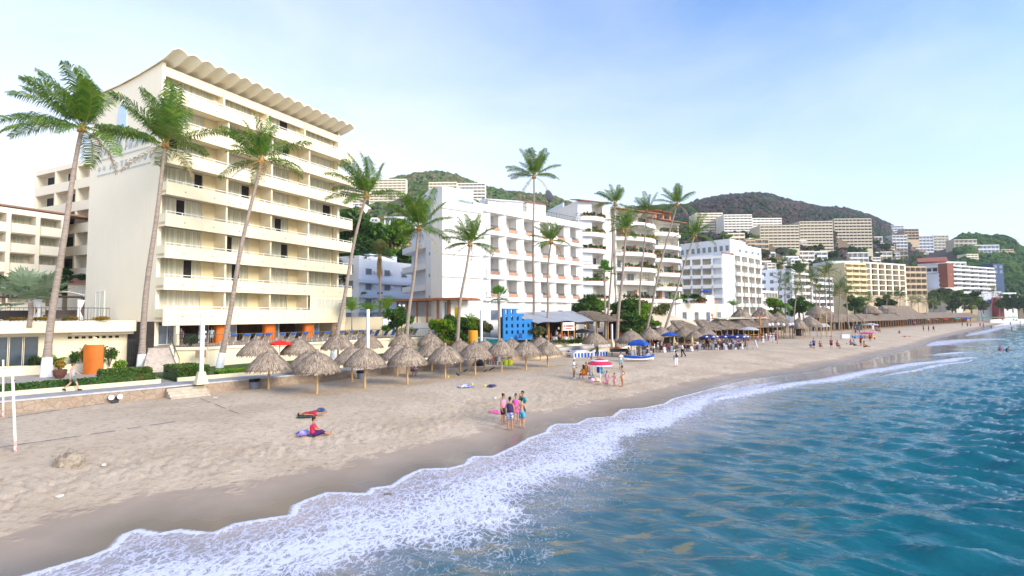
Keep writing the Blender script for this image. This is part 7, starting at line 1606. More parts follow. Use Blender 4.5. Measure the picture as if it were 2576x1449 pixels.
# kayaks / inflatables
for i, (px, py, rz_, c_2, L6, lb) in enumerate(((2160, 846, .25, (.02, .2, .6), 4.4, 'bright blue kayak on a stand on the middle beach'), (2180, 838, -.4, (.75, .1, .3), 3.2, 'pink inflatable beside the blue kayak'), (2188, 852, -.2, (.8, .35, .05), 2.4, 'orange and yellow inflatable beside the blue kayak'))):
    Y = 112; c = D(px, py, Y); r_ = thing('kayak', lb, 'kayak', (c.x, c.y, max(c.z, 1.2)), rz_, 'kayaks on the beach'); m = MB(); m.smooth = True
    m.tube([(-L6 / 2 + L6 * t, 0, .1 * (2 * t - 1) ** 2) for t in np.linspace(0, 1, 9)], [(.05 + .35 * math.sin(math.pi * t), .05 + .18 * math.sin(math.pi * t)) for t in np.linspace(0, 1, 9)], 8); part(r_, 'hull', m, plain('kayak_%d' % i, c_2, .3)); part(r_, 'cockpit', MB().box(-.5, .5, -.18, .18, .12, .2), IRON); part(r_, 'trestle', MB().box(-1, -.9, -.3, .3, -.9, .0).box(.9, 1, -.3, .3, -.9, 0), WOODL)
c = D(2125, 850, 110); cb = thing('cool_box', 'white cool box cart on the middle beach', 'box', (c.x, c.y, 1.0)); part(cb, 'box', MB().box(-.8, .8, -.4, .4, .1, .85), WPL); part(cb, 'lid', MB().box(-.84, .84, -.44, .44, .851, .95), WPL)
c = D(2060, 826, 125); rgt = thing('market_tent', 'pale canvas market tent with cream legs among the beach stalls', 'tent', (c.x, c.y, 1.2)); part(rgt, 'roof', MB().prismx([(-1.5, 2), (1.5, 2), (0, 2.8)], -2, 2), STRIPE); posts(rgt, [(-1.8, -1.3), (1.8, -1.3), (1.8, 1.3), (-1.8, 1.3)], -.2, 2, .04, WPL)
# ================================================================= PEOPLE
def V3(*a): return Vector(a)
def pose(k):
    """joints for a 1.7 m figure, facing -y, feet on z=0"""
    J = dict(pelvis=V3(0, 0, .93), spine=V3(0, .01, 1.12), chest=V3(0, .0, 1.32), neck=V3(0, .0, 1.46), head=V3(0, -.02, 1.60))
    for s, n in ((-1, 'R'), (1, 'L')):
        J['hip' + n] = V3(.09 * s, 0, .89); J['knee' + n] = V3(.105 * s, -.015, .49); J['ank' + n] = V3(.11 * s, .03, .08); J['toe' + n] = V3(.13 * s, -.15, .03)
        J['sho' + n] = V3(.17 * s, 0, 1.40); J['elb' + n] = V3(.23 * s, .03, 1.13); J['wri' + n] = V3(.24 * s, -.05, .88); J['hand' + n] = V3(.24 * s, -.09, .80)
    def leg(n, s, kx, ky, kz, ax, ay, az, tx=None, ty=-.16, tz=-.05): J['knee' + n] = V3(kx * s, ky, kz); J['ank' + n] = V3(ax * s, ay, az); J['toe' + n] = V3(ax * s, ay + ty, az + tz)
    def arm(n, s, ex, ey, ez, wx, wy, wz): J['elb' + n] = V3(ex * s, ey, ez); J['wri' + n] = V3(wx * s, wy, wz); J['hand' + n] = J['wri' + n] + (J['wri' + n] - J['elb' + n]).normalized() * .08
    def shift(dz, dy=0, keep=('knee', 'ank', 'toe')):
        for j in J:
            if not j.startswith(keep): J[j] = J[j] + V3(0, dy, dz)
    if k == 'walk':
        leg('R', -1, .1, -.20, .52, .1, -.30, .10); leg('L', 1, .1, .08, .49, .1, .40, .17, ty=-.12, tz=-.09); arm('R', -1, .23, .16, 1.16, .24, .12, .90); arm('L', 1, .23, -.14, 1.18, .2, -.36, 1.05); shift(-.03)
    elif k == 'elbow':      # arms folded near the chest, talking
        arm('R', -1, .24, .0, 1.12, .10, -.22, 1.18); arm('L', 1, .24, .02, 1.12, .12, -.18, .98)
    elif k == 'drink': arm('R', -1, .26, -.08, 1.2, .08, -.16, 1.52); arm('L', 1, .25, .04, 1.12, .14, -.18, 1.0)
    elif k == 'hips': arm('L', 1, .36, .08, 1.16, .15, -.02, .99)
    elif k == 'reach': arm('R', -1, .25, -.2, 1.2, .2, -.5, 1.15); arm('L', 1, .24, .03, 1.13, .2, -.15, .92)
    elif k == 'lean':
        for j, d in (('spine', .0), ('chest', -.10), ('neck', -.2), ('head', -.26), ('shoR', -.16), ('shoL', -.16)): J[j] = J[j] + V3(0, d, d * .3)
        arm('R', -1, .24, -.35, 1.12, .15, -.6, 1.0); arm('L', 1, .24, -.3, 1.1, .2, -.55, .95); leg('L', 1, .12, .12, .47, .12, .42, .12)
    elif k == 'chair':
        shift(-.43); leg('R', -1, .12, -.42, .50, .13, -.38, .08); leg('L', 1, .14, -.40, .50, .15, -.46, .08); arm('R', -1, .24, -.05, .72, .16, -.32, .68); arm('L', 1, .24, -.04, .72, .14, -.34, .72)
    elif k == 'ground':     # sitting, legs stretched in front, leaning on one arm
        shift(-.80, .0); leg('R', -1, .12, -.40, .26, .12, -.82, .06, ty=-.04, tz=.14); leg('L', 1, .16, -.42, .14, .2, -.84, .06, ty=-.02, tz=.14); arm('R', -1, .25, -.12, .40, .1, -.34, .34); arm('L', 1, .22, -.15, .38, .05, -.36, .30)
        for n in 'RL': J['hip' + n].z = .12
        J['pelvis'].z = .14
    elif k == 'lie':        # lying on the side/back along -y
        zz = .13
        for j in list(J):
            p = J[j]; J[j] = V3(p.x, -(1.6 - p.z) + .8, zz + p.y * .4)
        for n, s in (('R', -1), ('L', 1)): J['toe' + n] = J['ank' + n] + V3(0, -.06, .14); 
        J['kneeR'].z = .16; J['head'].z = .15
    return J
EDG = [('pelvis', 'spine'), ('spine', 'chest'), ('chest', 'neck'), ('neck', 'head')]
for n in 'RL': EDG += [('pelvis', 'hip' + n), ('hip' + n, 'knee' + n), ('knee' + n, 'ank' + n), ('ank' + n, 'toe' + n), ('chest', 'sho' + n), ('sho' + n, 'elb' + n), ('elb' + n, 'wri' + n), ('wri' + n, 'hand' + n)]
RAD = dict(pelvis=(.14, .10), spine=(.115, .085), chest=(.135, .095), neck=(.052, .052), head=(.06, .06), hip=(.088, .085), knee=(.056, .056), ank=(.037, .037), toe=(.034, .026), sho=(.056, .056), elb=(.042, .042), wri=(.029, .029), hand=(.036, .018))
BODY = {}
SKINM = [plain('skin_tan', (.44, .22, .12), .55, .08, 4), plain('skin_brown', (.27, .12, .06), .55, .08, 4), plain('skin_fair', (.58, .33, .22), .55, .08, 4)]
EYE = plain('eye_dark', (.02, .015, .012), .3)
def body(k, fat=1.0):
    key = (k, fat)
    if key in BODY: return BODY[key]
    J = pose(k); names = list(J); me = bpy.data.meshes.new('person'); me.from_pydata([tuple(J[n]) for n in names], [(names.index(a), names.index(b)) for a, b in EDG], [])
    o = bpy.data.objects.new('person', me); col.objects.link(o); md = o.modifiers.new('s', 'SKIN'); md.use_smooth_shade = True; md.branch_smoothing = .6; sb2 = o.modifiers.new('u', 'SUBSURF'); sb2.levels = 1; sb2.render_levels = 1
    if not me.skin_vertices: 
        bm = bmesh.new(); bm.from_mesh(me); bm.verts.layers.skin.verify(); bm.to_mesh(me); bm.free()
    for i, n in enumerate(names):
        r_ = RAD[n if n in RAD else n[:-1]]; f = fat if n in ('pelvis', 'spine', 'chest') or n[:3] == 'hip' else (fat ** .5)
        me.skin_vertices[0].data[i].radius = (r_[0] * f, r_[1] * f); me.skin_vertices[0].data[i].use_root = (n == 'pelvis')
    bpy.context.view_layer.update(); dg = bpy.context.evaluated_depsgraph_get(); ev = bpy.data.meshes.new_from_object(o.evaluated_get(dg)); bpy.data.objects.remove(o)
    # head with face, hands with fingers joined into the same mesh
    m = MB(); m.v = [tuple(v.co) for v in ev.vertices]; m.f = [tuple(p.vertices) for p in ev.polygons]; m.m = [0] * len(m.f); bpy.data.meshes.remove(ev)
    H_ = J['head']; dn = (H_ - J['neck']).normalized(); lying = k == 'lie'
    fwd = V3(0, -1, 0) if not lying else V3(0, 0, 1); sdv = V3(1, 0, 0)
    c = H_ + dn * .05
    b0 = len(m.v); m.ball((0, 0, 0), (1, 1, 1), 12, 9)
    for i in range(b0, len(m.v)):
        x, y, z = m.v[i]; w = .076 * (1 - .22 * max(0, -z)); dp_ = .096 * (1 - .1 * max(0, -z)); m.v[i] = tuple(c + sdv * x * w - fwd * y * dp_ + dn * z * .118)
    m.tube([c + fwd * .088 + dn * .02, c + fwd * .118 - dn * .022], [.01, .018], 5)
    for s in (-1, 1):
        m.ball(c + sdv * s * .03 + fwd * .083 + dn * .018, .013, 6, 4, 1); m.ball(c + sdv * s * .078 - dn * .0, (.012, .02, .03), 6, 4)
    m.tube([c + fwd * .09 - dn * .052 - sdv * .024, c + fwd * .096 - dn * .055, c + fwd * .09 - dn * .052 + sdv * .024], .006, 4, 1)
    for n, s in (('R', -1), ('L', 1)):
        w_ = J['wri' + n]; h = J['hand' + n]; d = (h - w_).normalized(); a = d.cross(V3(1, 0, 0)); a = a.normalized() if a.length > .1 else V3(0, 1, 0); b_ = d.cross(a)
        for fi, (o_, ln) in enumerate(((-.027, .062), (-.009, .074), (.009, .07), (.026, .054))):
            p0 = h + a * o_ + d * .015; p1 = p0 + d * ln * .5 + b_ * s * .006; p2 = p1 + (d * .8 + b_ * s * .5).normalized() * ln * .5; m.tube([p0, p1, p2], [.0095, .009, .006], 5)
        p0 = w_.lerp(h, .5) - a * .03; m.tube([p0, p0 - a * .03 + d * .03, p0 - a * .035 + d * .06], [.011, .01, .007], 5)
    me = m.mesh('body', [SKINM[0], EYE], True); BODY[key] = (me, J); return BODY[key]
def loftc(m, pts, radii, n=12, mi=0):
    """cloth tube with elliptical sections whose wide axis is x"""
    b = len(m.v)
    for i, p in enumerate(pts):
        d = (pts[min(i + 1, len(pts) - 1)] - pts[max(i - 1, 0)]).normalized(); a = V3(1, 0, 0); a = (a - d * a.dot(d)).normalized(); c = d.cross(a)
        for k in range(n): t = 2 * math.pi * k / n; m.v.append(tuple(p + a * math.cos(t) * radii[i][0] + c * math.sin(t) * radii[i][1]))
    for i in range(len(pts) - 1):
        for k in range(n): k2 = (k + 1) % n; m.f.append((b + i * n + k, b + i * n + k2, b + (i + 1) * n + k2, b + (i + 1) * n + k)); m.m.append(mi)
    m.f.append(tuple(b + k for k in reversed(range(n)))); m.m.append(mi); m.f.append(tuple(b + (len(pts) - 1) * n + k for k in range(n))); m.m.append(mi)
CL_ = {}
def clothm(c, c2=None):
    key = tuple(round(x, 3) for x in c)
    if (key, bool(c2)) not in CL_: CL_[(key, bool(c2))] = plain('fabric_%d' % len(CL_), c, .85, .1, 6 if not c2 else 9, c2=c2)
    return CL_[(key, bool(c2))]
GM = {}
def garment(kind, k, fat):
    key = (kind, k, fat)
    if key in GM: return GM[key]
    J = body(k, fat)[1]; m = MB(); m.smooth = True; f = fat
    if kind in ('shirt', 'tank', 'dress'):
        top = J['neck'].lerp(J['chest'], .25); lo = J['pelvis'].lerp(J['spine'], .1)
        loftc(m, [lo, J['spine'], J['chest'], J['chest'].lerp(J['neck'], .55), top], [(.165 * f, .125 * f), (.150 * f, .12 * f), (.178 * f, .125 * f), (.165 * f, .10), (.085 if kind == 'shirt' else .12, .07)])
        if kind == 'shirt':
            for n in 'RL': loftc(m, [J['sho' + n].lerp(J['chest'], .3), J['sho' + n] + V3(0, 0, .005), J['sho' + n].lerp(J['elb' + n], .35), J['sho' + n].lerp(J['elb' + n], .72)], [(.07, .08), (.078, .076), (.07, .07), (.066, .066)], 8)
    if kind == 'dress':
        hp = J['pelvis']; kn = (J['kneeR'] + J['kneeL']) / 2; loftc(m, [J['spine'], hp, hp.lerp(kn, .35), hp.lerp(kn, .62)], [(.15 * f, .12 * f), (.185 * f, .15 * f), (.22 * f, .18 * f), (.25 * f, .21 * f)])
    if kind in ('shorts', 'trousers', 'briefs', 'capri'):
        e = dict(shorts=.78, briefs=.35, trousers=1, capri=1)[kind]
        loftc(m, [J['pelvis'].lerp(J['spine'], .45), J['pelvis'], (J['hipR'] + J['hipL']) / 2 - V3(0, 0, .03 if k not in ('ground', 'lie', 'chair') else 0)], [(.15 * f, .115 * f), (.168 * f, .13 * f), (.16 * f, .125 * f)])
        for n in 'RL':
            a, b, c = J['hip' + n], J['knee' + n], J['ank' + n]; pts = [a.lerp(b, -.05), a.lerp(b, .3), a.lerp(b, e)]; rr4 = [(.105 * f, .105 * f), (.102 * f, .102 * f), ((.088, .092) if kind != 'trousers' else (.075, .075))]
            if kind == 'trousers': pts += [b.lerp(c, .5), b.lerp(c, .93)]; rr4 += [(.07, .07), (.068, .07)]
            if kind == 'capri': pts += [b.lerp(c, .35)]; rr4 += [(.07, .07)]
            loftc(m, pts, rr4, 9)
    GM[key] = m.mesh(kind, []); return GM[key]
def hairmesh(style, k):
    key = ('hair', style, k)
    if key in GM: return GM[key]
    J = body(k)[1]; dn = (J['head'] - J['neck']).normalized(); c = J['head'] + dn * .06; fwd = V3(0, -1, 0) if k != 'lie' else V3(0, 0, 1); m = MB(); m.smooth = True
    b0 = len(m.v); m.ball((0, 0, 0), (1, 1, 1), 12, 8)
    for i in range(b0, len(m.v)):
        x, y, z = m.v[i]
        if z < -.1 and y < .2: z = -.1; 
        if y < -.55 and z < .35: y = -.55
        m.v[i] = tuple(c + V3(1, 0, 0) * x * .088 - fwd * (y * .102 + .012) + dn * (z * .118 + .008))
    if style == 'bun': m.ball(c - fwd * .09 + dn * .10, .05, 8, 6)
    if style == 'long': m.tube([c - fwd * .05, c - fwd * .10 - dn * .12, c - fwd * .10 - dn * .30], [.07, .075, .045], 8)
    if style == 'pony': m.tube([c - fwd * .09 + dn * .04, c - fwd * .16, c - fwd * .13 - dn * .2], [.035, .04, .02], 6)
    if style == 'hat': m.lathe([(.17, -.0), (.172, .012), (.1, .03), (.095, .1), (.05, .12)], 14, c=tuple(c + dn * .04))
    if style == 'cap': m.ball(c + dn * .03, (.092, .108, .1), 10, 6); m.box(c.x - .07, c.x + .07, c.y - .2, c.y - .08, c.z + .04, c.z + .055)
    GM[key] = m.mesh('hair', []); return GM[key]
def person(px, py, label, k='stand', face=0, h=1.7, top=('shirt', (.8, .8, .8)), bot=('shorts', (.2, .2, .3)), hair='short', hc=(.02, .015, .012), skin=0, fat=1.0, loc=None, group=None, sit=None, shoes=None, z=None, top2=None, bot2=None):
    p = loc or GS(px, py)
    if z is not None: p = Vector((p[0], p[1], z))
    root = thing('person', label, 'person', tuple(p), face, group, h / 1.7); me, J = body(k, fat)
    o = part(root, 'body', me); o.material_slots[0].link = 'OBJECT'; o.material_slots[0].material = SKINM[skin]
    def g(nm, me_, mt):
        if not me_.materials: me_.materials.append(mt)
        q = part(root, nm, me_); q.material_slots[0].link = 'OBJECT'; q.material_slots[0].material = mt; return q
    if top: g(top[0], garment(top[0], k, fat), clothm(top[1], top2))
    if bot: g(bot[0], garment(bot[0], k, fat), clothm(bot[1], bot2))
    if hair: g('hair' if hair not in ('hat', 'cap') else hair, hairmesh(hair, k), clothm(hc))
    if shoes:
        m = MB(); m.smooth = True
        for n in 'RL': a, b = J['ank' + n], J['toe' + n]; m.tube([a + V3(0, .05, -.03), a + V3(0, -.03, -.02), b, b + (b - a) * .2], [(.045, .045), (.05, .05), (.045, .035), (.02, .02)], 8)
        part(root, 'shoes', m, clothm(shoes))
    return root
DK = (.03, .03, .05); WH = (.8, .8, .82)
# standing group near the water
person(1266, 1067, 'woman in a pink top and black shorts at the left of the standing group', 'hips', R(60), 1.64, ('tank', (.8, .28, .45)), ('shorts', (.015, .015, .02)), 'bun', fat=1.12, skin=0)
person(1283, 1083, 'man in a dark purple tank top and blue white patterned shorts, seen from behind', 'stand', R(170), 1.74, ('tank', (.05, .03, .10)), ('shorts', (.7, .75, .85)), 'short', skin=0, bot2=(.03, .08, .3), fat=1.05)
person(1298, 1065, 'woman in a magenta swim dress in the middle of the standing group', 'elbow', R(-10), 1.62, ('dress', (.72, .12, .42)), None, 'bun', fat=1.12, skin=0)
person(1316, 1063, 'man in a teal shirt and dark shorts drinking, behind the standing group', 'drink', R(-50), 1.76, ('shirt', (.02, .36, .38)), ('shorts', (.03, .05, .1)), 'short', skin=0)
person(1313, 1077, 'shirtless boy in light blue shorts with green sides, seen from behind', 'elbow', R(160), 1.6, None, ('shorts', (.1, .38, .55)), 'short', skin=2)
# sunbathers
person(788, 1098, 'woman in a crimson shirt sitting on the sand with purple trousers, looking away', 'ground', R(108), 1.62, ('shirt', (.62, .03, .10)), ('capri', (.06, .015, .12)), 'bun', fat=1.35, skin=0)
person(790, 1046, 'person in a dark red dress lying on a towel beyond the sitting woman', 'lie', R(105), 1.5, ('dress', (.42, .02, .06)), None, 'long', fat=1.15, skin=0)
cloth(764, 1092, 'purple and white bundle behind the sitting woman', plain('purple_cloth', (.16, .05, .5), .9, .1, 5, c2=(.6, .55, .8)), .55, seed=5, name='bundle', cat='bundle', h=.2); cloth(770, 1045, 'dark green towel under the lying person', plain('dark_green_cloth2', (.03, .07, .06)), .9, seed=6, h=.03); cloth(806, 1034, 'blue cloth bundle beside the lying person', plain('blue_grey_cloth', (.05, .08, .2)), .35, seed=7, name='bundle', cat='bundle')
# walker on promenade
w_ = G(181, 984, PROM); person(0, 0, 'man in a grey tank top and dark board shorts walking along the promenade', 'walk', R(135), 1.74, ('tank', (.42, .45, .5)), ('shorts', (.04, .07, .13)), 'short', (.12, .08, .05), 2, 1.08, loc=w_, shoes=(.03, .02, .02), bot2=(.3, .33, .15))
# family under the pink umbrella
person(1444, 953, 'man in a white shirt, khaki shorts and a white cap standing left of the umbrella', 'elbow', R(70), 1.76, ('shirt', WH), ('shorts', (.42, .30, .17)), 'cap', (.78, .78, .8), 1, shoes=WH)
person(1468, 955, 'woman in an orange top sitting on a folding chair with her back to the sea', 'chair', R(200), 1.65, ('shirt', (.75, .36, .02)), ('shorts', (.3, .1, .05)), 'long', (.05, .02, .012), 1, 1.1)
person(1488, 945, 'musician in a pale outfit standing behind the umbrella', 'elbow', R(10), 1.72, ('shirt', (.5, .48, .42)), ('trousers', (.55, .53, .48)), 'hat', (.2, .13, .08), 1)
person(1512, 950, 'man in a turquoise shirt leaning back in a folding chair under the umbrella', 'chair', R(120), 1.72, ('shirt', (.02, .42, .5)), ('shorts', (.05, .3, .4)), 'short', (.2, .13, .08), 2)
person(1475, 946, 'person in a straw hat sitting half hidden behind the orange chair', 'chair', R(150), 1.6, ('shirt', (.5, .2, .1)), ('shorts', (.2, .1, .08)), 'hat', (.3, .2, .12), 1)
person(1562, 930, 'bearded man in a white tank top standing behind the children', 'elbow', R(15), 1.78, ('tank', WH), ('shorts', (.3, .45, .5)), 'cap', (.1, .12, .15), 0, 1.1)
person(1527, 970, 'little girl in a light pink dress right of the umbrella pole', 'stand', R(150), 1.15, ('dress', (.85, .35, .5)), None, 'bun', skin=0)
person(1546, 973, 'little girl in a salmon pink dress next to the woman', 'reach', R(-60), 1.08, ('dress', (.85, .28, .38)), None, 'bun', skin=0)
person(1566, 974, 'woman in a pale flowered top and peach shorts standing at the right of the family', 'hips', R(-80), 1.66, ('tank', (.75, .6, .62)), ('shorts', (.75, .42, .2)), 'bun', skin=0, fat=1.1)
def foldchair(px, py, rz, lb, mt):
    p = GS(px, py); r_ = thing('folding_chair', lb, 'chair', tuple(p), rz, 'folding chairs'); part(r_, 'seat', MB().box(-.27, .27, -.24, .24, .4, .44), mt); part(r_, 'backrest', MB().prismy([(-.27, .45), (.27, .45), (.27, .95), (-.27, .95)], .24, .28), mt)
    for x in (-.25, .25):
        for y in (-.22, .22): part(r_, 'leg', MB().tube([(x, y, 0), (x, y * .9, .42)], .016, 5), WPL)
foldchair(1468, 954, R(200), 'orange and red folding chair with its back to the sea', ORANGE); foldchair(1512, 949, R(120), 'dark blue folding chair under the pink umbrella', BLUEU); foldchair(1475, 945, R(150), 'dark folding chair behind the orange one', IRON)
p = GS(1490, 962); single('beach_ball', MB().ball((0, 0, .2), .2, 14, 10), plain('pink_white_ball', (.8, .2, .5), .4, .1, 5, c2=(.8, .8, .85)), 'pink and white beach ball at the foot of the umbrella', 'ball', tuple(p))
cloth(1500, 958, 'yellow and white bag heap under the umbrella', plain('yellow_white_cloth', (.65, .5, .1), .9, .1, 6, c2=(.75, .75, .75)), .6, 'bag_heap', 8, 'bags', h=.3); cloth(1524, 963, 'pink towel strip beside the little girl', plain('pink_cloth', (.8, .3, .4)), .5, 'towel', 9, h=.05); cloth(1487, 952, 'blue towel between the chairs', plain('blue_cloth', (.05, .1, .5)), .4, 'towel', 10)
# parasols sitters
person(1045, 944, 'person in white shorts sitting on the sea wall edge, head hidden by a parasol', 'chair', R(10), 1.7, ('shirt', (.6, .5, .5)), ('shorts', (.75, .72, .75)), 'short', skin=1, shoes=WH, z=1.05)
person(1037, 946, 'person sitting beside the one in white shorts on the sea wall', 'chair', R(30), 1.65, ('shirt', (.3, .2, .3)), ('shorts', (.1, .1, .15)), 'short', skin=1, z=1.05)
person(1238, 917, 'person in an orange shirt sitting on a white plastic chair under the parasols', 'chair', R(35), 1.7, ('shirt', (.7, .12, .03)), ('shorts', (.5, .1, .15)), 'short', skin=1, fat=1.1)
person(1280, 914, 'bather sitting behind the lime and yellow buckets', 'chair', R(-30), 1.6, ('tank', (.6, .3, .25)), ('shorts', (.8, .8, .8)), 'short', skin=1)
# waiters and musicians
bp = person(1701, 923, 'person all in white with a black backpack walking toward the tables, seen from behind', 'stand', R(185), 1.72, ('shirt', WH), ('trousers', WH), 'short', skin=1, fat=1.05)
part(bp, 'backpack', MB().ball((0, .17, 1.22), (.15, .1, .24), 10, 8), IRON)
person(1717, 898, 'waiter in a white shirt and black trousers bending toward a table', 'lean', R(-60), 1.75, ('shirt', WH), ('trousers', (.01, .01, .015)), 'short', skin=1, shoes=(.01, .01, .01), z=1.02)
person(1901, 879, 'vendor in white clothes walking right of the navy umbrellas', 'walk', R(80), 1.7, ('shirt', WH), ('trousers', WH), 'short', (.4, .05, .05), 1, z=1.02)
person(1920, 866, 'musician in white trousers beside the T shaped post', 'elbow', R(20), 1.7, ('shirt', (.5, .5, .5)), ('trousers', WH), 'hat', (.3, .2, .15), 1, z=1.02)
person(1938, 862, 'musician in white holding an instrument, left of two by the lamps', 'elbow', R(-20), 1.72, ('shirt', WH), ('trousers', WH), 'hat', (.7, .7, .7), 1, z=1.02)
person(1945, 862, 'musician in white holding an instrument, right of two by the lamps', 'elbow', R(-50), 1.7, ('shirt', (.6, .7, .8)), ('trousers', WH), 'hat', (.7, .7, .7), 1, z=1.02)
person(1952, 858, 'man in maroon trousers beside the musicians', 'stand', R(0), 1.7, ('shirt', (.3, .05, .1)), ('trousers', (.15, .03, .08)), 'short', skin=1, z=1.02)
cols = [(.5, .03, .03), (.75, .75, .8), (.15, .2, .5), (.3, .05, .25), (.6, .45, .3), (.1, .1, .12), (.75, .3, .3), (.2, .4, .45), (.5, .45, .6)]
q = random.Random(77); cnt = 0
cn_ = ['crimson', 'white', 'dark blue', 'plum', 'tan', 'black', 'salmon', 'teal', 'lilac']
for i, (x, y, z) in enumerate(TABS):
    for k in range(4):
        if q.random() < .28: continue
        a = k * 1.57 + .6 + i; ci = q.randrange(9)
        person(0, 0, 'diner in a %s top seated at the %s beach table from the left' % (cn_[ci], ORD[i]), 'chair', a - math.pi / 2, q.uniform(1.55, 1.78), ('shirt', cols[ci]), ('trousers', q.choice(cols)), q.choice(['short', 'long', 'bun', 'hat', 'short']), q.choice([(.02, .015, .01), (.15, .08, .04), (.45, .4, .35)]), q.randrange(3), loc=Vector((x + .74 * math.cos(a), y + .74 * math.sin(a), z)), group='seated diners')
for i in range(12):
    px = 1378 + i * 11 + q.uniform(-4, 4); Y = 71.5 + i * .6 + q.uniform(0, 2); c = D(px, 850, Y); ci = q.randrange(9)
    person(0, 0, 'diner in a %s top inside the awning restaurant, %s from the left' % (cn_[ci], ORD[i]), 'chair' if i != 2 else 'stand', q.uniform(-1, 1), 1.7, ('shirt', cols[ci] if i != 2 else WH), ('trousers', DK), q.choice(['short', 'long']), skin=q.randrange(3), loc=Vector((c.x, Y + .6, 2.6)), group='diners under the grey awning')
for i in range(14):
    px = 1795 + i * 12 + q.uniform(-4, 4); Y = 94 + i * .9; c = D(px, 865, Y); ci = q.randrange(9)
    person(0, 0, '%s person from the left standing in front of the bamboo rails, %s top' % (ORD[i], cn_[ci]), q.choice(['stand', 'elbow', 'chair']), q.uniform(-2, 2), q.uniform(1.6, 1.78), ('shirt', cols[ci]), ('trousers', q.choice(cols)), q.choice(['short', 'long', 'hat']), skin=q.randrange(3), loc=Vector((c.x, Y, 1.02)), group='people by the bamboo rails')
# terrace people
for i, (px, Y, kk, tc_, lb) in enumerate(((513, 55, 'lean', WH, 'person in white leaning by the ground floor colonnade'), (532, 57, 'stand', (.3, .5, .6), 'person in pale blue standing near the orange pillar'), (455, 54, 'stand', (.1, .08, .1), 'dark dressed person near the glass doors'), (846, 65, 'stand', (.6, .35, .2), 'bather at the right corner of the terrace'))):
    c = D(px, 850, Y); person(0, 0, lb, kk, R(20), 1.7, ('shirt', tc_), ('shorts', tc_), 'short', skin=i % 3, loc=Vector((c.x, Y, TER)))
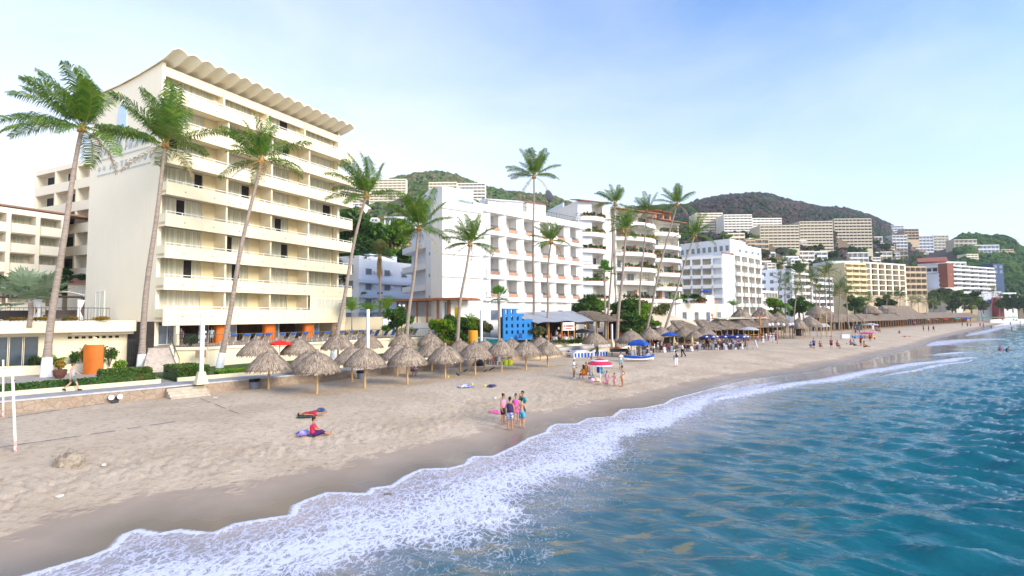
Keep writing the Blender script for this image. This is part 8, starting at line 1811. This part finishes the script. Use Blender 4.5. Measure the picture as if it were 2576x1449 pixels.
# far beach people
far = [(2040, 876, 'ground', (.1, .12, .4), (.6, .7, .85), 'sunbather leaning back on a pale towel on the open middle beach'), (2140, 868, 'ground', (.7, .1, .3), DK, 'pink topped person sitting left of the kayaks'), (2148, 870, 'ground', (.05, .35, .3), DK, 'green topped person sitting in the middle of the kayak group'), (2166, 872, 'stand', (.35, .03, .04), (.3, .03, .04), 'dark red dressed person in front of the blue kayak'), (2174, 874, 'ground', (.75, .4, .1), DK, 'orange topped person sitting below the inflatables'), (2152, 845, 'stand', (.02, .04, .2), (.02, .04, .2), 'navy dressed person behind the blue kayak'), (2162, 842, 'stand', (.3, .05, .1), DK, 'maroon topped person behind the blue kayak'),
       (2188, 836, 'stand', (.6, .05, .1), DK, 'red topped person under the pale grey umbrella'), (2196, 836, 'stand', (.75, .75, .8), (.75, .75, .8), 'white dressed person under the pale grey umbrella'), (2204, 837, 'chair', (.3, .05, .3), DK, 'purple topped person seated under the pale grey umbrella'), (2212, 837, 'chair', (.5, .3, .2), DK, 'tan person seated at the right of the pale grey umbrella'), (2262, 820, 'ground', (.25, .03, .2), DK, 'maroon topped sunbather on the open far beach'), (2301, 822, 'stand', (.75, .08, .2), (.03, .03, .1), 'walker in a pink shirt and dark trousers on the far beach'), (2348, 815, 'walk', (.05, .06, .25), (.05, .06, .2), 'walker in dark blue on the far beach'), (2276, 848, 'lie', None, (.4, .1, .05), 'tanned person lying near the wet sand on the far beach'),
       (2421, 822, 'lean', None, (.05, .2, .2), 'bather bending down at the water edge, left of three'), (2434, 823, 'stand', None, (.01, .01, .02), 'bather in black trunks at the water edge, middle of three'), (2442, 823, 'stand', None, (.03, .15, .2), 'bather in teal trunks at the water edge, right of three'), (2466, 823, 'lean', None, (.3, .05, .1), 'child bending at the water edge beside a tall bather'), (2474, 826, 'reach', None, (.4, .15, .1), 'tall bather standing alone at the water edge'), (2090, 838, 'stand', (.4, .05, .05), DK, 'red dressed person among the beach stalls'), (2046, 832, 'stand', (.1, .15, .45), DK, 'person in blue and black near the tall thatched lookout'), (2105, 842, 'chair', (.5, .1, .1), DK, 'person in maroon sitting by the white cool box'), (2062, 838, 'chair', (.3, .1, .05), DK, 'person sitting at the foot of the lookout poles'), (2322, 806, 'stand', (.02, .35, .33), DK, 'turquoise topped person before the thatched shelters'), (2335, 805, 'stand', (.2, .05, .2), DK, 'plum topped person before the thatched shelters'),
       (2492, 797, 'ground', (.1, .1, .3), DK, 'dark blue group sitter under the green umbrellas'), (2522, 806, 'ground', (.5, .1, .1), DK, 'red sitter near the far water edge'), (2541, 800, 'stand', (.1, .1, .3), DK, 'dark figure standing at the far end of the beach'), (2566, 803, 'stand', (.5, .2, .1), DK, 'reddish figure at the far right end of the beach'), (2550, 806, 'ground', (.4, .15, .1), DK, 'tan sitter by the far water edge'), (2558, 807, 'ground', (.15, .1, .1), DK, 'brown sitter by the far water edge')]
for i, (px, py, k, tc_, bc_, lb) in enumerate(far):
    Y = min(G(px, py, 1.0).y, np.interp(px, [2040, 2130, 2180, 2220, 2300, 2350, 2440, 2480, 2520, 2576], [82, 86, 100, 120, 158, 162, 190, 215, 250, 290])); c = D(px, py, Y)
    zz = sandz_at(c.x, c.y); person(0, 0, lb, k, q.uniform(-2, 2), q.uniform(1.65, 1.8), ('shirt', tc_) if tc_ else None, ('shorts', bc_), q.choice(['short', 'bun', 'long']), skin=i % 3, loc=Vector((c.x, c.y, max(zz, c.z if c.z < 2.5 else zz, -.2))), group='people on the far beach')
# swimmers (only the upper body above water)
for i, (px, py, k, mt, lb, hh_) in enumerate(((2516, 880, 'stand', (.7, .05, .2), 'swimmer in pink splashing at the left of the pair', .55), (2532, 882, 'lean', (.03, .03, .06), 'dark swimmer bending in the water at the right of the pair', .75), (2545, 828, 'stand', (.03, .03, .1), 'lone dark swimmer waist deep far out', 1.0))):
    p = G(px, py, 0); person(0, 0, lb, k, R(-40 + 60 * i), 1.7, ('tank', mt), ('briefs', mt), 'short', skin=1, loc=Vector((p.x, p.y, hh_ - 1.7)))
cloth_ = None
# ================================================================= AIR
hzm, nt, P = newmat('thin_sea_haze'); nt.nodes.remove(P); pv = N(nt, 'ShaderNodeVolumePrincipled'); nt.links.new(pv.outputs[0], nt.nodes['Material Output'].inputs['Volume'])
pv.inputs['Color'].default_value = (.82, .88, 1, 1); pv.inputs['Density'].default_value = .00016; pv.inputs['Anisotropy'].default_value = .2
struct('haze', MB().box(-1700, 3600, -60, 2900, -9, 230), hzm, 'stuff')
